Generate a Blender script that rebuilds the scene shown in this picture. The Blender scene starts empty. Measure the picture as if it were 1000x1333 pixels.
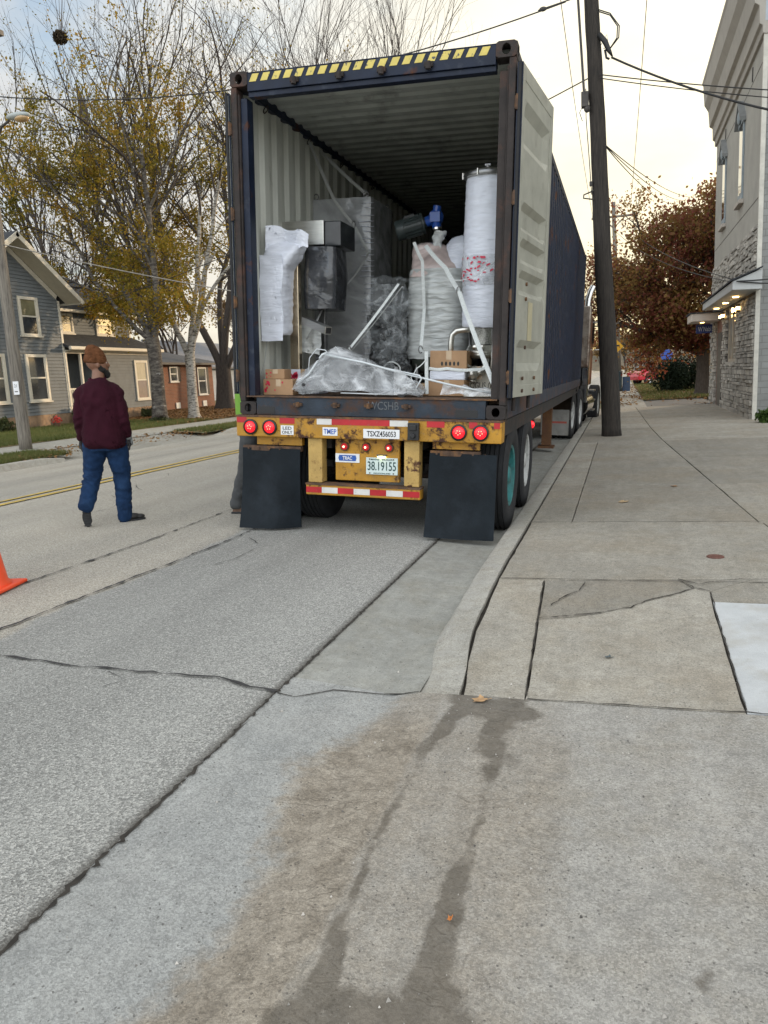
import bpy, bmesh, math, random
import numpy as np
from mathutils import Vector, Matrix, Euler
R = math.radians
rnd = random.Random(7)
S = bpy.context.scene
COL = S.collection

# ---------------------------------------------------------------- camera
cam_d = bpy.data.cameras.new("camera")
cam = bpy.data.objects.new("camera", cam_d); COL.objects.link(cam)
def _cam_axes():
    a, b, f = 310.0, 189.5, 1000.0          # street vanishing point relative to the optical axis
    vz = 290.0
    Y = Vector((a, b, -f)).normalized()
    d = (vz * a + f * f) / b
    Z = -Vector((vz, -d, -f)).normalized()
    X = Y.cross(Z).normalized()
    return X, Y, Z
_X, _Y, _Z = _cam_axes()
M = Matrix((_X, _Y, _Z)).to_4x4()
M.translation = Vector((0, 0, 1.45))
cam.matrix_world = M
cam_d.sensor_fit = 'HORIZONTAL'; cam_d.sensor_width = 36.0; cam_d.lens = 36.0
cam_d.clip_start = 0.05; cam_d.clip_end = 6000
S.camera = cam

# ---------------------------------------------------------------- world, sun, exposure
SUN_AZ, SUN_EL = 37.0, 8.0                   # degrees to the right of the street axis, above the horizon
W = bpy.data.worlds.new("World"); S.world = W; W.use_nodes = True
def world():
    nt = W.node_tree; N = nt.nodes; L = nt.links
    for n in list(N): N.remove(n)
    out = N.new('ShaderNodeOutputWorld'); bg = N.new('ShaderNodeBackground')
    sky = N.new('ShaderNodeTexSky'); sky.sky_type = 'NISHITA'; sky.sun_disc = False
    sky.sun_elevation = R(SUN_EL); sky.sun_rotation = R(SUN_AZ)
    sky.air_density = 1.0; sky.dust_density = 1.5; sky.ozone_density = 1.0
    tc = N.new('ShaderNodeTexCoord')
    nrm = N.new('ShaderNodeVectorMath'); nrm.operation = 'NORMALIZE'
    L.new(tc.outputs['Generated'], nrm.inputs[0])
    sx = N.new('ShaderNodeSeparateXYZ'); L.new(nrm.outputs[0], sx.inputs[0])
    def mth(op, a, b=None, c=None, clamp=False):
        m = N.new('ShaderNodeMath'); m.operation = op; m.use_clamp = clamp
        for i, v in enumerate((a, b, c)):
            if v is None: continue
            if isinstance(v, (int, float)): m.inputs[i].default_value = v
            else: L.new(v, m.inputs[i])
        return m.outputs[0]
    # clouds live on a plane high above: divide by elevation so they flatten toward the horizon
    zc = mth('ADD', mth('MAXIMUM', sx.outputs[2], 0.0), 0.18)
    cv = N.new('ShaderNodeCombineXYZ')
    L.new(mth('DIVIDE', sx.outputs[0], zc), cv.inputs[0]); L.new(mth('DIVIDE', sx.outputs[1], zc), cv.inputs[1])
    n1 = N.new('ShaderNodeTexNoise'); n1.inputs['Scale'].default_value = 1.1; n1.inputs['Detail'].default_value = 9
    n1.inputs['Roughness'].default_value = .58; n1.inputs['Distortion'].default_value = .35
    L.new(cv.outputs[0], n1.inputs['Vector'])
    cr = N.new('ShaderNodeValToRGB'); cr.color_ramp.elements[0].position = .30; cr.color_ramp.elements[1].position = .46
    L.new(n1.outputs['Fac'], cr.inputs[0])
    n2 = N.new('ShaderNodeTexNoise'); n2.inputs['Scale'].default_value = 2.3; n2.inputs['Detail'].default_value = 7
    L.new(cv.outputs[0], n2.inputs['Vector'])
    sh = N.new('ShaderNodeValToRGB'); sh.color_ramp.elements[0].position = .35; sh.color_ramp.elements[1].position = .65
    sh.color_ramp.elements[0].color = (4.1, 4.3, 4.55, 1); sh.color_ramp.elements[1].color = (5.6, 5.65, 5.6, 1)
    L.new(n2.outputs['Fac'], sh.inputs[0])
    mix = N.new('ShaderNodeMixRGB')
    L.new(cr.outputs[0], mix.inputs[0]); 
    # clear sky between the clouds: Nishita lifted
    sc = N.new('ShaderNodeMixRGB'); sc.blend_type = 'MULTIPLY'; sc.inputs[0].default_value = 1
    L.new(sky.outputs[0], sc.inputs[1]); sc.inputs[2].default_value = (2.1, 2.15, 2.25, 1)
    L.new(sc.outputs[0], mix.inputs[1]); L.new(sh.outputs[0], mix.inputs[2])
    # bright veil of cloud lit from behind around the sun
    sd = (math.sin(R(12)) * math.cos(R(14)), math.cos(R(12)) * math.cos(R(14)), math.sin(R(14)))
    dp = N.new('ShaderNodeVectorMath'); dp.operation = 'DOT_PRODUCT'
    L.new(nrm.outputs[0], dp.inputs[0]); dp.inputs[1].default_value = sd
    g = mth('POWER', mth('MAXIMUM', dp.outputs['Value'], 0.0), 9.0)
    gl = N.new('ShaderNodeMixRGB'); gl.blend_type = 'ADD'; L.new(g, gl.inputs[0])
    L.new(mix.outputs[0], gl.inputs[1]); gl.inputs[2].default_value = (5.4, 4.35, 1.9, 1)
    # warm band low over the horizon on the sun's side
    hz = mth('MULTIPLY', mth('POWER', mth('SUBTRACT', 1.0, mth('MAXIMUM', sx.outputs[2], 0.0), None, True), 7.0),
             mth('POWER', mth('MAXIMUM', dp.outputs['Value'], 0.0), 3.0))
    hm = N.new('ShaderNodeMixRGB'); L.new(mth('MULTIPLY', hz, 1.0, None, True), hm.inputs[0])
    L.new(gl.outputs[0], hm.inputs[1]); hm.inputs[2].default_value = (7.8, 6.1, 2.7, 1)
    # unseen sky overhead and behind the camera is multiplied up to raise ambient light
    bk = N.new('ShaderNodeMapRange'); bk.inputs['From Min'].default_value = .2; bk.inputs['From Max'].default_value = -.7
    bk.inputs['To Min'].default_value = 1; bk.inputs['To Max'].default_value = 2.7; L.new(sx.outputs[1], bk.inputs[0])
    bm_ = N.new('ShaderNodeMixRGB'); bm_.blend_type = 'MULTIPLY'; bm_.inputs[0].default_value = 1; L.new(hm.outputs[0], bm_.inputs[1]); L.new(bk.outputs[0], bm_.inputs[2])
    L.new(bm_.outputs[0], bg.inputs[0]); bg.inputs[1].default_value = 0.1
    L.new(bg.outputs[0], out.inputs[0])
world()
sd_ = bpy.data.lights.new("sun", 'SUN'); sun = bpy.data.objects.new("sun", sd_); COL.objects.link(sun)
sd_.energy = 2.0; sd_.angle = R(1.5); sd_.color = (1.0, .74, .48)
_d = Vector((math.sin(R(SUN_AZ)) * math.cos(R(SUN_EL)), math.cos(R(SUN_AZ)) * math.cos(R(SUN_EL)), math.sin(R(SUN_EL))))
sun.rotation_euler = (-_d).to_track_quat('-Z', 'Y').to_euler(); sun.location = (30, 60, 30)
S.view_settings.view_transform = 'Standard'; S.view_settings.look = 'None'
S.view_settings.exposure = 0.68; S.view_settings.gamma = 1.0; S.view_settings.use_curve_mapping = False

# ---------------------------------------------------------------- helpers
class MB:
    def __init__(s): s.v = []; s.f = []; s.mi = []; s.cur = 0
    def add(s, vs, fs):
        o = len(s.v); s.v.extend(tuple(v) for v in vs)
        for f in fs: s.f.append(tuple(i + o for i in f)); s.mi.append(s.cur)
        return s
    def box(s, x0, x1, y0, y1, z0, z1, M=None):
        vs = [Vector(p) for p in ((x0,y0,z0),(x1,y0,z0),(x1,y1,z0),(x0,y1,z0),(x0,y0,z1),(x1,y0,z1),(x1,y1,z1),(x0,y1,z1))]
        if M is not None: vs = [M @ v for v in vs]
        return s.add(vs, [(0,3,2,1),(4,5,6,7),(0,1,5,4),(1,2,6,5),(2,3,7,6),(3,0,4,7)])
    def tube(s, pts, r, n=8, cap=True, flat=None):
        P = [Vector(p) for p in pts]; k = len(P)
        rr = r if hasattr(r, '__len__') else [r] * k
        t = (P[1] - P[0]).normalized()
        u = t.orthogonal().normalized() if flat is None else (Vector(flat) - t * Vector(flat).dot(t)).normalized()
        vs = []
        for i in range(k):
            if i == 0: t = P[1] - P[0]
            elif i == k - 1: t = P[-1] - P[-2]
            else: t = (P[i+1] - P[i]).normalized() + (P[i] - P[i-1]).normalized()
            t.normalize(); u = (u - t * u.dot(t)).normalized(); w = t.cross(u)
            for j in range(n):
                a = 2 * math.pi * j / n
                ri = rr[i]
                ra, rb = (ri if hasattr(ri, '__len__') else (ri, ri))
                vs.append(P[i] + u * (math.cos(a) * ra) + w * (math.sin(a) * rb))
        fs = [(i*n+j, i*n+(j+1)%n, (i+1)*n+(j+1)%n, (i+1)*n+j) for i in range(k-1) for j in range(n)]
        if cap: fs += [tuple(range(n))[::-1], tuple((k-1)*n + j for j in range(n))]
        return s.add(vs, fs)
    def cyl(s, a, b, r0, r1=None, n=16, cap=True): return s.tube([a, b], [r0, r0 if r1 is None else r1], n, cap)
    def lathe(s, prof, n=24, M=None, closed=False):      # profile of (r, h) turned round local Z
        vs = []
        for r, h in prof:
            for j in range(n):
                a = 2 * math.pi * j / n; v = Vector((r * math.cos(a), r * math.sin(a), h)); vs.append(M @ v if M is not None else v)
        k = len(prof)
        fs = [(i*n+j, i*n+(j+1)%n, ((i+1)%k)*n+(j+1)%n, ((i+1)%k)*n+j) for i in range(k if closed else k-1) for j in range(n)]
        return s.add(vs, fs)
    def prism(s, poly, d, M=None):                        # polygon [(a,b)] in local XY, extruded d along Z
        n = len(poly); vs = [Vector((a, b, 0)) for a, b in poly] + [Vector((a, b, d)) for a, b in poly]
        if M is not None: vs = [M @ v for v in vs]
        return s.add(vs, [tuple(range(n))[::-1], tuple(range(n, 2*n))] + [(i, (i+1)%n, n+(i+1)%n, n+i) for i in range(n)])
    def ell(s, c, r, M=None, nu=16, nv=10):
        prof = [(math.sin(math.pi * i / nv), -math.cos(math.pi * i / nv)) for i in range(nv + 1)]
        vs = []
        for a, h in prof:
            for j in range(nu):
                t = 2 * math.pi * j / nu; v = Vector((a * math.cos(t) * r[0], a * math.sin(t) * r[1], h * r[2]))
                if M is not None: v = M @ v
                vs.append(v + Vector(c))
        fs = [(i*nu+j, i*nu+(j+1)%nu, (i+1)*nu+(j+1)%nu, (i+1)*nu+j) for i in range(nv) for j in range(nu)]
        return s.add(vs, fs)
    def build(s, name, mat, parent=None, loc=None, smooth=False, bevel=0, rot=None, merge=False):
        me = bpy.data.meshes.new(name); me.from_pydata(s.v, [], s.f)
        ms = mat if isinstance(mat, (list, tuple)) else [mat]
        for m in ms: me.materials.append(m)
        if len(ms) > 1: me.polygons.foreach_set('material_index', s.mi)
        if smooth: me.polygons.foreach_set('use_smooth', [True] * len(me.polygons))
        me.update()
        bm = bmesh.new(); bm.from_mesh(me)
        if merge: bmesh.ops.remove_doubles(bm, verts=bm.verts, dist=1e-5)
        bmesh.ops.recalc_face_normals(bm, faces=bm.faces) if len(bm.faces) < 60000 and merge else None
        bm.to_mesh(me); bm.free()
        o = bpy.data.objects.new(name, me); COL.objects.link(o)
        if parent is not None: o.parent = parent
        if loc is not None: o.location = loc
        if rot is not None: o.rotation_euler = rot
        if bevel:
            b = o.modifiers.new("bevel", 'BEVEL'); b.width = bevel; b.segments = 2; b.limit_method = 'ANGLE'; b.angle_limit = R(40)
        return o
def autosmooth(o, ang=40):
    me = o.data
    me.polygons.foreach_set('use_smooth', [True] * len(me.polygons))
    bm = bmesh.new(); bm.from_mesh(me)
    for e in bm.edges:
        e.smooth = not (len(e.link_faces) == 2 and e.calc_face_angle(0) > R(ang))
    bm.to_mesh(me); bm.free(); return o
def tag(o, label=None, cat=None, group=None, kind=None):
    if label: o['label'] = label
    if cat: o['category'] = cat
    if group: o['group'] = group
    if kind: o['kind'] = kind
    return o
def thing(name, label, cat, loc=(0,0,0), rot=(0,0,0), group=None):
    o = bpy.data.objects.new(name, None); COL.objects.link(o); o.location = loc; o.rotation_euler = rot
    o.empty_display_size = .2
    return tag(o, label, cat, group)
def copy_tree(o, parent=None):
    c = o.copy(); COL.objects.link(c)
    if parent is not None: c.parent = parent
    for ch in [x for x in COL.objects if x.parent == o and x is not c]: copy_tree(ch, c)
    return c

# ---------------------------------------------------------------- materials
MATS = {}
def nodes(name):
    m = bpy.data.materials.new(name); m.use_nodes = True; nt = m.node_tree
    b = nt.nodes['Principled BSDF']; return m, nt, nt.nodes, nt.links, b
def N_(nt, t, **kw):
    n = nt.nodes.new(t)
    for k, v in kw.items():
        if k in n.inputs: n.inputs[k].default_value = v
        else: setattr(n, k, v)
    return n
def c4(c): return (c[0], c[1], c[2], 1)
def pm(name, col, rough=.6, metal=0, var=.15, scale=6, bump=.0, bscale=60, spec=.5, patch=None, patch2=None, stretch=None,
       emit=None, island=0, coat=0):
    if name in MATS: return MATS[name]
    m, nt, N, L, b = nodes(name)
    tc = N_(nt, 'ShaderNodeTexCoord'); vec = tc.outputs['Object']
    if stretch:
        mp = N_(nt, 'ShaderNodeMapping'); mp.inputs['Scale'].default_value = stretch; L.new(vec, mp.inputs[0]); svec = mp.outputs[0]
    else: svec = vec
    n = N_(nt, 'ShaderNodeTexNoise', Scale=scale, Detail=6.0, Roughness=.6); L.new(svec, n.inputs['Vector'])
    cr = N_(nt, 'ShaderNodeValToRGB'); cr.color_ramp.elements[0].position = .3; cr.color_ramp.elements[1].position = .7
    cr.color_ramp.elements[0].color = c4([c * (1 - var) for c in col]); cr.color_ramp.elements[1].color = c4([min(1, c * (1 + var)) for c in col])
    L.new(n.outputs['Fac'], cr.inputs[0]); color = cr.outputs[0]
    rsock = None
    if island:
        g = N_(nt, 'ShaderNodeNewGeometry'); mr = N_(nt, 'ShaderNodeMapRange'); mr.inputs['To Min'].default_value = 1 - island; mr.inputs['To Max'].default_value = 1 + island
        L.new(g.outputs['Random Per Island'], mr.inputs[0])
        mm = N_(nt, 'ShaderNodeMixRGB', blend_type='MULTIPLY'); mm.inputs[0].default_value = 1
        L.new(color, mm.inputs[1]); L.new(mr.outputs[0], mm.inputs[2]); color = mm.outputs[0]
    for k, p in enumerate((patch, patch2)):
        if not p: continue
        pc, ps, lo, hi = p[:4]
        pn = N_(nt, 'ShaderNodeTexNoise', Scale=ps, Detail=8.0, Roughness=.65)
        mp = N_(nt, 'ShaderNodeMapping'); mp.inputs['Location'].default_value = (3.1 * (k + 1), 1.7, 5.3 * k)
        L.new(svec, mp.inputs[0]); L.new(mp.outputs[0], pn.inputs['Vector'])
        pr = N_(nt, 'ShaderNodeMapRange'); pr.inputs['From Min'].default_value = lo; pr.inputs['From Max'].default_value = hi; pr.clamp = True
        L.new(pn.outputs['Fac'], pr.inputs[0])
        mm = N_(nt, 'ShaderNodeMixRGB'); L.new(pr.outputs[0], mm.inputs[0]); L.new(color, mm.inputs[1]); mm.inputs[2].default_value = c4(pc)
        color = mm.outputs[0]
        if k == 0 and len(p) > 4:
            rr = N_(nt, 'ShaderNodeMapRange'); rr.inputs['To Min'].default_value = rough; rr.inputs['To Max'].default_value = p[4]
            L.new(pr.outputs[0], rr.inputs[0]); rsock = rr.outputs[0]
    L.new(color, b.inputs['Base Color'])
    b.inputs['Roughness'].default_value = rough
    if rsock: L.new(rsock, b.inputs['Roughness'])
    b.inputs['Metallic'].default_value = metal
    b.inputs['Specular IOR Level'].default_value = spec
    if coat: b.inputs['Coat Weight'].default_value = coat
    if bump:
        bn = N_(nt, 'ShaderNodeTexNoise', Scale=bscale, Detail=5.0); L.new(svec, bn.inputs['Vector'])
        bp = N_(nt, 'ShaderNodeBump', Strength=min(1, bump), Distance=.01 if bump <= 1 else .01 * bump); L.new(bn.outputs['Fac'], bp.inputs['Height']); L.new(bp.outputs[0], b.inputs['Normal'])
    if emit:
        b.inputs['Emission Color'].default_value = c4(emit[0]); b.inputs['Emission Strength'].default_value = emit[1]
    MATS[name] = m; return m

RUST = (.09, .035, .015)
m_blue = pm('container_blue', (.006, .012, .030), .5, var=.3, spec=.3, patch=(RUST, 3.2, .60, .68, .85), patch2=((.05, .06, .08), 9, .55, .8))
m_bluesill = pm('container_sill_paint', (.018, .028, .042), .7, var=.4, patch=((.07, .035, .02), 5, .48, .62, .9), patch2=((.10, .10, .10), 16, .62, .8), bump=.3)
m_darkfr = pm('container_frame_brown', (.028, .022, .020), .8, var=.4, patch=((.075, .036, .024), 5, .53, .68), bump=.3)
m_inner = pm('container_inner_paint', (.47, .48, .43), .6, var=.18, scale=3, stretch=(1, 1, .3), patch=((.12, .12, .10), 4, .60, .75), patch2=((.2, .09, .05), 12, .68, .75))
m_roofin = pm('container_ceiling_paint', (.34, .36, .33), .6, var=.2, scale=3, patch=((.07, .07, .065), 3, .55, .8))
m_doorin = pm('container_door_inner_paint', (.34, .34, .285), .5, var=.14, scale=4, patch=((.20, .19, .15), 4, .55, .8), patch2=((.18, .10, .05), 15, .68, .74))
m_gasket = pm('door_gasket_rubber', (.01, .011, .013), .7)
m_wood = pm('container_floor_plywood', (.10, .06, .035), .8, var=.4, scale=4, stretch=(6, .6, 6))
m_yel = pm('chassis_yellow_paint', (.40, .20, .014), .55, var=.22, scale=5, patch=((.055, .022, .012), 7, .545, .62, .9), patch2=((.26, .16, .05), 18, .56, .75), bump=.35, bscale=80)
m_yel2 = pm('chassis_cream_yellow_paint', (.46, .30, .09), .6, var=.2, scale=5, patch=((.07, .028, .015), 8, .56, .62, .9), patch2=((.30, .18, .05), 20, .55, .75), bump=.35, bscale=80)
m_rust = pm('rusty_brown_steel', (.085, .05, .032), .85, var=.5, scale=14, patch=((.19, .09, .03), 12, .5, .65), bump=.5)
m_chdark = pm('chassis_dark_steel', (.022, .020, .019), .8, var=.5, scale=9, patch=((.06, .03, .018), 6, .5, .7))
m_flap = pm('rubber_flap', (.011, .015, .019), .55, var=.25, scale=3, patch=((.022, .029, .037), 4, .5, .85), bump=.1, spec=.12)
m_tyre = pm('tyre_rubber', (.014, .015, .017), .8, var=.35, scale=12, bump=.2)
m_teal = pm('teal_rim_paint', (.03, .17, .17), .55, var=.3, patch=((.03, .025, .02), 9, .5, .75))
m_wrim = pm('white_rim_paint', (.42, .43, .42), .5, var=.2, patch=((.08, .07, .06), 9, .52, .75))
m_black = pm('black_plastic', (.012, .012, .013), .45)
m_tapeR = pm('red_reflector_tape', (.42, .012, .018), .35, var=.2, patch=((.20, .10, .08), 20, .60, .72))
m_tapeW = pm('white_reflector_tape', (.62, .61, .58), .35, var=.1, patch=((.25, .2, .16), 20, .60, .72))
m_label = pm('white_label', (.72, .73, .74), .4, var=.05, scale=20, patch=((.4, .38, .34), 25, .66, .78))
m_ink = pm('black_ink', (.012, .012, .012), .5, var=0)
m_inkb = pm('blue_ink', (.03, .10, .42), .5, var=0)
m_plate = pm('plate_blue_white', (.58, .68, .66), .35, var=.04)
m_inkg = pm('dark_green_ink', (.01, .05, .045), .5, var=0)
m_stripe = pm('hazard_yellow_paint', (.62, .50, .12), .5, var=.15, patch=((.03, .04, .06), 25, .60, .68))
m_steel = pm('brushed_stainless', (.55, .54, .50), .28, 1, var=.12, scale=5, stretch=(1, 1, 14), bump=.05)
m_steeld = pm('dark_stainless', (.22, .22, .22), .35, 1, var=.2, scale=5)
m_card = pm('cardboard', (.36, .22, .12), .8, var=.12, scale=8, patch=((.5, .36, .24), 6, .62, .8), bump=.1)
m_strap = pm('pale_lashing_strap', (.60, .63, .62), .6, var=.12, scale=60)
m_strapg = pm('grey_lashing_strap', (.30, .31, .30), .6, var=.12, scale=60)
m_redprint = pm('red_print', (.55, .02, .06), .45, var=.2, scale=40)
def lamp(name, c, s, back=None):
    return pm(name, c, .25, var=.1, emit=(c if back is None else back, s), coat=.3)
m_tail = lamp('tail_lamp_red_lens', (.5, .006, .01), .95, (1, .012, .022))
m_tailhot = lamp('tail_lamp_hot_spot', (1, .25, .12), 3, (1, .16, .10))
m_markdim = lamp('marker_lens_dim', (.22, .01, .015), .25, (1, .02, .03))
def film(name, base, opac=.45, rough=.22, scale=9, strength=.9, dist=.03, stretch=(1, 1, 2.5), var=.25, fine=40):
    """plastic wrap: creased glossy film, partly clear"""
    if name in MATS: return MATS[name]
    m, nt, N, L, b = nodes(name)
    tc = N_(nt, 'ShaderNodeTexCoord'); mp = N_(nt, 'ShaderNodeMapping'); mp.inputs['Scale'].default_value = stretch
    L.new(tc.outputs['Object'], mp.inputs[0])
    n1 = N_(nt, 'ShaderNodeTexNoise', Scale=scale, Detail=4.0, Distortion=1.2); L.new(mp.outputs[0], n1.inputs['Vector'])
    n2 = N_(nt, 'ShaderNodeTexVoronoi', Scale=scale * 1.6); n2.feature = 'DISTANCE_TO_EDGE'
    w = N_(nt, 'ShaderNodeMixRGB'); w.inputs[0].default_value = .25; L.new(mp.outputs[0], w.inputs[1]); L.new(n1.outputs['Color'], w.inputs[2]); L.new(w.outputs[0], n2.inputs['Vector'])
    n3 = N_(nt, 'ShaderNodeTexNoise', Scale=fine, Detail=3.0); L.new(mp.outputs[0], n3.inputs['Vector'])
    a1 = N_(nt, 'ShaderNodeMath', operation='ADD'); L.new(n1.outputs['Fac'], a1.inputs[0]); L.new(n2.outputs['Distance'], a1.inputs[1])
    a2 = N_(nt, 'ShaderNodeMath', operation='MULTIPLY_ADD'); L.new(n3.outputs['Fac'], a2.inputs[0]); a2.inputs[1].default_value = .3; L.new(a1.outputs[0], a2.inputs[2])
    bp = N_(nt, 'ShaderNodeBump', Strength=strength, Distance=dist); L.new(a2.outputs[0], bp.inputs['Height'])
    cr = N_(nt, 'ShaderNodeValToRGB'); cr.color_ramp.elements[0].position = .35; cr.color_ramp.elements[1].position = .65
    cr.color_ramp.elements[0].color = c4([c * (1 - var) for c in base]); cr.color_ramp.elements[1].color = c4([min(1, c * (1 + var)) for c in base])
    L.new(n1.outputs['Fac'], cr.inputs[0]); L.new(cr.outputs[0], b.inputs['Base Color'])
    b.inputs['Roughness'].default_value = rough; L.new(bp.outputs[0], b.inputs['Normal']); b.inputs['Coat Weight'].default_value = .4; b.inputs['Coat Roughness'].default_value = .12
    L.new(bp.outputs[0], b.inputs['Coat Normal'])
    if opac < 1:
        tr = N_(nt, 'ShaderNodeBsdfTransparent'); mx = N_(nt, 'ShaderNodeMixShader')
        om = N_(nt, 'ShaderNodeMapRange'); om.inputs['From Min'].default_value = .0; om.inputs['From Max'].default_value = .12
        om.inputs['To Min'].default_value = min(1, opac + .35); om.inputs['To Max'].default_value = opac; om.clamp = True
        L.new(n2.outputs['Distance'], om.inputs[0]); L.new(om.outputs[0], mx.inputs[0])
        L.new(tr.outputs[0], mx.inputs[1]); L.new(b.outputs[0], mx.inputs[2]); L.new(mx.outputs[0], N['Material Output'].inputs[0])
    MATS[name] = m; return m
m_wrapw = film('white_foam_wrap', (.66, .69, .77), 1, .45, 4, .45, .012, (1, 1, 5), .06, 20)
m_wrapg = film('grey_stretch_wrap', (.30, .31, .315), 1, .22, 2.2, .6, .02, (1, 1, 1.6), .3, 9)
m_wrapl = film('layered_stretch_wrap', (.46, .48, .47), 1, .22, 3, .6, .015, (1, 1, 5), .2, 14)
m_wrapp = film('pinkish_stretch_wrap', (.50, .41, .385), 1, .28, 3, .6, .015, (1, 1, 2), .25, 14)
m_clear = film('clear_film', (.56, .58, .60), .30, .10, 4, .8, .035, (.7, 1, 1), .5, 12)
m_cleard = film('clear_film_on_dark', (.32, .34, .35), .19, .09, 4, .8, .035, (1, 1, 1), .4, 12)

# text laid flat in the local XZ plane facing -Y, fitted to w x h
def text(name, s, w, h, mat, parent, loc, rot=(0,0,0), depth=.0008, bold=0.0):
    cu = bpy.data.curves.new(name, 'FONT'); cu.body = s; cu.extrude = depth; cu.offset = bold; cu.resolution_u = 3
    to = bpy.data.objects.new(name, cu); COL.objects.link(to)
    bpy.context.view_layer.update()
    me = bpy.data.meshes.new_from_object(to.evaluated_get(bpy.context.evaluated_depsgraph_get()))
    bpy.data.objects.remove(to); bpy.data.curves.remove(cu)
    co = np.empty(len(me.vertices) * 3, np.float32); me.vertices.foreach_get('co', co); co = co.reshape(-1, 3)
    mn, mx = co.min(0), co.max(0)
    x = (co[:, 0] - (mn[0] + mx[0]) / 2) * w / (mx[0] - mn[0]); z = (co[:, 1] - (mn[1] + mx[1]) / 2) * h / (mx[1] - mn[1])
    n = np.stack([x, -co[:, 2], z], 1).astype(np.float32); me.vertices.foreach_set('co', n.ravel()); me.update()
    me.materials.clear(); me.materials.append(mat); me.name = name
    o = bpy.data.objects.new(name, me); COL.objects.link(o); o.parent = parent; o.location = loc; o.rotation_euler = rot
    return o

# ================================================================ THE GROUND
def smooth01(t): t = np.clip(t, 0, 1); return t * t * (3 - 2 * t)
_h = np.random.RandomState(3).rand(256, 256)
def vnoise(x, y):
    xi = np.floor(x).astype(int); yi = np.floor(y).astype(int); fx = x - xi; fy = y - yi
    fx = fx * fx * (3 - 2 * fx); fy = fy * fy * (3 - 2 * fy)
    g = lambda a, b: _h[a % 256, b % 256]
    return (g(xi, yi) * (1 - fx) + g(xi + 1, yi) * fx) * (1 - fy) + (g(xi, yi + 1) * (1 - fx) + g(xi + 1, yi + 1) * fx) * fy
def fbm(x, y, o=5):
    s = 0; a = .5; t = 0
    for i in range(o): s = s + a * vnoise(x * 2 ** i + 17 * i, y * 2 ** i + 31 * i); t += a; a *= .55
    return s / t
def curb_h(y): return .112 * smooth01((np.asarray(y, float) - 3.2) / 2.1)
RX = [-60, -19, -14.1, -12.7, -11.5, -11.2, -10.6, -7.2, -5, -3.35, -1.53, -1.02, -.9, 0, 3, 40]
RZ = [.6, .36, .27, .22, .18, .06, .06, .17, .15, .115, .03, -.02, .0, .005, .03, .1]
def H(x, y):
    x = np.asarray(x, float); y = np.asarray(y, float)
    z = np.interp(x, RX, RZ)
    return z + np.where(x > -.93, curb_h(y), 0)
def Hs(x, y): return float(H(x, y))

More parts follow.
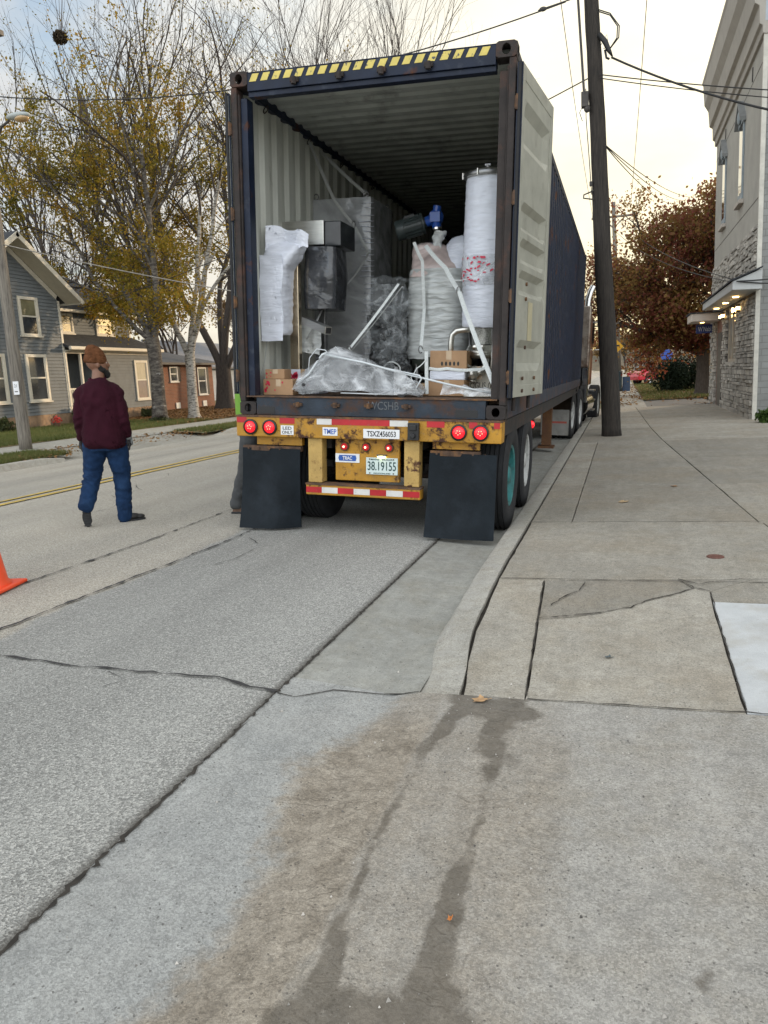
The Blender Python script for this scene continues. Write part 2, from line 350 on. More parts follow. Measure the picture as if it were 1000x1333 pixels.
def gmat(name, base, kind, rough=.9):
    """weathered road surfaces; positions are world metres"""
    m, nt, N, L, b = nodes(name)
    geo = N_(nt, 'ShaderNodeNewGeometry'); P = geo.outputs['Position']
    def noise(s, d=5, rg=.6, dist=0):
        n = N_(nt, 'ShaderNodeTexNoise', Scale=s, Detail=float(d), Roughness=rg, Distortion=float(dist)); L.new(P, n.inputs['Vector']); return n.outputs['Fac']
    def rng(v, a, b_, c, d):
        r = N_(nt, 'ShaderNodeMapRange'); r.clamp = True
        for k, q in zip(('From Min', 'From Max', 'To Min', 'To Max'), (a, b_, c, d)): r.inputs[k].default_value = q
        L.new(v, r.inputs[0]); return r.outputs[0]
    def mix(f, a, c, mode='MIX'):
        x = N_(nt, 'ShaderNodeMixRGB', blend_type=mode)
        if isinstance(f, (int, float)): x.inputs[0].default_value = f
        else: L.new(f, x.inputs[0])
        for i, q in ((1, a), (2, c)):
            if isinstance(q, tuple): x.inputs[i].default_value = c4(q)
            else: L.new(q, x.inputs[i])
        return x.outputs[0]
    def math_(op, a, c):
        x = N_(nt, 'ShaderNodeMath', operation=op)
        for i, q in enumerate((a, c)):
            if isinstance(q, (int, float)): x.inputs[i].default_value = q
            else: L.new(q, x.inputs[i])
        return x.outputs[0]
    def attr(n): a = N_(nt, 'ShaderNodeAttribute'); a.attribute_name = n; return a.outputs['Fac']
    sep = N_(nt, 'ShaderNodeSeparateXYZ'); L.new(P, sep.inputs[0])
    if kind == 'asphalt':
        v = N_(nt, 'ShaderNodeTexVoronoi', Scale=150.0); L.new(P, v.inputs['Vector'])
        vs = N_(nt, 'ShaderNodeSeparateXYZ'); L.new(v.outputs['Color'], vs.inputs[0])
        v2 = N_(nt, 'ShaderNodeTexVoronoi', Scale=330.0); L.new(P, v2.inputs['Vector'])
        vs2 = N_(nt, 'ShaderNodeSeparateXYZ'); L.new(v2.outputs['Color'], vs2.inputs[0])
        old = rng(math_('ADD', sep.outputs[0], math_('MULTIPLY', noise(1.6, 6), .35)), -3.22, -3.16, 1, 0)     # left of the long seam: older, tanner
        col = mix(old, (.29, .288, .268), (.37, .34, .285))
        col = mix(rng(noise(.35, 6), .35, .7, 0, .55), col, (.24, .24, .225))
        # wheel tracks run along the street
        mp = N_(nt, 'ShaderNodeMapping'); mp.inputs['Scale'].default_value = (1.3, .05, 1); L.new(P, mp.inputs[0])
        tr = N_(nt, 'ShaderNodeTexNoise', Scale=1.0, Detail=3.0); L.new(mp.outputs[0], tr.inputs['Vector'])
        col = mix(1.0, col, rng(tr.outputs['Fac'], .3, .7, .84, 1.14), 'MULTIPLY')
        col = mix(1.0, col, rng(vs.outputs[0], 0, 1, .66, 1.32), 'MULTIPLY')
        col = mix(1.0, col, rng(vs2.outputs[0], 0, 1, .72, 1.28), 'MULTIPLY')
        edge = rng(math_('ADD', sep.outputs[0], math_('MULTIPLY', noise(3, 4), .35)), -2.3, -1.42, 0, 1)       # bare aggregate near the gutter
        thr = rng(edge, 0, 1, .955, .80)
        chip = math_('GREATER_THAN', vs.outputs[1], thr)
        col = mix(math_('MULTIPLY', chip, rng(vs2.outputs[1], 0, 1, .3, 1)), col, (.56, .55, .51))
        col = mix(rng(math_('ABSOLUTE', math_('ADD', sep.outputs[0], 1.54), 0), 0, .05, .85, 0), col, (.06, .052, .042))
        L.new(col, b.inputs['Base Color'])
        hgt = math_('ADD', v.outputs['Distance'], math_('MULTIPLY', noise(25, 5), .8))
        bp = N_(nt, 'ShaderNodeBump', Strength=.55, Distance=.006); L.new(hgt, bp.inputs['Height']); L.new(bp.outputs[0], b.inputs['Normal'])
    else:
        col = mix(rng(noise(1.1, 7, .62), .3, .7, 0, 1), tuple(c * .86 for c in base), tuple(c * 1.12 for c in base))
        col = mix(rng(noise(9, 7, .7), .3, .75, 0, .6), col, tuple(c * .68 for c in base)); col = mix(rng(noise(2.7, 8, .75), .46, .66, 0, .45), col, (base[0] * .72, base[1] * .66, base[2] * .56)); col = mix(rng(noise(3.6, 8, .75), .5, .7, 0, .35), col, tuple(min(1, c * 1.3) for c in base)); col = mix(rng(noise(.9, 9, .8), .54, .60, 0, .22), col, (base[0]*.55, base[1]*.5, base[2]*.42))
        sp = N_(nt, 'ShaderNodeTexVoronoi', Scale=170.0); L.new(P, sp.inputs['Vector'])
        ss = N_(nt, 'ShaderNodeSeparateXYZ'); L.new(sp.outputs['Color'], ss.inputs[0])
        amp = {'gutter': .10, 'slab': .2, 'apron': .22, 'curb': .2}[kind]
        if kind == 'slab':
            r1 = geo.outputs['Random Per Island']
            col = mix(1.0, col, rng(r1, 0, 1, .80, 1.12), 'MULTIPLY')
            col = mix(rng(noise(.8, 6, .65), .48, .62, 0, .4), col, (.27, .225, .165))
        if kind == 'apron':
            sand, stain, blue = attr('sand'), attr('stain'), attr('blue')
            col = mix(blue, col, mix(rng(noise(2.2, 6), .3, .7, 0, 1), (.285, .292, .282), (.365, .365, .345)))
            grit = noise(38, 6, .75)
            sm = math_('MULTIPLY', sand, 1.0)
            col = mix(rng(math_('ADD', sm, math_('MULTIPLY', grit, .8)), .55, 1.25, 0, 1), col, mix(rng(noise(9, 8, .75), .35, .65, 0, 1), (.22, .19, .15), (.36, .32, .262)))
        col = mix(1.0, col, rng(ss.outputs[0], 0, 1, 1 - amp, 1 + amp), 'MULTIPLY')
        fine = noise(420, 2, .5); col = mix(1.0, col, rng(fine, .3, .7, 1 - amp * 1.0, 1 + amp * 1.0), 'MULTIPLY')
        dk = math_('GREATER_THAN', ss.outputs[1], .991); col = mix(math_('MULTIPLY', dk, .6), col, (.06, .055, .05))
        # rubbed, scuffed and rain-washed variation at hand size
        col = mix(1.0, col, rng(noise(17, 8, .8), .32, .68, .84, 1.14), 'MULTIPLY')
        mps = N_(nt, 'ShaderNodeMapping'); mps.inputs['Scale'].default_value = (7, 1.1, 1); mps.inputs['Rotation'].default_value = (0, 0, R(9)); L.new(P, mps.inputs[0])
        scn = N_(nt, 'ShaderNodeTexNoise', Scale=1.0, Detail=9.0, Roughness=.75); L.new(mps.outputs[0], scn.inputs['Vector'])
        col = mix(1.0, col, rng(scn.outputs['Fac'], .34, .66, .90, 1.09), 'MULTIPLY')
        # small dark pits and gum
        pv = N_(nt, 'ShaderNodeTexVoronoi', Scale=5.0); L.new(P, pv.inputs['Vector'])
        col = mix(rng(pv.outputs['Distance'], .035, .06, .4, 0), col, (.09, .085, .075))
        h = math_('ADD', math_('MULTIPLY', noise(60, 5, .7), .8), math_('MULTIPLY', noise(260, 2), .5))
        if kind == 'apron':
            # dried mud pressed into tread-like ridges
            wv = N_(nt, 'ShaderNodeTexVoronoi', Scale=9.0); wv.feature = 'DISTANCE_TO_EDGE'
            dm = N_(nt, 'ShaderNodeMixRGB'); dm.inputs[0].default_value = .42
            nn = N_(nt, 'ShaderNodeTexNoise', Scale=3.0, Detail=4.0); L.new(P, nn.inputs['Vector']); L.new(P, dm.inputs[1]); L.new(nn.outputs['Color'], dm.inputs[2])
            st = N_(nt, 'ShaderNodeMapping'); st.inputs['Scale'].default_value = (1, 2.2, 1); st.inputs['Rotation'].default_value = (0, 0, R(18)); L.new(dm.outputs[0], st.inputs[0]); L.new(st.outputs[0], wv.inputs['Vector'])
            ridge = rng(math_('ADD', wv.outputs['Distance'], math_('MULTIPLY', noise(45, 4, .7), .10)), .03, .13, 0, 1)
            rm = math_('MAXIMUM', sand, stain)
            brk = rng(noise(3.2, 6, .7), .38, .6, 0, 1)
            rdark = math_('MULTIPLY', math_('MULTIPLY', math_('SUBTRACT', 1.0, ridge), rm), brk)
            col = mix(math_('MULTIPLY', rdark, .55), col, (.10, .085, .065))
            h = math_('ADD', h, math_('MULTIPLY', math_('MULTIPLY', ridge, rm), math_('MULTIPLY', brk, 1.3)))
            h = math_('ADD', h, math_('MULTIPLY', math_('MULTIPLY', noise(16, 5), sand), 2.2))
            sn = rng(math_('ADD', stain, math_('MULTIPLY', math_('SUBTRACT', noise(26, 7, .75), .5), 1.1)), .30, .74, 0, 1)
            col = mix(math_('MULTIPLY', sn, .72), col, mix(rng(noise(12, 5), .3, .7, 0, 1), (.078, .066, .050), (.145, .125, .098)))
        if kind == 'curb':
            col = mix(rng(noise(7, 6), .45, .65, 0, .5), col, (.40, .39, .36))
        L.new(col, b.inputs['Base Color'])
        bp = N_(nt, 'ShaderNodeBump', Strength=.5, Distance=.005 if kind != 'apron' else .007); L.new(h, bp.inputs['Height']); L.new(bp.outputs[0], b.inputs['Normal'])
    b.inputs['Roughness'].default_value = rough; b.inputs['Specular IOR Level'].default_value = .3
    return m
g_asph = gmat('weathered_asphalt', (.15, .15, .15), 'asphalt')
g_gut = gmat('gutter_concrete', (.335, .335, .305), 'gutter')
g_slab = gmat('sidewalk_concrete', (.34, .318, .272), 'slab')
g_apron = gmat('driveway_concrete', (.37, .355, .322), 'apron')
g_curb = gmat('curb_concrete', (.40, .385, .34), 'curb')
g_joint = pm('joint_dirt', (.035, .030, .024), .95, var=.5, scale=20)
g_tar = pm('tar_seal', (.035, .034, .034), .7, var=.4, scale=9)

def sheet(name, xs, ys, fn, mat, attrs=None, kind='structure', smooth=True):
    xs = np.asarray(xs, float); ys = np.asarray(ys, float)
    X, Y = np.meshgrid(xs, ys); Z = fn(X, Y)
    v = np.stack([X, Y, Z], -1).reshape(-1, 3); nx, ny = len(xs), len(ys)
    i = np.arange((ny - 1) * (nx - 1)); r = i // (nx - 1); c = i % (nx - 1); a = r * nx + c
    f = np.stack([a, a + 1, a + nx + 1, a + nx], 1)
    me = bpy.data.meshes.new(name); me.vertices.add(len(v)); me.vertices.foreach_set('co', v.ravel().astype(np.float32))
    me.loops.add(f.size); me.loops.foreach_set('vertex_index', f.ravel().astype(np.int32))
    me.polygons.add(len(f)); me.polygons.foreach_set('loop_start', np.arange(0, f.size, 4, dtype=np.int32)); me.polygons.foreach_set('loop_total', np.full(len(f), 4, np.int32))
    me.update(); me.validate(); me.materials.append(mat)
    if smooth: me.polygons.foreach_set('use_smooth', [True] * len(f))
    for k, g in (attrs or {}).items():
        a = me.attributes.new(k, 'FLOAT', 'POINT'); a.data.foreach_set('value', g(X, Y).ravel().astype(np.float32))
    o = bpy.data.objects.new(name, me); COL.objects.link(o); return tag(o, kind=kind)

YF = [-6, -2, 0, 1, 2, 3, 3.26, 3.6, 4, 4.5, 5, 5.5, 6, 8, 12, 20, 30, 45, 60, 90, 140, 220, 330]
m_field = pm('dry_field_grass', (.13, .12, .055), .95, var=.35, scale=.05, patch=((.20, .16, .09), .4, .45, .7))
sheet('ground', [-1500, -300, -60, -25, -14, 0, 14, 60, 300, 1500], [-60, -4, 10, 30, 60, 120, 300, 700, 1800], lambda X, Y: X * 0 - .09, m_field)
road = sheet('road', np.arange(-11.2, -1.6, .4).tolist() + [-1.53], YF, lambda X, Y: np.interp(X, RX, RZ) + .006 * (vnoise(X * 1.5, Y * .4) - .5), g_asph)
sheet('gutter', [-1.54, -1.4, -1.2, -1.08, -.90], [y for y in YF if y >= 3.26], lambda X, Y: np.interp(X, RX, RZ) - .002, g_gut)

# the driveway crossing in the foreground
SAND = [(-1.16, 1.2), (-1.10, 1.48), (-1.07, 1.75), (-1.12, 2.09), (-1.19, 2.3), (-1.19, 2.61), (-1.11, 3.0), (-1.0, 3.3)]
def a_sand(X, Y):
    xe = np.interp(Y, [p[1] for p in SAND], [p[0] for p in SAND])
    xe = xe + .22 * (fbm(X * 4 + 5, Y * 4) - .5) + .05 * (vnoise(X * 40, Y * 40) - .5)
    s = smooth01((X - xe) / .16 + .2) * (1 - smooth01((X + .80 + .07 * (fbm(X * 6, Y * 6 + 9) - .5)) / .08))
    s2 = .55 * smooth01((X + .86) / .1) * (1 - smooth01((X + .30) / .25))
    return np.clip(np.maximum(s * (.72 + .5 * fbm(X * 7, Y * 7)), s2 * (.5 + fbm(X * 5 + 3, Y * 5))), 0, 1) * (1 - .5 * smooth01((Y - 2.7) / .5))
def a_blue(X, Y):
    xe = np.interp(Y, [p[1] for p in SAND], [p[0] for p in SAND]) + .22 * (fbm(X * 4 + 5, Y * 4) - .5) + .05 * (vnoise(X * 40, Y * 40) - .5)
    return 1 - smooth01((X - xe + .02) / .16)
def pl_dist(X, Y, pts):
    d = np.full(X.shape, 9.0); 
    for (x0, y0, w0), (x1, y1, w1) in zip(pts[:-1], pts[1:]):
        dx, dy = x1 - x0, y1 - y0; t = np.clip(((X - x0) * dx + (Y - y0) * dy) / (dx * dx + dy * dy), 0, 1)
        dd = np.hypot(X - x0 - t * dx, Y - y0 - t * dy) / (w0 + (w1 - w0) * t); d = np.minimum(d, dd)
    return d
ST1 = [(-.66, 3.30, .08), (-.70, 3.0, .05), (-.745, 2.7, .030), (-.73, 2.3, .015), (-.745, 2.0, .013), (-.72, 1.75, .018), (-.71, 1.6, .03), (-.68, 1.35, .09), (-.6, 1.1, .2)]
ST2 = [(-.45, 3.30, .07), (-.50, 2.95, .07), (-.475, 2.7, .045), (-.455, 2.45, .020), (-.45, 2.2, .016), (-.455, 2.05, .030), (-.45, 1.85, .045), (-.44, 1.65, .055), (-.44, 1.5, .08), (-.46, 1.1, .22)]
ST3 = [(-.68, 3.24, .10), (-.55, 3.16, .13), (-.44, 3.12, .11)]
ST4 = [(-.74, 1.38, .07), (-.58, 1.44, .10), (-.42, 1.46, .10), (-.22, 1.36, .04)]
ST5 = [(-.42, 2.72, .04), (-.28, 2.62, .055), (-.17, 2.52, .03)]
def a_stain(X, Y):
    wx = X + .035 * (fbm(X * 9, Y * 9) - .5) * 2; wy = Y + .1 * (fbm(X * 5 + 40, Y * 5) - .5)
    s = 0
    for pts, k in ((ST1, 1), (ST2, 1), (ST3, 1.1), (ST4, 1), (ST5, .62)):
        s = np.maximum(s, k * (1 - smooth01((pl_dist(wx, wy, pts) - .45) / 1.0)))
    s = np.maximum(s, .75 * (1 - smooth01(pl_dist(wx, wy, [(.18, 1.72, .035), (.2, 1.74, .035)]))))
    s = s * (.45 + .55 * smooth01((np.interp(Y, [1.2, 1.7, 2.0, 2.35, 2.5, 2.75, 2.95], [1, 1, .75, .15, .25, .65, 1]) + (fbm(X * 12, Y * 8 + 3) - .5) * 1.5)))
    s = np.maximum(s, .34 * (1 - smooth01((pl_dist(wx, wy, [(a, b, c * 1.9) for a, b, c in ST1]) - .3) / 1.1)))
    s = np.maximum(s, .34 * (1 - smooth01((pl_dist(wx, wy, [(a, b, c * 1.8) for a, b, c in ST2]) - .3) / 1.1)))
    return s * (.62 + .6 * fbm(X * 22 + 9, Y * 16))
sheet('driveway_apron', np.concatenate([np.arange(-1.54, .9, .0125), np.arange(.9, 8, .3)]), np.concatenate([[-6, -3, 0, .6], np.arange(.9, 3.27, .0125), [3.27]]),
      lambda X, Y: np.interp(X, RX, RZ) + np.where(X > -.93, curb_h(Y), 0) + .004 * (fbm(X * 3, Y * 3) - .5), g_apron, {'sand': a_sand, 'blue': a_blue, 'stain': a_stain})
sheet('lot_surface', [2.2, 4, 8, 14, 40], [3.27, 6, 10, 14, 19.2], lambda X, Y: H(X, Y) - .012, g_slab)
sheet('joint_bed', [-1.0, -.9, 0, 3.2], [3.2] + [y for y in YF if 3.2 < y < 32], lambda X, Y: H(X, Y) - .022, g_joint)

# sidewalk slabs: every slab its own island with a real, ragged gap
def slab_mesh():
    mb = MB()
    def slab(poly, dz=0.0, gap=.0042, jit=.0035, white=False, step=.12):
        pts = []
        n = len(poly); cx = sum(p[0] for p in poly) / n; cy = sum(p[1] for p in poly) / n
        for i in range(n):
            a, b_ = poly[i], poly[(i + 1) % n]; L_ = math.hypot(b_[0] - a[0], b_[1] - a[1]); k = max(1, min(40, int(L_ / step)))
            nx, ny = -(b_[1] - a[1]) / L_, (b_[0] - a[0]) / L_
            for j in range(k):
                t = j / k; x = a[0] + (b_[0] - a[0]) * t; y = a[1] + (b_[1] - a[1]) * t
                o_ = gap + abs(rnd.gauss(0, jit)) if j else gap
                pts.append((x + nx * o_, y + ny * o_))
        m_ = len(pts)
        top = [(x, y, Hs(x, y) + dz + rnd.uniform(0, .001)) for x, y in pts]
        ins = [(x + (cx - x) * .004 / max(.3, abs(cx - x) + abs(cy - y)), y + (cy - y) * .004 / max(.3, abs(cx - x) + abs(cy - y)), z) for x, y, z in top]
        low = [(x, y, z - .03) for x, y, z in top]
        top = [(x, y, z - .003) for x, y, z in top]
        mb.cur = 1 if white else 0
        mb.add(ins + top + low, [tuple(range(m_))] + [(i, m_ + i, m_ + (i + 1) % m_, (i + 1) % m_) for i in range(m_)] + [(m_ + i, 2 * m_ + i, 2 * m_ + (i + 1) % m_, m_ + (i + 1) % m_) for i in range(m_)])
    rect = lambda x0, x1, y0, y1: [(x0, y0), (x1, y0), (x1, y1), (x0, y1)]
    # long slabs are cut along y so that they follow the ground
    slab([(-.69, 3.275), (-.41, 3.275), (-.43, 3.7), (-.48, 4.93), (-.775, 4.93), (-.775, 4.05), (-.745, 3.65)])
    slab([(-.41, 3.275), (.50, 3.275), (.505, 4.78), (.42, 4.83), (.18, 4.62), (-.12, 4.37), (-.45, 4.24), (-.43, 3.7)])
    slab([(-.45, 4.24), (-.12, 4.37), (.18, 4.62), (.42, 4.83), (.34, 5.02), (-.48, 4.93)], dz=-.002)
    slab([(.34, 5.02), (.42, 4.83), (.505, 4.78), (.62, 4.9), (.80, 5.06)], dz=-.003, jit=.008)
    slab([(.505, 4.60), (2.3, 4.60), (2.3, 5.06), (.80, 5.06), (.62, 4.9), (.505, 4.78)])
    slab(rect(.50, 2.3, 3.275, 4.60), white=True, dz=.002)
    slab([(-.775, 4.93), (-.48, 4.93), (.34, 5.02), (.80, 5.06), (1.24, 5.06), (1.11, 6.85), (-.775, 6.85)])
    slab([(1.24, 5.06), (2.3, 5.06), (2.3, 6.85), (1.11, 6.85)])
    ys = [6.85, 9.1, 11.65, 14.5, 17.6, 20.6, 23.6, 26.6]
    for i in range(len(ys) - 1):
        y0, y1 = ys[i], ys[i + 1]; xa = lambda y: np.interp(y, [6, 16, 28], [1.13, .62, .4])
        if i < 3:
            slab(rect(-.775, -.42, y0, y1), jit=.001, gap=.004)
            slab([(-.42, y0), (xa(y0), y0), (xa(y1), y1), (-.42, y1)], jit=.001, gap=.006 if i else .004)
        else: slab([(-.775, y0), (xa(y0), y0), (xa(y1), y1), (-.775, y1)])
        slab([(xa(y0), y0), (2.9, y0), (2.9, y1), (xa(y1), y1)])
    o = mb.build('sidewalk', [g_slab, pm('new_pale_concrete', (.50, .515, .515), .9, var=.10, scale=6, bump=.5, bscale=150, patch=((.38, .36, .31), 3, .5, .75), patch2=((.30, .28, .24), 45, .62, .75))])
    return tag(o, kind='structure')
slab_mesh()
def curb(name, xf, xb, ys, side, zt):
    mb = MB(); rows = []
    for y in ys:
        ox = (.085 * (1 - float(smooth01((y - 3.25) / .9)))) if side > 0 else 0
        h = zt(y); b0 = float(np.interp(xf, RX, RZ)) if side > 0 else .055
        prof = [(xf - .03 * side, b0 - .01), (xf, b0 + h * .15), (xf + .035 * side, b0 + h * .88), (xf + .055 * side, b0 + h), (xb, b0 + h + .006), (xb, b0 - .05)]
        rows.append([(x + ox + rnd.gauss(0, .0015), y, z + rnd.gauss(0, .0012)) for x, z in prof])
    n = 6; vs = [p for r in rows for p in r]
    mb.add(vs, [(i*n+j, i*n+j+1, (i+1)*n+j+1, (i+1)*n+j) for i in range(len(rows)-1) for j in range(n-1)] + [tuple(range(n))[::-1], tuple((len(rows)-1)*n+j for j in range(n))])
    o = mb.build(name, g_curb); autosmooth(o, 50); return tag(o, kind='structure')
cys = np.concatenate([np.arange(3.27, 12, .15), np.arange(12, 60, 1.5), [80, 120, 200, 330]])
curb('curb_right', -.985, -.795, cys, 1, lambda y: max(.008, Hs(-.78, y) - .004 + .02) )
curb('curb_left', -11.22, -11.42, np.concatenate([np.arange(-6, 14.0, .5)]), -1, lambda y: .13 * (1 - max(0, (y - 12.6) / 1.4) ** 2))
curb('curb_left', -11.22, -11.42, np.concatenate([np.arange(20.0, 30, .4), np.arange(31, 60, 2), [90, 140, 330]]), -1, lambda y: .13 * min(1, max(0, (y - 19.9) / 1.2)))
def ribbon(mb, pts, w, dz=.003, jit=.3, step=.06):
    P = []
    for (x0, y0), (x1, y1) in zip(pts[:-1], pts[1:]):
        L_ = math.hypot(x1 - x0, y1 - y0); k = max(1, int(L_ / step))
        for j in range(k): P.append((x0 + (x1 - x0) * j / k, y0 + (y1 - y0) * j / k))
    P.append(pts[-1]); vs = []
    for i, (x, y) in enumerate(P):
        a = P[max(0, i - 1)]; c = P[min(len(P) - 1, i + 1)]; l = math.hypot(c[0] - a[0], c[1] - a[1]) or 1
        nx, ny = -(c[1] - a[1]) / l, (c[0] - a[0]) / l; ww = w * (1 + rnd.gauss(0, jit)); ox = rnd.gauss(0, w * .5 * min(1, jit * 2))
        for s in (-1, 1):
            q = (x + nx * (ox + s * max(.0008, ww) / 2), y + ny * (ox + s * max(.0008, ww) / 2)); vs.append((q[0], q[1], Hs(*q) + dz))
    mb.add(vs, [(2*i, 2*i+1, 2*i+3, 2*i+2) for i in range(len(P)-1)])
mb = MB()
ribbon(mb, [(-1.535, -2), (-1.535, 3), (-1.535, 12), (-1.535, 40)], .009, .005, .7, .018)
ribbon(mb, [(-1.53, 3.07), (-1.44, 3.06), (-1.30, 3.2), (-1.0, 3.26), (-.9, 3.27)], .007, .004)
for pts in ([(-.45, 4.26), (-.3, 4.31), (-.12, 4.37), (.05, 4.47), (.18, 4.62), (.3, 4.70), (.42, 4.83), (.36, 4.95)], [(.42, 4.83), (.505, 4.78)], [(.34, 5.0), (.45, 4.9), (.56, 4.97), (.7, 5.02), (1.0, 5.06)], [(-.40, 4.45), (-.33, 4.62), (-.25, 4.72), (-.22, 4.9)]): ribbon(mb, pts, .0065, .007, .7, .03)
for y in (4.94, 6.85): ribbon(mb, [(-.77, y), (.3, y + .02), (1.1, y + .03)], .007, .006, .4)
ribbon(mb, [(-.40, 3.27), (.5, 3.28), (2.2, 3.275)], .006, .006, .6); ribbon(mb, [(-.41, 3.3), (-.43, 3.7), (-.48, 4.9)], .006, .006, .5); ribbon(mb, [(.50, 3.3), (.505, 4.75)], .005, .006, .5)
mb.cur = 1
ribbon(mb, [(-3.6, 3.10), (-3.12, 3.09), (-2.55, 3.08), (-2.1, 3.13), (-1.88, 3.14), (-1.54, 3.07)], .015, .010, .5)
ribbon(mb, [(-2.45, 3.07), (-2.3, 3.0), (-2.36, 2.9)], .004, .005)
ribbon(mb, [(-3.42, -1), (-3.40, 2), (-3.46, 3.4), (-3.3, 5.8), (-3.35, 12), (-3.3, 40)], .014, .009, .8)
ribbon(mb, [(-4.15, -1), (-4.12, 3.4), (-4.02, 5.8), (-4.1, 10), (-4.05, 30)], .012, .009, .8)
for (x, y, n) in ((-5.6, 6.8, 7), (-6.5, 10, 9), (-3.0, 5.1, 3)):
    p = [(x, y)]
    for k in range(n): p.append((p[-1][0] + rnd.uniform(-.25, .25), p[-1][1] + rnd.uniform(.2, .5)))
    ribbon(mb, p, .006, .009, .6)
tag(mb.build('pavement_cracks', [g_joint, g_tar]), kind='structure')
mb = MB(); ribbon(mb, [(-7.15, -6), (-7.15, 120), (-7.15, 330)], .10, .012, .04, .5); ribbon(mb, [(-7.42, -6), (-7.42, 120), (-7.42, 330)], .10, .012, .04, .5)
tag(mb.build('centre_line_markings', pm('worn_yellow_line_paint', (.52, .36, .07), .7, var=.2, scale=8, patch=((.2, .19, .16), 14, .52, .66))), kind='structure')
# tall kerb-side grass strips, walks and lawns of the far side
m_lawn = pm('autumn_lawn', (.085, .095, .028), .95, var=.45, scale=2.5, bump=1, bscale=50, patch=((.17, .12, .05), 1.1, .42, .58), patch2=((.20, .12, .05), 9, .46, .62))
m_verge = pm('verge_grass', (.09, .095, .035), .95, var=.45, scale=5, bump=1, bscale=50, patch=((.22, .19, .14), 3, .5, .65))
g_walk = gmat('far_walk_concrete', (.34, .325, .28), 'curb')
sheet('verge_bed', [-12.64, -12.2, -11.8, -11.3], [y for y in YF], lambda X, Y: np.interp(X, [-12.64, -11.2], [.20, .05]) - .03, pm('bare_earth', (.13, .10, .07), .95, var=.3, scale=8, bump=.6))
sheet('verge_left', [-12.62, -12.2, -11.8, -11.42], np.arange(-6, 14.1, .5), lambda X, Y: H(X, Y) + .005 + .04 * fbm(X * 3, Y * 3), m_verge)
sheet('verge_left', [-12.62, -12.2, -11.8, -11.42], np.concatenate([np.arange(19.5, 40, .5), [60, 120, 330]]), lambda X, Y: H(X, Y) + .005 + .04 * fbm(X * 3, Y * 3), m_verge)
sheet('sidewalk_left', [-14.2, -13.5, -12.6], YF + [400], lambda X, Y: H(X, Y), g_walk)
sheet('driveway_left', [-19, -14.2], np.linspace(14.2, 15.6, 4), lambda X, Y: H(X, Y), g_walk)
sheet('driveway_crossing_left', [-12.62, -12, -11.6, -11.2], np.linspace(13.4, 20.6, 14), lambda X, Y: np.interp(X, [-12.62, -11.2], [.215, .062]) - .01, g_walk)
sheet('lawn_left', np.linspace(-60, -14.18, 60), np.concatenate([np.arange(-6, 60, .8), [80, 120, 330]]), lambda X, Y: H(X, Y) + .0 + .05 * (fbm(X * .7, Y * .7) - .5), m_lawn)
# right side beyond the building
sheet('walk_right_far', [-.15, .3, .78], np.concatenate([np.arange(26.6, 60, 2), [90, 150, 330]]), lambda X, Y: H(X, Y) - .004, g_walk)
sheet('asphalt_pad', [.5, 1.6, 2.9], [26.6, 28, 31.3], lambda X, Y: H(X, Y) - .008, pm('patched_asphalt', (.13, .13, .125), .9, var=.2, scale=3, bump=.4))
sheet('verge_right', [-.8, -.5, -.14], np.concatenate([np.arange(26.6, 60, 1), [90, 150, 330]]), lambda X, Y: H(X, Y) + .02 * fbm(X * 3, Y * 3), m_verge)
sheet('lawn_right', np.concatenate([np.linspace(.77, 12, 24), [20, 40]]), np.concatenate([np.arange(31.2, 70, 1), [90, 150, 330]]), lambda X, Y: H(X, Y) + .03 * fbm(X, Y), m_lawn)

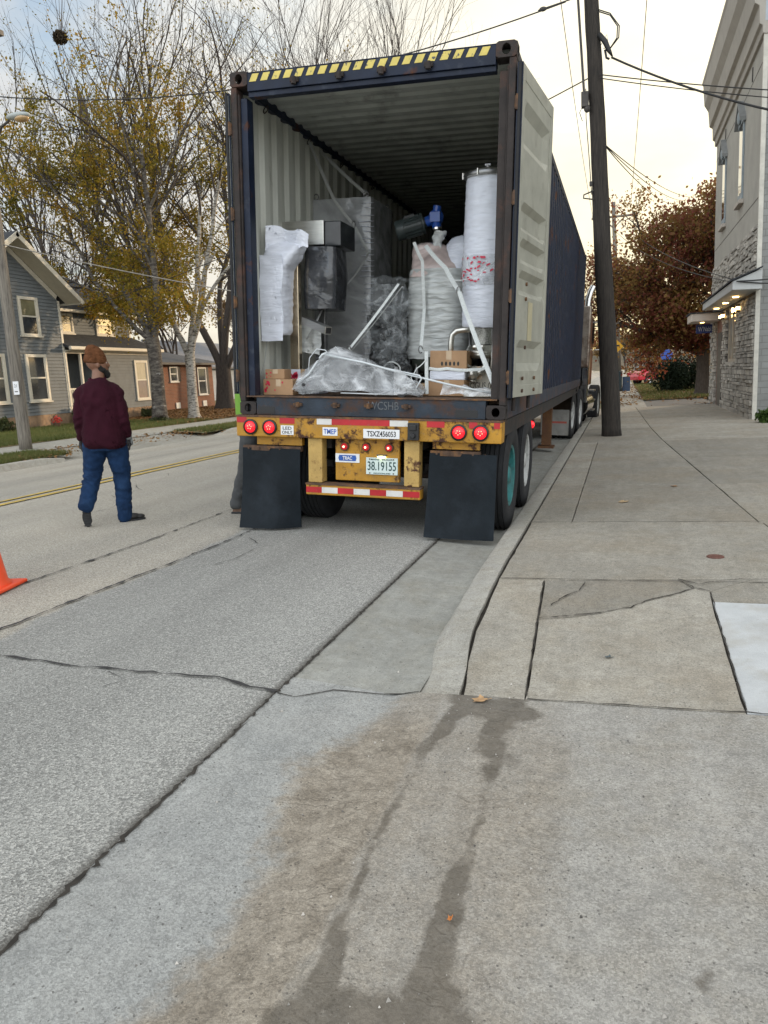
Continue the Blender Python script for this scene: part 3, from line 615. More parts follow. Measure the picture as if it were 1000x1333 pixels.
# ================================================================ CONTAINER ON ITS CHASSIS
LEAN = R(3.15)                      # the parking lane slopes to the gutter and the truck leans with it
T0 = Vector((-2.15, 6.45, 1.125)); TR = Matrix.Rotation(LEAN, 3, 'Y')
def TP(x, y, z): return T0 + TR @ Vector((x, y, z))
TROT = (0, LEAN, 0)
GZ = 1.09
cont = thing('shipping_container', 'dark blue steel shipping container, rear doors open, on the yellow trailer', 'shipping container', T0, TROT)
LEN = 12.19; HW = 1.219; HT = 2.896
def corrug(a0, a1, period, depth):
    """points (a, d) of a trapezoid wave"""
    out = []; a = a0
    seq = ((.36, 0), (.14, 1), (.36, 1), (.14, 0))
    d = 0; out.append((a, 0))
    while a < a1 - 1e-6:
        for w, e in seq:
            a = min(a1, a + w * period); out.append((a, e * depth))
            if a >= a1: break
    return out
def casting(x0, y0, z0, sx, sy):
    """hollow corner casting, slotted holes in its end and outer side; sx, sy: +1 means the outer side faces +x / the end faces -y"""
    mb = MB(); X, Y, Z, t = .162, .178, .118, .022
    def plate(w, h, rw, rh, M):
        n = 24; vs = []
        for d in (0, t):
            for k in range(n):
                a = 2 * math.pi * k / n; c, s = math.cos(a), math.sin(a)
                e = 1 / max(abs(c) / (w / 2), abs(s) / (h / 2)); vs.append(M @ Vector((c * e, d, s * e)))
            for k in range(n):
                a = 2 * math.pi * k / n; vs.append(M @ Vector((math.cos(a) * rw, d, math.sin(a) * rh)))
        fs = []
        for k in range(n):
            k2 = (k + 1) % n
            fs += [(k, k2, n + k2, n + k), (2*n + k, 3*n + k, 3*n + k2, 2*n + k2), (n + k, n + k2, 3*n + k2, 3*n + k), (k, 2*n + k, 2*n + k2, k2)]
        mb.add(vs, fs)
    cx, cz = x0 + X / 2, z0 + Z / 2
    plate(X, Z, .034, .040, Matrix.Translation((cx, y0 if sy > 0 else y0 + Y - t, cz)))
    xo = x0 + X - t if sx > 0 else x0
    plate(Y - 2 * t, Z, .036, .036, Matrix.Translation((xo + t if sx < 0 else xo + t, y0 + Y / 2, cz)) @ Matrix.Rotation(R(90), 4, 'Z'))
    xi0, xi1 = (x0, x0 + t) if sx > 0 else (x0 + X - t, x0 + X)
    ye = y0 + Y - t if sy > 0 else y0
    mb.box(x0 + t if sx > 0 else x0 + t, x0 + X - t, y0 + t, y0 + Y - t, z0 + .001, z0 + t)
    mb.box(x0 + t, x0 + X - t, y0 + t, y0 + Y - t, z0 + Z - t, z0 + Z - .001)
    mb.box(xi0, xi1, y0 + t, y0 + Y - t, z0, z0 + Z)
    return mb
for zz, zn in ((0, 0), (HT - .118, 1)):
    for sx in (-1, 1):
        for yy, sy in ((-.006, 1), (LEN - .172, -1)):
            casting(HW - .160 if sx > 0 else -HW - .002, yy, zz, sx, sy).build('corner_casting', m_darkfr, cont, bevel=.003)
for s in (-1, 1):
    mb = MB(); mb.box(*sorted((s*HW, s*1.165)), .0, .13, .119, HT - .119); mb.box(*sorted((s*1.165, s*1.15)), .02, .13, .165, HT - .17)
    mb.build('rear_corner_post', m_darkfr, cont, bevel=.006)
    MB().box(*sorted((s*1.149, s*1.088)), .045, .16, .168, 2.70).build('door_recess_panel', m_blue if s < 0 else m_darkfr, cont, bevel=.004)
    MB().box(*sorted((s*HW, s*1.10)), LEN - .12, LEN, .119, HT - .119).build('front_corner_post', m_blue, cont, bevel=.006)
    # hinge lugs on the post
    for z in (.35, 1.0, 1.75, 2.45):
        mb = MB(); mb.box(*sorted((s*1.218, s*1.242)), -.012, .05, z - .045, z + .045); mb.cyl((s*1.238, -.012, z - .055), (s*1.238, -.012, z + .055), .013, n=10)
        mb.build('hinge', m_rust, cont)
# header with hazard stripes
mb = MB(); mb.box(-1.06, 1.06, .0, .11, 2.735, 2.875); mb.box(-1.06, 1.06, .02, .10, 2.693, 2.734); mb.box(-1.06, 1.06, .0, .10, 2.876, 2.884)
hd = mb.build('door_header', m_blue, cont, bevel=.003)
mb = MB(); x = -1.04
while x < 1.03:
    mb.prism([(x, 2.808), (x + .062, 2.808), (x + .092, 2.868), (x + .030, 2.868)], -.003, Matrix(((1,0,0,0),(0,0,1,-.0005),(0,1,0,0),(0,0,0,1)))); x += .1035
mb.build('hazard_stripes', m_stripe, hd)
for x in (-.62, -.22, .14, .53):
    mb = MB(); mb.box(x - .035, x + .035, -.03, .0, 2.765, 2.80); mb.cyl((x, -.03, 2.745), (x, -.03, 2.80), .022, n=10)
    mb.build('lock_rod_keeper', m_darkfr, hd)
mb = MB(); mb.box(-1.055, 1.055, .0, .16, .0, .158); sl = mb.build('door_sill', m_bluesill, cont, bevel=.004)
MB().box(-1.149, 1.149, -.012, .17, .1585, .1695).build('sill_plate', m_rust, sl)
for x in (-.64, -.28, .03, .37):
    mb = MB(); mb.box(x - .04, x + .04, -.028, .0, .085, .11); mb.cyl((x, -.028, .075), (x, -.028, .12), .02, n=10); mb.build('lock_rod_keeper', m_rust, sl)
for x0, x1 in ((-1.04, -.875), (.80, .99)):
    MB().box(x0, x1, -.0025, .0, .012, .075).build('sill_pocket', m_black, sl)
text('chalk_marks', 'WCSHB', .28, .07, pm('faded_chalk', (.11, .12, .13), .9, var=.5, scale=60), sl, (.16, -.004, .10))
# walls
for s in (-1, 1):
    mb = MB(); prof = corrug(.13, LEN - .13, .278, .036)
    for d0, lay in ((0, 0), (.004, 1)):
        mb.cur = lay; vs = []
        for a, d in prof:
            x = s * (1.213 - d - d0)
            vs += [(x, a, .15), (x, a, 2.80)]
        mb.add(vs, [(2*i, 2*i+2, 2*i+3, 2*i+1) for i in range(len(prof)-1)])
    mb.build('side_wall', [m_blue, m_inner], cont)
    MB().box(*sorted((s*1.217, s*1.155)), .13, LEN - .13, 2.79, 2.872).build('top_side_rail', m_blue, cont, bevel=.004)
    MB().box(*sorted((s*1.217, s*1.17)), .13, LEN - .13, .0, .155).build('bottom_side_rail', pm('side_rail_dark', (.028, .034, .05), .7, var=.5, patch=(RUST, 4, .5, .65)), cont, bevel=.004)
    # lashing rings on the upper rail
    for yy in (.55, 1.6, 2.6, 3.8):
        mb = MB(); mb.tube([(s*1.15 + -s*.02*math.sin(t), yy + .03*math.cos(t), 2.76 + .03*math.sin(t)) for t in np.linspace(0, 2*math.pi, 10)], .006, 6); mb.build('lashing_ring', m_darkfr, cont)
mb = MB(); prof = corrug(.1, LEN - .1, .209, .022)
for d0, lay in ((0, 0), (.004, 1)):
    mb.cur = lay; vs = []
    for a, d in prof:
        z = 2.872 - d - d0; vs += [(-1.16, a, z), (1.16, a, z)]
    mb.add(vs, [(2*i, 2*i+1, 2*i+3, 2*i+2) for i in range(len(prof)-1)])
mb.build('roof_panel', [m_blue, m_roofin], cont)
mb = MB(); mb.box(-1.16, 1.16, LEN - .10, LEN - .02, .1, 2.86); mb.build('front_wall', m_inner, cont)
MB().box(-1.165, 1.165, .171, LEN - .1, .125, .165).build('floor', m_wood, cont)

# doors, swung right round
def door(sx, ang, label):
    d = bpy.data.objects.new('door', None); COL.objects.link(d); d.parent = cont
    d.location = (sx * 1.276, -.005, 0); d.rotation_euler = (0, 0, -sx * ang); d['label'] = label
    n = sx                                   # inner face looks to +n x
    W_, z0, z1 = 1.165, .185, 2.735
    # frame of hollow sections
    mb = MB()
    for (u0, u1, a, b) in ((.012, .085, z0, z1), (W_ - .08, W_, z0, z1), (.085, W_ - .08, z0, z0 + .10), (.085, W_ - .08, z1 - .11, z1)):
        mb.box(*sorted((0, -n * .046)), u0, u1, a, b)
    mb.build('door_frame', m_doorin, d, bevel=.004)
    MB().box(*sorted((-n * .001, -n * .046)), .0, .0115, z0, z1).build('door_edge', m_blue, d)
    prof = [(z0 + .10, -.006), (.40, -.006), (.47, -.046), (.60, -.046), (.66, -.002), (1.02, -.002), (1.07, -.046), (1.17, -.046), (1.22, -.002), (1.27, -.002), (1.32, -.046), (1.42, -.046), (1.47, -.002), (1.52, -.002), (1.57, -.046), (1.70, -.046),
            (1.75, -.002), (2.14, -.002), (2.22, -.046), (2.42, -.046), (2.50, -.004), (z1 - .11, -.004)]
    mb = MB(); vs = []
    for lay, off in ((0, 0), (1, -.003)):
        mb.cur = lay; vs = []
        for z, dd in prof: 
            e = .04 if dd < -.02 else 0
            vs += [(n * (dd + off), .085, z), (n * (dd * .2 + off - .004), .085 + .03, z), (n * (dd + off), .085 + .10, z), (n * (dd + off), W_ - .08 - .16, z), (n * (dd * .2 + off - .004), W_ - .085 - .03, z), (n * (dd * .2 + off - .004), W_ - .08, z)]
        mb.add(vs, [(6*i+j, 6*i+j+1, 6*i+j+7, 6*i+j+6) for i in range(len(prof)-1) for j in range(5)])
    mb.build('door_panel', [m_doorin, m_blue], d)
    g = MB()
    g.tube([(-n * .022, -.012, z0), (-n * .022, -.012, z1)], .013, 8)
    for k in range(16):
        z = z0 + .08 + k * .162; g.box(*sorted((-n * .004, -n * .012)), -.0015, .0, z, z + .012)
    g.build('door_gasket', m_gasket, d)
    mb = MB(); mb.box(*sorted((-n * .036, -n * .030)), -.0065, -.0005, z0 + .02, z1 - .02); mb.build('gasket_retainer_strip', pm('dull_zinc', (.34, .36, .35), .5, .3, var=.3, scale=20), d)
    for (u, z) in ((.3, .235), (.75, .235), (.3, .34), (.75, .34), (.35, .60), (.33, 1.0), (.33, 1.12)):
        MB().cyl((n * .0, u, z), (n * .014, u, z), .016, n=8).build('bolt', m_rust, d)
    for u in (.3, .86):
        mb = MB(); mb.cyl((-n * .065, u, .06), (-n * .065, u, 2.80), .017, n=8)
        for z in (.35, 1.0, 1.8, 2.5): mb.box(*sorted((-n * .046, -n * .085)), u - .035, u + .035, z - .03, z + .03)
        mb.build('locking_rod', m_darkfr, d)
    MB().box(*sorted((n * .0005, n * .0025)), .44, .60, .66, .985).build('caution_label', pm('aged_beige_label', (.44, .40, .26), .6, var=.1), d)
    lab = [('XHL', .30, .93)]
    return d
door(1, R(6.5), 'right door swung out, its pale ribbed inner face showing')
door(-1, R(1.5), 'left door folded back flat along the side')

# ---------------------------------------------------------------- chassis
ch = thing('container_trailer', 'yellow rusty container trailer with red tail lights and dark mud flaps', 'trailer', TP(0, 0, -GZ), TROT)
def cb(mb, name, mat, parent=None, bevel=0, smooth=False):
    """build in container coordinates, parent to the chassis"""
    if parent is None: return mb.build(name, mat, ch, loc=(0, 0, GZ), bevel=bevel, smooth=smooth)
    return mb.build(name, mat, parent, bevel=bevel, smooth=smooth)
beam = cb(MB().box(-1.235, 1.205, -.06, .12, -.196, -.004), 'rear_beam', m_yel, bevel=.008)
cb(MB().box(-1.238, 1.208, -.066, .125, -.0195, -.0035), 'beam_top_flange', m_rust, beam)
zz = -.045
for x0, x1, m in ((-1.228, -1.13, m_tapeR), (-.80, -.655, m_tapeR), (-.44, -.30, m_tapeW), (-.299, .235, m_tapeR), (.236, .40, m_tapeW), (.565, .72, m_tapeR), (.93, 1.0, m_tapeR), (1.14, 1.19, m_tapeR)):
    cb(MB().box(x0, x1, -.0625, -.0605, zz - .027, zz + .027), 'reflective_tape', m, beam)
def tail(x, z, r=.052):
    mb = MB(); mb.lathe([(r + .018, 0), (r + .018, .018), (r + .004, .028), (r + .002, .014), (0, .012)], 28, Matrix.Translation((x, -.061, z)) @ Matrix.Rotation(R(90), 4, 'X'))
    t = cb(mb, 'tail_light', m_black, beam); autosmooth(t)
    mb = MB(); mb.lathe([(r, .016), (r * .93, .026), (r * .6, .032), (0, .034)], 28, Matrix.Translation((x, -.061, z)) @ Matrix.Rotation(R(90), 4, 'X'))
    l = cb(mb, 'lens', m_tail, t); autosmooth(l, 70)
    for k in range(5):
        a = k * 1.256 + x; cb(MB().ell((x + .018 * math.cos(a), -.095, z + .018 * math.sin(a)), (.0045, .003, .0045)), 'diode', m_tailhot, t)
for x in (-1.088, -.897, .845, 1.03): tail(x, -.108)
def plate(name, x0, x1, z0, z1, txt, ink, sub=(.86, .62), y=-.0615, par=beam, mat=m_label, rot=0):
    o = MB().box(x0, x1, y - .002, y, z0, z1).build(name, mat, par)
    if isinstance(txt, str): txt = [(txt, (x0 + x1) / 2, (z0 + z1) / 2, (x1 - x0) * sub[0], (z1 - z0) * sub[1])]
    for s_, cx, cz, w, h in txt: text('lettering', s_, w, h, ink, o, (cx, y - .003, cz), bold=.012)
    return o
plate('sticker', -.79, -.665, -.172, -.088, [('LED', -.727, -.112, .085, .028), ('ONLY', -.727, -.150, .10, .028)], m_ink)
plate('sticker', -.385, -.245, -.168, -.095, 'TMEP', m_inkb)
plate('id_plate', -.004, .325, -.180, -.100, 'TSXZ456053', m_ink, (.80, .60))
mb = MB(); mb.box(.405, .505, -.10, -.0605, -.185, -.035); mb.box(.425, .485, -.115, -.10, -.10, -.05); mb.cyl((.455, -.125, -.145), (.455, -.10, -.145), .022, n=12)
cb(mb, 'air_gauge_box', m_black, beam, bevel=.006)
# posts, centre panel, bumper bar
for x0, x1 in ((-.545, -.410), (.356, .492)):
    cb(MB().box(x0, x1, -.02, .10, -.600, -.197), 'bumper_post', m_yel2, bevel=.006)
pan = cb(MB().box(-.30, .30, .03, .08, -.575, -.197), 'centre_panel', m_yel, bevel=.004)
bar = cb(MB().box(-.560, .512, -.05, .07, -.710, -.603), 'bumper_bar', m_yel, bevel=.008)
cb(MB().box(-.563, .515, -.056, .075, -.6185, -.6025), 'bar_top_flange', m_rust, bar)
for i in range(7):
    x = -.556 + i * .152; cb(MB().box(x, x + .151, -.0525, -.0505, -.688, -.636), 'reflective_tape', m_tapeR if i % 2 == 0 else m_tapeW, bar)
for x in (-.207, -.004, .208):
    mb = MB(); mb.lathe([(.042, 0), (.040, .02), (.030, .026)], 18, Matrix.Translation((x, .0295, -.268)) @ Matrix.Rotation(R(90), 4, 'X')); t = cb(mb, 'marker_light', m_rust, pan); autosmooth(t)
    mb = MB(); mb.lathe([(.030, .018), (.027, .034), (.012, .042), (0, .043)], 18, Matrix.Translation((x, .0295, -.268)) @ Matrix.Rotation(R(90), 4, 'X')); autosmooth(cb(mb, 'lens', m_markdim, t), 70)
    cb(MB().ell((x, -.013, -.268), (.008, .004, .008)), 'bulb', pm('marker_bulb', (1, .4, .2), .3, emit=((1, .3, .16), 9)), t)
plt = MB().box(-.004, .288, .014, .0205, -.508, -.358).build('licence_plate', m_plate, pan)
text('plate_number', '38.19155', .262, .080, m_inkg, plt, (.142, .0125, -.432), bold=.008)
text('plate_state', 'MAINE . TRAILER', .20, .014, m_inkg, plt, (.142, .0125, -.374), bold=.01); text('plate_motto', 'VACATIONLAND', .16, .012, m_inkg, plt, (.142, .0125, -.497), bold=.01)
for x in (.03, .25):
    for z in (-.372, -.496): MB().cyl((x, .008, z), (x, .014, z), .006, n=8).build('plate_screw', m_rust, plt)
MB().box(.10, .185, .0, .03, -.345, -.33).build('plate_lamp_housing', m_steeld, pan)
MB().ell((.142, .008, -.349), (.042, .014, .010)).build('plate_lamp', pm('plate_lamp_glow', (1, .95, .3), .3, emit=((1, .95, .28), 5)), pan)
st = MB().box(-.298, -.07, .024, .0285, -.412, -.333).build('sticker', m_label, pan)
mb = MB(); poly = [(-.262, -.398), (-.106, -.398), (-.098, -.372), (-.106, -.346), (-.262, -.346), (-.270, -.372)]
mb.prism(poly, -.002, Matrix(((1,0,0,0),(0,0,1,.0238),(0,1,0,0),(0,0,0,1)))); mb.build('logo_panel', pm('logo_blue', (.02, .09, .36), .4, var=.05), st)
text('logo_lettering', 'TRAC', .09, .034, m_label, st, (-.184, .0205, -.372), bold=.02)
# mud flaps
for s, x0, x1, bt, xb0, xb1, bend in ((-1, -1.20, -.62, -.285, -1.215, -.665, .32), (1, .585, 1.168, -.275, .55, 1.16, .05)):
    hb = cb(MB().box(x0 + (.0 if s < 0 else 0), x1 if s < 0 else 1.02, -.01, .05, bt - .045, bt), 'flap_hanger', m_rust, bevel=.003)
    if s < 0: cb(MB().box(-1.07, -.62, .02, .08, -.275, -.197), 'hanger_bracket', m_yel)
    else: cb(MB().box(.60, 1.01, .02, .08, -.262, -.197), 'hanger_bracket', m_yel)
    mb = MB(); nu, nv = 10, 14; vs = []
    for lay in (0, 1):
        for j in range(nv + 1):
            v = j / nv
            for i in range(nu + 1):
                u = i / nu; xa = x0 + (xb0 - x0) * v; xb = x1 + (xb1 - x1) * v
                x = xa + (xb - xa) * u; 
                y = -.018 - .05 * v * v - (.10 * v * v * max(0, (.5 - u)) if s < 0 else -.03 * v * (u - .5)) + (.22 * v ** 1.6 * max(0, u - .55) ** 1.2 * 1.6 if s < 0 else 0) + .012 * math.sin(5 * u + 2 * v)
                z = bt - .02 - (.745 if s < 0 else .735) * v
                vs.append((x, y + lay * .009, z))
    a = (nu + 1) * (nv + 1); fs = []
    for j in range(nv):
        for i in range(nu):
            q = j * (nu + 1) + i; fs += [(q, q + 1, q + nu + 2, q + nu + 1), (a + q, a + q + nu + 1, a + q + nu + 2, a + q + 1)]
    for i in range(nu): fs += [(i, a + i, a + i + 1, i + 1), (nv*(nu+1)+i, nv*(nu+1)+i+1, a+nv*(nu+1)+i+1, a+nv*(nu+1)+i)]
    for j in range(nv): q = j*(nu+1); fs += [(q, q+nu+1, a+q+nu+1, a+q), (q+nu, a+q+nu, a+q+2*nu+1, q+2*nu+1)]
    mb.add(vs, fs); autosmooth(cb(mb, 'mud_flap', m_flap), 50)
    for k in range(5):
        x = x0 + .06 + k * .105; cb(MB().cyl((x, -.022, bt - .024), (x, -.01, bt - .024), .009, n=8), 'bolt', m_rust, hb)
# frame rails and running gear
for s in (-1, 1):
    mb = MB(); mb.box(s*.42 - .05, s*.42 + .05, .12, LEN - .3, -.30, -.03); cb(mb, 'frame_rail', m_chdark, bevel=.004)
    mb = MB(); mb.box(*sorted((s*1.20, s*1.12)), .12, LEN + .05, -.15, -.012); cb(mb, 'side_rail', m_chdark, bevel=.004)
for y in (.6, 1.4, 2.2, 3.3, 4.6, 6, 7.4, 8.8, 10.2, 11.5): cb(MB().box(-1.12, 1.12, y - .04, y + .04, -.13, -.03), 'cross_member', m_chdark)
mb = MB(); mb.box(-.45, .45, 2.6, 2.9, -.75, -.32); mb.cyl((-.5, 2.45, -.45), (.5, 2.45, -.45), .11, n=14); cb(mb, 'air_tanks', m_chdark)
for s in (-1, 1):
    mb = MB(); mb.box(s*.9 - .08, s*.9 + .08, 7.55, 7.75, -.95, -.15); mb.box(s*.9 - .14, s*.9 + .14, 7.5, 7.8, -1.0, -.96); mb.box(s*.9 - .03, s*.9 + .03, 7.75, 8.4, -.4, -.3); cb(mb, 'landing_leg', pm('orange_brown_paint', (.10, .042, .012), .7, var=.4, patch=(RUST, 6, .5, .65)))
sl_ = cb(MB().box(1.125, 1.20, 2.5, 2.56, -.27, -.16), 'side_light_bracket', m_chdark)
cb(MB().lathe([(.045, 0), (.043, .02), (.02, .032), (0, .034)], 20, Matrix.Translation((1.165, 2.498, -.215)) @ Matrix.Rotation(R(90), 4, 'X')), 'side_light', m_tail)
def wheel_mb(x0, x1, r, rr, outward):
    """tyre profile turned about X"""
    w = x1 - x0; c = (x0 + x1) / 2
    h = w / 2
    prof = [(rr, -h*.78), (rr + .03, -h*.95), (r*.80, -h), (r*.94, -h*.93), (r*.985, -h*.80)]
    k = 5
    for g in range(k):
        a = -h*.76 + g * (h*1.52) / k; b = a + h*1.52/k
        prof += [(r, a + .006), (r, b - .006), (r - .012, b - .005), (r - .012, b + .001)]
    prof += [(r*.985, h*.80), (r*.94, h*.93), (r*.80, h), (rr + .03, h*.95), (rr, h*.78)]
    return prof, c
MX = Matrix.Rotation(R(90), 4, 'Y')
def wheel(y, s, parent, zc, r, rimmat, xo=1.20, gz=0):
    for k, (a, b) in enumerate(((xo - .275, xo), (xo - .61, xo - .335))):
        x0, x1 = (a, b) if s > 0 else (-b, -a)
        prof, c = wheel_mb(x0, x1, r, .29, s)
        o = MB().lathe(prof, 48, MX).build('wheel', m_tyre, parent, loc=(c, y, zc + gz)); autosmooth(o, 35)
        # rim: dished disc with hand holes and hub
        d = s if k == 0 else -s
        h = (x1 - x0) / 2
        rp = [(.292, d*h*.80), (.285, d*h*.86), (.262, d*h*.80), (.255, d*h*.30), (.235, -d*h*.05), (.17, -d*h*.10), (.15, d*h*.15), (.10, d*h*.18), (.095, d*h*.62), (.07, d*h*.80), (.0, d*h*.82)]
        rm = MB().lathe(rp, 32, MX).build('rim', rimmat if k == 0 else m_chdark, o); autosmooth(rm, 45)
        if k == 0:
            mb = MB()
            for q in range(10):
                t = 2 * math.pi * q / 10; mb.cyl((d*h*.12, .135*math.cos(t), .135*math.sin(t)), (d*h*.42, .135*math.cos(t), .135*math.sin(t)), .014, n=6)
            mb.build('lug_nuts', m_rust, rm)
for i, (y, rm) in enumerate(((.80, m_teal), (2.05, m_wrim))):
    for s in (-1, 1): wheel(y, s, ch, GZ - 1.085 + .51, .51, rm if s > 0 else m_wrim)
    mb = MB(); mb.cyl((-.9, y, -.575), (.9, y, -.575), .065, n=12); mb.box(-.55, -.45, y - .45, y + .45, -.50, -.44); mb.box(.45, .55, y - .45, y + .45, -.50, -.44); cb(mb, 'axle', m_chdark)

# ---------------------------------------------------------------- tractor
tr = thing('tractor_truck', 'brown orange semi truck with a tall chrome exhaust stack, in front of the container', 'truck', TP(.14, LEN + .5, -GZ), (0, LEAN, R(-4)))
m_cab = pm('cab_burnt_orange', (.20, .055, .015), .3, var=.15, coat=.5, patch=((.10, .04, .02), 5, .55, .8))
m_chrome = pm('chrome', (.55, .55, .54), .12, 1, var=.1)
ty = 0   # local: y measured from the container's front + .5 ; z from the ground
mb = MB(); sec = [(0, .95, 2.95), (.25, 1.05, 3.1), (1.3, 1.08, 3.15), (1.6, 1.1, 3.05), (2.2, 1.08, 2.75), (2.5, 1.0, 2.2)]
vs = []
for y, hw, zt in sec: vs += [(-hw, y, 1.05), (hw, y, 1.05), (hw, y, zt - .25), (hw - .2, y, zt), (-hw + .2, y, zt), (-hw, y, zt - .25)]
mb.add(vs, [(6*i+j, 6*i+(j+1)%6, 6*i+6+(j+1)%6, 6*i+6+j) for i in range(len(sec)-1) for j in range(6)] + [(5,4,3,2,1,0), tuple(30+j for j in range(6))])
cab = mb.build('cab', m_cab, tr, bevel=.04)
mb = MB(); vs = []
sec = [(2.5, .78, 2.15), (3.6, .72, 2.0), (4.3, .62, 1.85)]
for y, hw, zt in sec: vs += [(-hw, y, .8), (hw, y, .8), (hw, y, zt - .15), (hw - .15, y, zt), (-hw + .15, y, zt), (-hw, y, zt - .15)]
mb.add(vs, [(6*i+j, 6*i+(j+1)%6, 6*i+6+(j+1)%6, 6*i+6+j) for i in range(2) for j in range(6)] + [(5,4,3,2,1,0), tuple(12+j for j in range(6))]); mb.build('hood', m_cab, tr, bevel=.04)
for s in (-1, 1):
    MB().box(*sorted((s*1.094, s*1.105)), 1.65, 2.15, 2.1, 2.7).build('side_window', pm('dark_glass', (.02, .025, .03), .05), cab)
    mb = MB(); mb.tube([(s*1.16, -.15, .9), (s*1.16, -.15, 2.85), (s*1.17, -.14, 3.05), (s*1.21, -.10, 3.22), (s*1.26, -.06, 3.34)], .075, 16, flat=(1, 0, 0)); mb.box(s*1.16 - .09, s*1.16 + .09, -.24, -.06, .7, 1.5)
    autosmooth(mb.build('exhaust_stack', m_chrome, tr))
    mb = MB(); mb.box(s*1.16 - .10, s*1.16 + .10, -.25, -.04, 1.5, 2.9); mb.build('heat_shield', pm('heat_shield_steel', (.30, .26, .22), .45, .8, var=.3, scale=5, patch=(RUST, 5, .5, .7)), tr, bevel=.03)
    mb = MB(); mb.box(*sorted((s*1.44, s*1.62)), 2.2, 2.28, 2.05, 2.6)
    mi = mb.build('mirror', m_black, tr, bevel=.02)
    mb = MB(); mb.tube([(s*1.08, 2.25, 2.65), (s*1.53, 2.25, 2.66), (s*1.53, 2.25, 1.95), (s*1.08, 2.25, 1.95)], .014, 6); mb.build('mirror_arm', m_chrome, mi)
    MB().ell((s*1.53, 2.23, 1.92), (.11, .05, .11)).build('round_mirror', m_chrome, mi)
    mb = MB(); mb.cyl((s*.95, .2, .62), (s*.95, 1.5, .62), .30, n=20); autosmooth(mb.build('fuel_tank', m_chrome, tr))
    mb = MB(); [mb.box(*sorted((s*.85, s*1.22)), 1.6, 2.1, z, z + .04) for z in (.4, .65, .9)]; mb.build('cab_step', m_steeld, tr)
    wheel(3.3, s, tr, .51, .51, m_wrim, xo=1.20)
    for y in (-2.05, -.75): wheel(y, s, tr, .51, .51, m_wrim)
    mb = MB(); fl = mb.box(*sorted((s*.62, s*1.19)), -2.70, -2.68, .13, .66); fo = mb.build('mud_flap', pm('pale_grey_flap', (.22, .215, .20), .6, var=.15, patch=((.12, .11, .1), 4, .5, .8)), tr, bevel=.004)
    MB().box(*sorted((s*.66, s*1.15)), -2.703, -2.7005, .38, .42).build('flap_print', pm('faded_red_print', (.35, .07, .05), .6), fo)
    mb = MB()
    for a0 in range(10): 
        t0, t1 = R(-10 + a0 * 18), R(-10 + (a0 + 1) * 18)
        p = [( -2.05 - .58*math.cos(t), .55 + .58*math.sin(t)) for t in (t0, t1)]
        mb.add([(s*.60, p[0][0], p[0][1]), (s*1.21, p[0][0], p[0][1]), (s*1.21, p[1][0], p[1][1]), (s*.60, p[1][0], p[1][1])], [(0,1,2,3)])
    mb.build('fender', m_chrome, tr)
mb = MB(); mb.box(-.45, -.35, -3.0, 4.2, .75, .98); mb.box(.35, .45, -3.0, 4.2, .75, .98); mb.box(-.5, .5, -1.9, -.9, .98, 1.07); mb.build('chassis_frame', m_chdark, tr)

# ================================================================ THE LOAD
def cargo(name, label, cat, x, y, z=.1705, rz=0, group=None):
    return thing(name, label, cat, TP(x, y, z), TROT if not rz else (TR @ Matrix.Rotation(rz, 3, 'Z')).to_euler(), group)
from mathutils import noise as mn
def wrinkle(o, amp, scale, oct_=3, aniso=(1,1,1)):
    """push the vertices of a dense mesh about so that wraps crease and sag"""
    me = o.data
    for v in me.vertices:
        p = Vector((v.co.x*aniso[0], v.co.y*aniso[1], v.co.z*aniso[2])) * scale
        n = mn.fractal(p, .7, 2.1, oct_); v.co += v.normal * n * amp
    me.update()
def soft_shell(name, secs, mat, parent, n=36, sub=28, amp=.012, scale=6, sq=.5, aniso=(1,1,1), cap=True):
    """lofted wrap: secs = [(z, cx, cy, rx, ry)], sq = squareness"""
    zs = [s[0] for s in secs]; vs = []
    for i in range(sub + 1):
        z = zs[0] + (zs[-1] - zs[0]) * i / sub
        q = [np.interp(z, zs, [s[k] for s in secs]) for k in range(1, 5)]
        for j in range(n):
            a = 2 * math.pi * j / n; c, s_ = math.cos(a), math.sin(a)
            e = (abs(c) ** (2 / sq) + abs(s_) ** (2 / sq)) ** (-sq / 2) if sq < 1 else 1
            vs.append((q[0] + c * e * q[2], q[1] + s_ * e * q[3], z))
    fs = [(i*n+j, i*n+(j+1)%n, (i+1)*n+(j+1)%n, (i+1)*n+j) for i in range(sub) for j in range(n)]
    if cap: fs += [tuple(range(n))[::-1], tuple(sub*n + j for j in range(n))]
    o = MB().add(vs, fs).build(name, mat, parent, smooth=True)
    wrinkle(o, amp, scale, 3, aniso); autosmooth(o, 60); return o
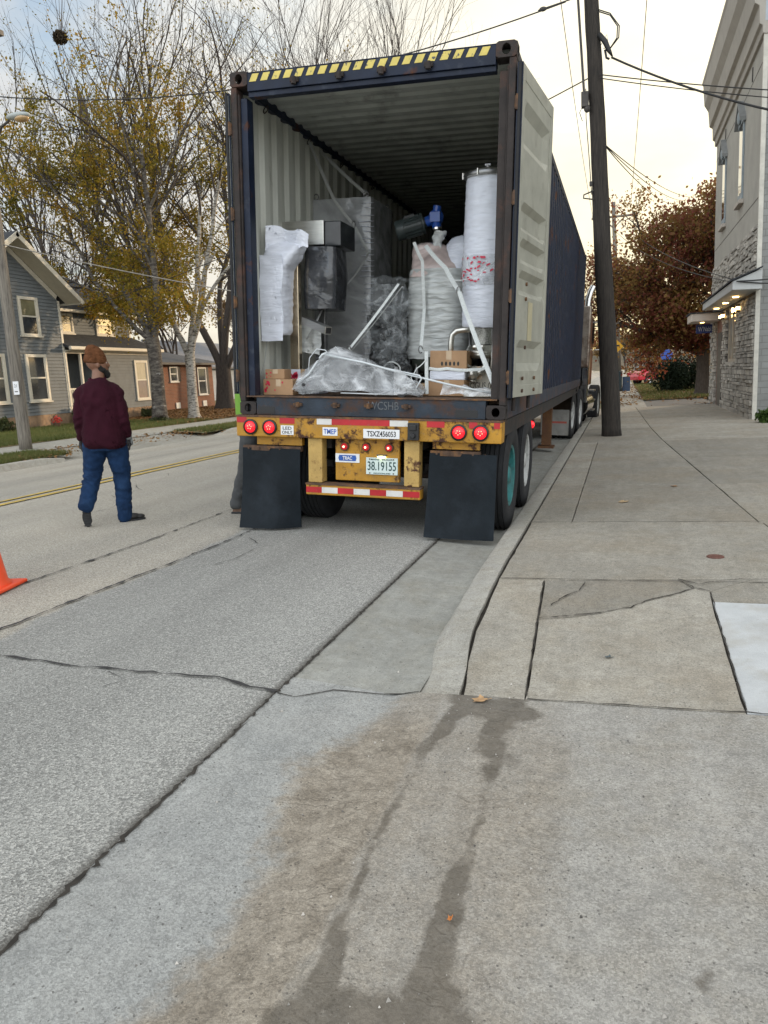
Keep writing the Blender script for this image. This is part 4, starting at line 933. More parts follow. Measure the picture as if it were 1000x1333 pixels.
def crumple(name, fn, nu, nv, mat, parent, amp=.03, scale=7, aniso=(1, 1, 1), facet=True):
    """creased film: irregular facets with sharp folds"""
    r_ = random.Random(nu * 7 + nv)
    vs = [fn((i + (r_.uniform(-.42, .42) if 0 < i < nu else 0)) / nu, (j + (r_.uniform(-.42, .42) if 0 < j < nv else 0)) / nv) for j in range(nv + 1) for i in range(nu + 1)]
    fs = []
    for j in range(nv):
        for i in range(nu):
            q = j*(nu+1)+i
            fs += [(q, q+1, q+nu+2), (q, q+nu+2, q+nu+1)] if r_.random() < .5 else [(q, q+1, q+nu+1), (q+1, q+nu+2, q+nu+1)]
    o = MB().add(vs, fs).build(name, mat, parent, smooth=not facet)
    for v in o.data.vertices:
        p = Vector((v.co.x*aniso[0], v.co.y*aniso[1], v.co.z*aniso[2])) * scale; d = mn.noise_vector(p) + mn.noise_vector(p * 2.3) * .5
        v.co += d * amp + v.normal * (1 - abs(mn.noise(p * 1.2)) * 2) * amp * .8
    o.data.update()
    if facet:
        b_ = o.modifiers.new('s', 'SUBSURF'); b_.subdivision_type = 'SIMPLE'; b_.levels = 1; b_.render_levels = 1
    return o

# tall wrapped cabinet (local origin at the middle of its foot)
c = cargo('wrapped_cabinet', 'tall dark grey cabinet in stretch wrap, behind the foam-draped machine at the left wall', 'cabinet', -.85, 2.15)
soft_shell('cabinet_body', [(0, 0, 0, .34, .42), (2.03, 0, 0, .34, .42)], m_wrapg, c, n=64, sub=50, amp=.006, scale=9, sq=.08, aniso=(1, 1, 4))
mb = MB()
for k in range(34):
    z = .05 + k * .058 + rnd.uniform(-.01, .01); w = rnd.uniform(.07, .14)
    mb.tube([(.345 - w, -.427, z + rnd.uniform(-.01, .01)), (.33, -.429, z), (.349, -.41, z), (.352, -.36, z + .01)], .0035, 5)
mb.build('film_folds', m_wrapw, c, smooth=True)
for x, y in ((-.30, -.38), (.27, -.38), (.27, .38)):
    mb = MB(); mb.tube([(x + .028*math.cos(t), y, 2.065 + .03*math.sin(t)) for t in np.linspace(0, 2*math.pi, 14)], .007, 6); mb.cyl((x, y, 2.02), (x, y, 2.04), .012, n=8); mb.build('lifting_eye', m_steeld, c, smooth=True)
# stainless machine with foam wrap over its left
mc = cargo('packing_machine', 'stainless steel machine frame at the left wall, its head draped in white foam wrap', 'machine', -.86, .95)
MB().box(-.375, .13, -.05, .42, 1.435, 1.665).build('hopper_box', m_steel, mc, bevel=.004)
MB().box(.131, .30, -.03, .40, 1.42, 1.655).build('motor_housing', pm('smoked_panel', (.03, .033, .036), .15, var=.3), mc, bevel=.01)
MB().box(-.145, -.05, -.28, -.20, .06, 1.42).build('leg', pm('warm_stainless', (.60, .50, .36), .25, 1, var=.15, stretch=(3, 3, .7), scale=4), mc, bevel=.006)
MB().box(-.05, .02, .25, .33, .0, 1.42).build('leg', m_steeld, mc, bevel=.006)
mb = MB(); M_ = Matrix.Translation((.02, -.30, .70)) @ Matrix.Rotation(R(-38), 4, 'Z') @ Matrix.Rotation(R(14), 4, 'Y')
ct = MB(); ct.box(0, .46, -.035, .035, -.035, .035, M_); ct.build('cross_tube', m_steel, mc, bevel=.003); MB().box(.461, .463, -.027, .027, -.027, .027, M_).build('tube_mouth', m_black, mc)
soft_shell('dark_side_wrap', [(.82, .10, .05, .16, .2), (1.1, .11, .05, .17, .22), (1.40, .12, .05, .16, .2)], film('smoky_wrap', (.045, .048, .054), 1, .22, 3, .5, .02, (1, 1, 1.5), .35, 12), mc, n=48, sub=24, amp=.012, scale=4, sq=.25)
mb = MB(); mb.tube([(-.17, -.24, 1.12), (-.14, -.27, 1.05), (-.12, -.27, .98), (-.16, -.25, .88), (-.13, -.26, .80)], .022, 10); mb.build('flexible_conduit', m_steeld, mc, smooth=True)
fo = soft_shell('foam_wrap', [(.56, -.20, -.42, .100, .12), (.58, -.20, -.42, .108, .13), (.9, -.195, -.42, .112, .14), (1.16, -.19, -.42, .118, .15), (1.30, -.14, -.40, .17, .15), (1.38, -.12, -.36, .17, .13), (1.44, -.12, -.30, .14, .10), (1.50, -.14, -.25, .10, .08)], m_wrapw, mc, n=72, sub=70, amp=.012, scale=6, sq=.45, aniso=(1, 1, 2.2))
crumple('foam_drape', lambda u, v: (-.27 + .40 * u, -.52 + .05 * math.sin(u * 5) + .12 * u, 1.55 - .10 * u + .03 * math.sin(u * 3) - .30 * v * (1 - .62 * u) + .02 * math.sin(9 * u)), 40, 18, m_wrapw, mc, .014, 5, facet=False)
crumple('foam_sheet', lambda u, v: (-.31 + .225 * u, -.575 + .012 * math.sin(9 * v), .50 + .78 * v), 24, 40, m_wrapw, mc, .008, 5, facet=False)
crumple('foam_tail', lambda u, v: (-.20 + .30 * u, -.12 + .03 * u, .42 + .28 * v - .05 * u), 14, 14, m_wrapl, mc, .015, 6, facet=False)

# wrapped column at the right post
cc = cargo('wrapped_column', 'tall white-wrapped column with round steel lid and red-printed tape, at the right post', 'column', .865, .98)
soft_shell('wrap', [(.62, 0, 0, .205, .205), (.66, 0, 0, .218, .218), (1.2, 0, 0, .222, .222), (1.93, 0, 0, .206, .206), (1.965, 0, 0, .195, .195)], m_wrapw, cc, n=56, sub=90, amp=.006, scale=9, sq=1, aniso=(1, 1, 7))
autosmooth(MB().lathe([(.19, 1.95), (.228, 1.955), (.228, 1.985), (.20, 1.99), (.19, 2.01), (.10, 2.035), (0, 2.04)], 40).build('lid', m_steel, cc))
autosmooth(MB().lathe([(.234, 1.952), (.240, 1.97), (.234, 1.99)], 40).build('clamp_ring', m_steeld, cc))
mb = MB(); mb.cyl((-.01, -.02, 2.03), (-.01, -.02, 2.07), .018, n=10); mb.box(-.035, .015, -.03, -.01, 2.065, 2.08); mb.build('lid_fitting', m_steeld, cc)
for a in (200, 255, 310):
    mb = MB(); x, y = .238 * math.cos(R(a)), .238 * math.sin(R(a)); mb.cyl((x, y, 1.945), (x, y, 2.0), .010, n=8); mb.build('clamp_bolt', m_steel, cc)
bd = soft_shell('clear_tape_band', [(1.0, 0, 0, .228, .228), (1.1, 0, 0, .234, .234), (1.27, 0, 0, .230, .230)], m_clear, cc, n=48, sub=16, amp=.008, scale=9, sq=1, cap=False)
mb = MB()
for k in range(46):
    a = R(rnd.uniform(185, 350)); z = rnd.uniform(1.01, 1.25); r = .2375; w = rnd.uniform(.010, .026); h = rnd.uniform(.006, .014); tl = rnd.uniform(-.5, .6)
    q = []
    for (du, dz) in ((-w, -h), (w, -h * .4), (w * .7, h), (-w * .6, h * .8)):
        aa = a + (du * math.cos(tl) - dz * math.sin(tl)) / r; q.append((r * math.cos(aa), r * math.sin(aa), z + du * math.sin(tl) + dz * math.cos(tl)))
    mb.add(q, [(0, 1, 2, 3)])
mb.build('red_tape_print', m_redprint, bd)
# supporting legs, pump and valve under it
mb = MB(); mb.tube([(-.26, -.30, .0), (-.26, -.30, .50), (-.25, -.30, .555), (-.21, -.30, .59), (-.14, -.29, .60), (-.04, -.27, .60)], .026, 14); mb.build('bent_pipe_leg', m_steel, cc, smooth=True)
mb = MB(); mb.cyl((.135, -.30, .0), (.135, -.30, .60), .024, n=16); mb.build('pipe_leg', m_steel, cc, smooth=True)
mb = MB(); mb.cyl((.18, .1, .0), (.18, .1, .62), .02, n=12); mb.cyl((-.16, .12, .0), (-.16, .12, .62), .02, n=12); mb.build('rear_leg', m_steeld, cc, smooth=True)
autosmooth(MB().cyl((0, -.04, .47), (0, -.04, .63), .115, n=36).build('mesh_basket', pm('mesh_steel', (.30, .30, .28), .4, .8, var=.5, scale=90), cc))
autosmooth(MB().cyl((.16, .02, .43), (.16, .02, .60), .085, n=24).build('side_canister', m_steeld, cc))
mb = MB(); mb.lathe([(.0, .34), (.12, .345), (.15, .37), (.15, .385), (.155, .39), (.155, .41), (.15, .415), (.13, .46), (.0, .465)], 32, Matrix.Translation((-.005, -.10, 0))); autosmooth(mb.build('pump_bowl', m_steel, cc))
mb = MB(); mb.ell((-.04, -.25, .445), (.035, .02, .028)); mb.ell((.02, -.25, .445), (.03, .02, .026)); mb.cyl((-.15, -.22, .41), (.15, -.22, .40), .009, n=8); mb.build('clamp', m_steel, cc, smooth=True)
mb = MB(); mb.tube([(.07, -.26, .34), (.06, -.27, .27), (.02, -.29, .22), (-.03, -.30, .20)], [.026, .028, .03, .032], 14); mb.ell((-.055, -.30, .20), (.06, .05, .05)); mb.cyl((-.055, -.36, .20), (-.055, -.33, .20), .052, n=16); mb.cyl((-.10, -.30, .15), (-.02, -.30, .13), .016, n=8); mb.tube([(-.06, -.33, .26), (-.12, -.34, .29), (-.24, -.35, .30)], .012, 8); mb.build('valve', m_steel, cc, smooth=True)
# drum vessel wrapped in layers
dv = cargo('wrapped_vessel', 'wide vessel wrapped in layers of cloudy stretch film, in the middle of the container', 'vessel', .31, 1.55)
soft_shell('layered_wrap', [(.34, 0, 0, .33, .31), (.40, 0, 0, .335, .32), (1.05, 0, 0, .335, .32), (1.22, 0, 0, .32, .31)], m_wrapl, dv, n=64, sub=70, amp=.010, scale=7, sq=.75, aniso=(1, 1, 5))
soft_shell('pink_bag', [(1.15, -.02, 0, .31, .30), (1.25, -.03, 0, .28, .26), (1.47, -.11, 0, .18, .15), (1.49, -.12, 0, .15, .10)], m_wrapp, dv, n=48, sub=26, amp=.03, scale=5, sq=.6)
soft_shell('foam_roll', [(1.18, .18, -.02, .20, .22), (1.34, .19, 0, .19, .2), (1.48, .20, 0, .16, .15), (1.54, .20, 0, .09, .08)], m_wrapw, dv, n=40, sub=26, amp=.022, scale=5, sq=.9)
soft_shell('knotted_top', [(1.40, -.02, -.12, .06, .05), (1.48, -.02, -.12, .05, .04), (1.58, 0, -.12, .07, .05)], m_wrapl, dv, n=24, sub=16, amp=.03, scale=9, sq=1)
autosmooth(MB().lathe([(.0, .19), (.22, .20), (.30, .26), (.325, .36)], 40).build('vessel_bottom', pm('dull_green_steel', (.10, .12, .10), .4, .5, var=.3), dv))
mb = MB(); [mb.cyl((x, y, 0), (x, y, .3), .03, n=10) for x, y in ((-.2, -.2), (.2, -.2), (-.2, .2), (.2, .2))]; mb.build('vessel_feet', m_steeld, dv)
# motor with blue gearbox
mo = cargo('gear_motor', 'dark grey electric motor with blue gearbox, tilted above the middle of the load', 'motor', .03, 2.05, 1.55)
Mm = Matrix.Translation((-.17, 0, .38)) @ Matrix.Rotation(R(14), 4, 'Z') @ Matrix.Rotation(R(-16), 4, 'Y') @ Matrix.Rotation(R(90), 4, 'Y')
mb = MB(); mb.lathe([(0, -.19), (.095, -.185), (.108, -.16), (.108, -.10), (.098, -.098), (.098, .10), (.112, .105), (.112, .125), (.06, .13), (.06, .17), (0, .17)], 30, Mm)
for k in range(18):
    a = 2 * math.pi * k / 18; mb.box(.095, .112, -.004, .004, -.09, .09, Mm @ Matrix.Rotation(a, 4, 'Z'))
mm_ = mb.build('motor_body', pm('dark_green_grey_paint', (.05, .065, .065), .4, var=.2), mo); autosmooth(mm_)
MB().box(-.12, -.07, -.06, .06, -.07, .05, Mm).build('terminal_box', pm('black_box', (.03, .035, .035), .5), mo, bevel=.006)
mb = MB(); mb.cyl((.0, -.02, .42), (.13, -.05, .46), .055, n=18); mb.ell((.10, -.04, .455), (.085, .075, .085)); mb.cyl((.10, -.045, .46), (.115, -.05, .57), .045, n=16); mb.cyl((.1, -.045, .45), (.115, -.06, .34), .05, n=16); mb.box(.05, .16, -.12, -.04, .40, .50)
gb = mb.build('gearbox', pm('gearbox_blue', (.02, .09, .42), .35, var=.15, coat=.3), mo); autosmooth(gb)
mb = MB(); mb.cyl((.115, -.06, .345), (.118, -.06, .325), .058, n=18); mb.cyl((.12, -.06, .33), (.15, -.065, .20), .022, n=12); mb.cyl((.15, -.065, .24), (.158, -.066, .195), .036, n=14); mb.tube([(.10, -.07, .34), (.11, -.08, .2), (.16, -.08, .06), (.19, -.08, -.05)], .008, 6); autosmooth(mb.build('drive_shaft', m_chrome, mo))
mb = MB(); mb.tube([(.16, -.06, .20), (.19, -.03, -.1), (.2, 0, -.4)], .02, 8); mb.build('shaft_tail', m_steeld, mo, smooth=True)
# dark tangle of wrapped fittings
tg = cargo('wrapped_fittings', 'dark tangle of hoses under shiny film, between the cabinet and the vessel', 'fittings', -.20, 1.35)
mb = MB()
for k in range(22):
    x, y, z = rnd.uniform(-.16, .16), rnd.uniform(-.12, .25), rnd.uniform(.1, .75); r = rnd.uniform(.04, .1); a = rnd.uniform(0, 3)
    mb.tube([(x + r*math.cos(t + a), y + .04*math.sin(t*2), z + r*1.3*math.sin(t + a)) for t in np.linspace(0, 4.6, 12)], rnd.uniform(.012, .028), 8)
for k in range(8):
    x, z = rnd.uniform(-.14, .14), rnd.uniform(.15, .8); mb.cyl((x, -.1, z), (x + rnd.uniform(-.05, .05), -.14, z + .03), rnd.uniform(.025, .05), n=14)
mb.build('hoses', pm('black_hose', (.012, .012, .013), .4, coat=.3), tg, smooth=True)
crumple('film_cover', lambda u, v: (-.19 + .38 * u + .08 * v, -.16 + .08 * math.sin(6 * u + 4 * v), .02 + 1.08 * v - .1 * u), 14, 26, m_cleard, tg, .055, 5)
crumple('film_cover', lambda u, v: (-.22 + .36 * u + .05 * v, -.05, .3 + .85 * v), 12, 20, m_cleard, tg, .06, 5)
mb = MB(); mb.tube([(.10 + .09*math.cos(t), -.22 + .02*math.sin(3*t), .22 + .09*math.sin(t)) for t in np.linspace(0, 6.0, 26)], .008, 6); mb.build('coiled_tube', m_strap, tg, smooth=True)
# long film-wrapped bundle lying along the sill
bn = cargo('film_wrapped_bundle', 'crumpled heap of pipes in clear plastic film on the floor at the sill', 'bundle', .02, .30)
def heap(u, v):
    x = -.76 + 1.18 * u; h = np.interp(u, [0, .08, .28, .45, .7, .9, 1], [.16, .26, .41, .33, .21, .12, .02])
    return (x, -.16 + .34 * v, .012 + h * math.sin(min(1, v * 1.25 + .04) * 1.62))
crumple('film', heap, 44, 11, m_clear, bn, .036, 5, (.6, 1, 1)); crumple('film', lambda u, v: (lambda p: (p[0]*1.01, p[1] - .012, p[2]*1.03 + .004))(heap(u, v)), 30, 8, m_clear, bn, .03, 4, (.6, 1, 1))
crumple('film_inner', lambda u, v: (lambda p: (p[0] * .95, p[1] + .03, p[2] * .85))(heap(u, v)), 34, 12, film('grey_crumpled_film', (.16, .17, .175), .85, .18, 5, .7, .04, (1, 1, 1), .6, 16), bn, .04, 5)
crumple('film_tail', lambda u, v: (.62 + .44 * u, -.14 + .12 * v, .02 + .09 * math.sin(3.1 * v) * (1 - .4 * u)), 14, 6, m_clear, bn, .022, 7)
crumple('film_flap', lambda u, v: (.20 + .24 * u * (1 - v * .6), -.19, .02 + .24 * v * (1 - u * .1)), 9, 9, m_clear, bn, .02, 7)
mb = MB()
mb.tube([(-.48, -.10, .37), (-.1, -.12, .30), (.25, -.12, .21), (.7, -.13, .11), (1.08, -.14, .04)], .0095, 8)
mb.tube([(-.48, -.09, .38), (.0, -.11, .27), (.42, -.14, .19), (.44, -.15, .16), (.36, -.16, .02)], .007, 8)
mb.tube([(-.75, -.12, .10), (-.62, -.13, .2), (-.50, -.11, .37), (-.46, -.10, .385)], .011, 8)
mb.tube([(-.3, -.17, .03), (.0, -.18, .025), (.3, -.175, .02)], .006, 6)
mb.tube([(-.64, -.12, .16), (-.62, -.12, .34), (-.55, -.12, .42), (-.47, -.11, .41), (-.44, -.10, .37)], .005, 6)
mb.build('pipes', pm('white_tubing', (.58, .62, .64), .35, var=.1, coat=.3), bn, smooth=True)
for a_, b_, r_ in (((-.53, -.16, .33), (-.53, -.17, .34), .018), ((.27, -.17, .05), (.27, -.19, .05), .05), ((-.66, -.17, .10), (-.66, -.18, .10), .016)): MB().cyl(a_, b_, r_, n=16).build('pipe_end', m_black, bn)
# boxes
def carton(label, x, y, z, w, d, h, rz=0, tape=True, red=False, txt=None, name='cardboard_box', mat=None):
    b = cargo(name, label, 'box', x, y, z, rz, 'boxes loaded in the container')
    o = MB().box(-w/2, w/2, -d/2, d/2, 0, h).build('carton', mat or m_card, b, bevel=.004)
    mb = MB(); mb.box(-w/2 + .002, w/2 - .002, -.025, .025, h + .0005, h + .0015); mb.box(-.02, .03, -d/2 - .0015, -d/2 - .0005, h*.55, h) if tape else None
    mb.build('packing_tape', pm('clear_brown_tape', (.46, .33, .2), .25, var=.1, coat=.4), b)
    if red:
        mb = MB()
        for k in range(red):
            cx, cz = rnd.uniform(-w*.45, -w*.2) if k % 3 else rnd.uniform(-w*.4, w*.35), rnd.uniform(h*.12, h*.85); s_ = h * rnd.uniform(.05, .13)
            pts = [(cx + s_*math.cos(t)*rnd.uniform(.5, 1.2), -d/2 - .003, cz + s_*math.sin(t)*rnd.uniform(.6, 1.2)) for t in np.linspace(0, 6.28, 8)[:-1]]
            mb.add(pts, [tuple(range(7))])
        mb.build('red_print', m_redprint, b)['kind'] = 'stuff'
    if txt: text('printing', txt, w * .5, h * .22, m_ink, b, (w*.05, -d/2 - .002, h * .35))
    return b
carton('larger brown carton with red print at the sill, bottom left of the opening', -.93, .36, .1705, .31, .28, .145, R(-4), red=9)
carton('small carton with red print on top of the larger carton at the left', -1.0, .37, .317, .19, .2, .09, R(5), red=6)
carton('white film-wrapped box with red print behind the two cartons at the left', -.87, .78, .1705, .34, .26, .235, 0, red=14, mat=m_wrapw, name='wrapped_box')
carton('upper brown carton right of the upright strap below the vessel', .60, .72, .40, .34, .3, .18, R(2), txt='.....')
carton('lower brown carton right of the upright strap, with a white film layer above', .60, .70, .1705, .34, .3, .145, R(-3))
MB()
wb = carton('white carton with black printing behind the pump legs', .86, .86, .1705, .40, .22, .27, 0, txt='OGUS C', mat=pm('white_board', (.50, .47, .40), .7, var=.12))
carton('flat pale carton lying beneath the pump at the right post', .92, .55, .1705, .30, .22, .07, R(6), mat=pm('white_board', (.5, .47, .4), .7))
carton('thin wood-brown carton low in the shadow under the vessel', .36, .68, .1705, .14, .2, .11, R(3))
w_ = cargo('foam_slab', 'white foam slab sandwiched between the two brown cartons', 'packing foam', .60, .70, .3165); MB().box(-.165, .165, -.15, .15, 0, .082).build('slab', m_wrapw, w_, bevel=.01)
# straps: flat webbing between points given in container coordinates
def strap(label, pts, w=.018, mat=None, name='lashing_strap', hook=None):
    p0 = Vector(pts[0]); t = cargo(name, label, 'strap', *p0, group='straps lashing the load')
    P = [Vector(p) - p0 for p in pts]; Q = []
    for a, b_ in zip(P[:-1], P[1:]):
        for k in range(6): Q.append(a.lerp(b_, k / 6) + Vector((0, 0, -.01 * math.sin(math.pi * k / 6))))
    Q.append(P[-1]); mb = MB(); mb.tube(Q, [(w, .0025)] * len(Q), 6, flat=(1, 0, .3)); mb.build('webbing', mat or m_strap, t)
    for h in (hook or []):
        q = P[h]; mb = MB(); mb.tube([q + Vector((.02*math.cos(a), -.006, .035*math.sin(a))) for a in np.linspace(0, 6.28, 12)], .006, 6); mb.build('buckle', m_steeld, t, smooth=True)
strap('grey strap from the left wall top down across the cabinet front to the floor', [(-1.15, 1.6, 2.75), (-.86, 1.55, 2.15), (-.66, 1.60, 1.90), (-.50, 1.62, 1.62), (-.55, 1.3, 1.35), (-.78, .95, .98), (-.86, .75, .7)], .016, m_strapg, hook=(2,))
strap('grey strap from the left wall top to the lifting eye of the cabinet', [(-1.15, 1.9, 2.74), (-.585, 1.77, 2.24)], .016, m_strapg, hook=(1,))
strap('slack strap rising from the bundle to the middle of the load', [(-.42, .75, .60), (.02, .95, 1.22)], .014, m_strap, hook=(0,))
strap('second strap beside the slack one rising to the middle', [(-.41, .78, .58), (.05, .98, 1.20)], .006, m_strapg)
strap('upright pale strap down the front of the vessel to the floor', [(.13, 1.10, 1.62), (.20, 1.16, 1.45), (.215, 1.20, 1.0), (.235, 1.0, .60), (.42, .48, .57), (.435, .46, .19)], .016, m_strap, hook=(3,))
strap('wide pale strap slanting from the vessel top over to the right post', [(.22, 1.2, 1.6), (.47, .98, 1.36), (.66, .72, 1.12), (.80, .50, .85), (1.12, .12, .24)], .020, m_strap, hook=(2,))
strap('narrow pale strap from the column band to the right post', [(.60, .78, 1.22), (.80, .60, 1.22), (.98, .45, 1.30), (1.14, .2, 1.38)], .010, m_strap)
strap('double grey strap hanging from the right roof rail to the column lid', [(1.13, .75, 2.74), (1.06, .78, 2.50), (.98, .85, 2.23)], .012, m_strapg, hook=(1,))
strap('thin second strap beside the one above the column lid', [(1.13, .80, 2.70), (1.10, .85, 2.5), (1.05, .9, 2.22)], .006, m_strapg)
strap('thin cord hanging down the left wall from the foam wrap', [(-1.06, .50, 1.30), (-1.12, .45, .9), (-1.15, .4, .5), (-1.2, .3, .2)], .004, m_strapg, 'cord')
strap('pale strap wound round the cartons and the bent pipe leg', [(.43, .55, .42), (.6, .54, .42), (.85, .55, .41), (.98, .56, .44)], .014, m_strap)
strap('thin looping white cord between the upright strap and the bundle', [(.42, .47, .5), (.34, .44, .42), (.29, .43, .34), (.33, .42, .28), (.41, .40, .20)], .005, m_strap, 'cord')

# ================================================================ PEOPLE
def fused(name, mbv, mat, parent, voxel=.012, smooth=4, amp=0, scale=8, aniso=(1,1,1), fold=None, loc=None):
    """join overlapping closed shapes into one continuous skin"""
    o = mbv.build(name, mat, None, merge=True)
    r = o.modifiers.new('r', 'REMESH'); r.mode = 'VOXEL'; r.voxel_size = voxel
    s = o.modifiers.new('s', 'SMOOTH'); s.factor = .5; s.iterations = smooth
    bpy.context.view_layer.update()
    me = bpy.data.meshes.new_from_object(o.evaluated_get(bpy.context.evaluated_depsgraph_get()))
    bpy.data.objects.remove(o); me.name = name
    o = bpy.data.objects.new(name, me); COL.objects.link(o); o.parent = parent
    if loc: o.location = loc
    me.materials.clear(); me.materials.append(mat)
    me.polygons.foreach_set('use_smooth', [True] * len(me.polygons))
    if amp or fold:
        for v in me.vertices:
            d = 0
            if amp:
                p = Vector((v.co.x*aniso[0], v.co.y*aniso[1], v.co.z*aniso[2])) * scale
                q = p + mn.noise_vector(p * .5) * .8
                d += (1 - abs(mn.noise(q)) * 2.2) * amp
            if fold: d += fold(v.co)
            v.co += v.normal * d
        me.update()
    return o
def limb(mb, pts, rs, n=18):
    """tapered chain with round ends; rs radii or (a, b)"""
    P = [Vector(p) for p in pts]
    mb.tube(P, rs, n)
    for p, r in zip(P, rs):
        ra = r if not hasattr(r, '__len__') else min(r); mb.ell(p, (ra*.995, ra*.995, ra*.995), nu=16, nv=10)
def loft(mb, secs, n=32):
    vs = []
    for z, cx, cy, rx, ry in secs:
        for j in range(n):
            a = 2*math.pi*j/n; c, s_ = math.cos(a), math.sin(a); e = (abs(c)**2.6 + abs(s_)**2.6) ** (-1/2.6)
            vs.append((cx + c*e*rx, cy + s_*e*ry, z))
    k = len(secs); fs = [(i*n+j, i*n+(j+1)%n, (i+1)*n+(j+1)%n, (i+1)*n+j) for i in range(k-1) for j in range(n)] + [tuple(range(n))[::-1], tuple((k-1)*n+j for j in range(n))]
    mb.add(vs, fs)
m_skin = pm('skin_brown', (.20, .098, .06), .55, var=.12, scale=12, bump=.1)
m_skinl = pm('skin_light', (.42, .25, .18), .55, var=.1, scale=12, bump=.1)
m_sweat = pm('burgundy_knit', (.031, .0055, .012), .92, var=.22, scale=5, bump=.5, bscale=260, spec=.15)
m_sweatd = pm('burgundy_rib', (.045, .007, .017), .95, var=.2, bump=.8, bscale=200, spec=.1)
m_jean = pm('blue_denim', (.009, .026, .068), .9, var=.35, scale=9, bump=.4, bscale=220, spec=.15, patch=((.020, .05, .115), 5, .5, .75))
m_beanie = pm('rust_brown_knit', (.115, .048, .022), .95, var=.35, scale=16, bump=1, bscale=90, stretch=(1, 1, .6), spec=.1)
m_hair = pm('black_hair', (.010, .008, .007), .7, var=.4, scale=60, bump=1, bscale=220)
m_boot = pm('black_boot_leather', (.012, .012, .012), .5, var=.3, scale=20)
m_sole = pm('boot_sole_rubber', (.028, .030, .032), .85, var=.3, scale=30, bump=.6, bscale=60)
m_glove = pm('work_glove_palm', (.030, .030, .032), .8, var=.3, bump=.4)
m_gloveg = pm('work_glove_back', (.20, .21, .21), .9, var=.3, scale=30, bump=.5, bscale=160)
def hand(mb, w, down, side, out, size=1.0, curl=.5):
    """palm, four unequal curled fingers and a thumb. w wrist, down: along the hand, side: across toward the thumb, out: palm normal"""
    w, d, s_, o = Vector(w), Vector(down).normalized(), Vector(side).normalized(), Vector(out).normalized()
    k = size
    limb(mb, [w, w + d*.035*k, w + d*.085*k], [(.024*k, .020*k), (.036*k, .018*k), (.040*k, .016*k)], 14)
    for i, (off, L_, r) in enumerate(((.031, .075, .0098), (.011, .084, .0102), (-.010, .078, .0098), (-.030, .062, .0088))):
        b = w + d*.085*k + s_*off*k; p = [b - d*.02*k, b]
        a = .25 + .12 * i * curl; dirv = d.copy()
        for seg, f in ((0, .42), (1, .33), (2, .25)):
            ang = a + seg * .55 * curl; dirv = d*math.cos(ang*(seg+1)*.6) + o*math.sin(ang*(seg+1)*.6) + s_*(off*2.2)
            p.append(p[-1] + dirv.normalized() * L_ * f * k)
        limb(mb, p, [r*k, r*k, r*k*.95, r*k*.88, r*k*.78], 10)
    b = w + d*.03*k + s_*.026*k
    limb(mb, [b, b + (d*.6 + s_*.75 + o*.3).normalized()*.035*k, b + (d*.6 + s_*.75 + o*.3).normalized()*.035*k + (d*.85 + s_*.3 + o*.35).normalized()*.030*k, b + (d*.6 + s_*.75 + o*.3).normalized()*.035*k + (d*.85 + s_*.3 + o*.4).normalized()*.054*k], [.014*k, .0125*k, .011*k, .009*k], 10)
def head(mb, c, yaw, k=1.0, tilt=0):
    """skull, jaw, nose, ears, brow, lips; the face looks along +y before yaw"""
    Mh = Matrix.Translation(c) @ Matrix.Rotation(yaw, 4, 'Z') @ Matrix.Rotation(tilt, 4, 'X')
    def e(p, r): mb.ell(Mh @ Vector([q*k for q in p]), [q*k for q in r], Mh.to_3x3().to_4x4(), 20, 14)
    e((0, -.012, .035), (.077, .096, .092)); e((0, .028, -.035), (.058, .062, .068)); e((0, .050, -.075), (.034, .034, .026)); e((0, .02, .0), (.066, .078, .075))
    e((0, .098, -.008), (.011, .020, .022)); e((0, .106, -.020), (.016, .014, .011)); e((0, .086, .022), (.045, .014, .010))
    e((0, .090, -.048), (.024, .013, .006)); e((0, .089, -.058), (.021, .013, .007))
    for s in (-1, 1): e((s*.078, -.004, -.006), (.010, .020, .032)); e((s*.030, .072, -.012), (.020, .018, .018))
    return Mh
def eyes(Mh, parent, k=1.0):
    me_ = pm('eye_white', (.6, .58, .54), .3, var=0); mi_ = pm('eye_iris', (.02, .012, .008), .1, var=0)
    for s in (-1, 1):
        o = MB().ell(Mh @ Vector((s*.030*k, .083*k, .008*k)), (.0115*k, .0115*k, .0095*k)).build('eye', me_, parent, smooth=True)
        MB().ell(Mh @ Vector((s*.030*k, .0925*k, .008*k)), (.0055*k, .004*k, .0055*k)).build('iris', mi_, o, smooth=True)

# -- the man in the burgundy sweater, walking away
man = thing('person', 'man in burgundy sweater, brown beanie and blue jeans walking away across the road', 'person', (-4.92, 6.50, .142), (0, 0, R(27))); man.scale = (.93, .93, .955)
k_ = 1.0
hipL, hipR = (-.105, 0, .88), (.105, .01, .88)
kneL, ankL = (-.165, .05, .53), (-.215, -.20, .27)
kneR, ankR = (.135, .045, .50), (.125, .02, .10)
mb = MB()
loft(mb, [(.84, 0, .01, .17, .13), (.92, 0, .0, .185, .145), (1.05, 0, .01, .165, .15), (1.2, 0, .01, .17, .145), (1.35, 0, .0, .17, .125), (1.43, 0, -.01, .14, .09), (1.475, 0, -.015, .09, .07)])
limb(mb, [(0, -.015, 1.44), (.005, .0, 1.50), (.01, .012, 1.57)], [.075, .066, .062])
Mh = head(mb, (.012, .022, 1.655), R(-74), 1.06, R(4))
for s in (-1, 1): limb(mb, [(s*.14, -.01, 1.40), (s*.185, -.015, 1.36), (s*.215, -.03, 1.10), (s*.230, .05, .93)], [.06, .058, .045, .032])
limb(mb, [hipL, kneL, ankL], [.10, .065, .045]); limb(mb, [hipR, kneR, ankR], [.10, .065, .045])
body = fused('body', mb, m_skin, man, .011, 3)
eyes(Mh, body, 1.02)
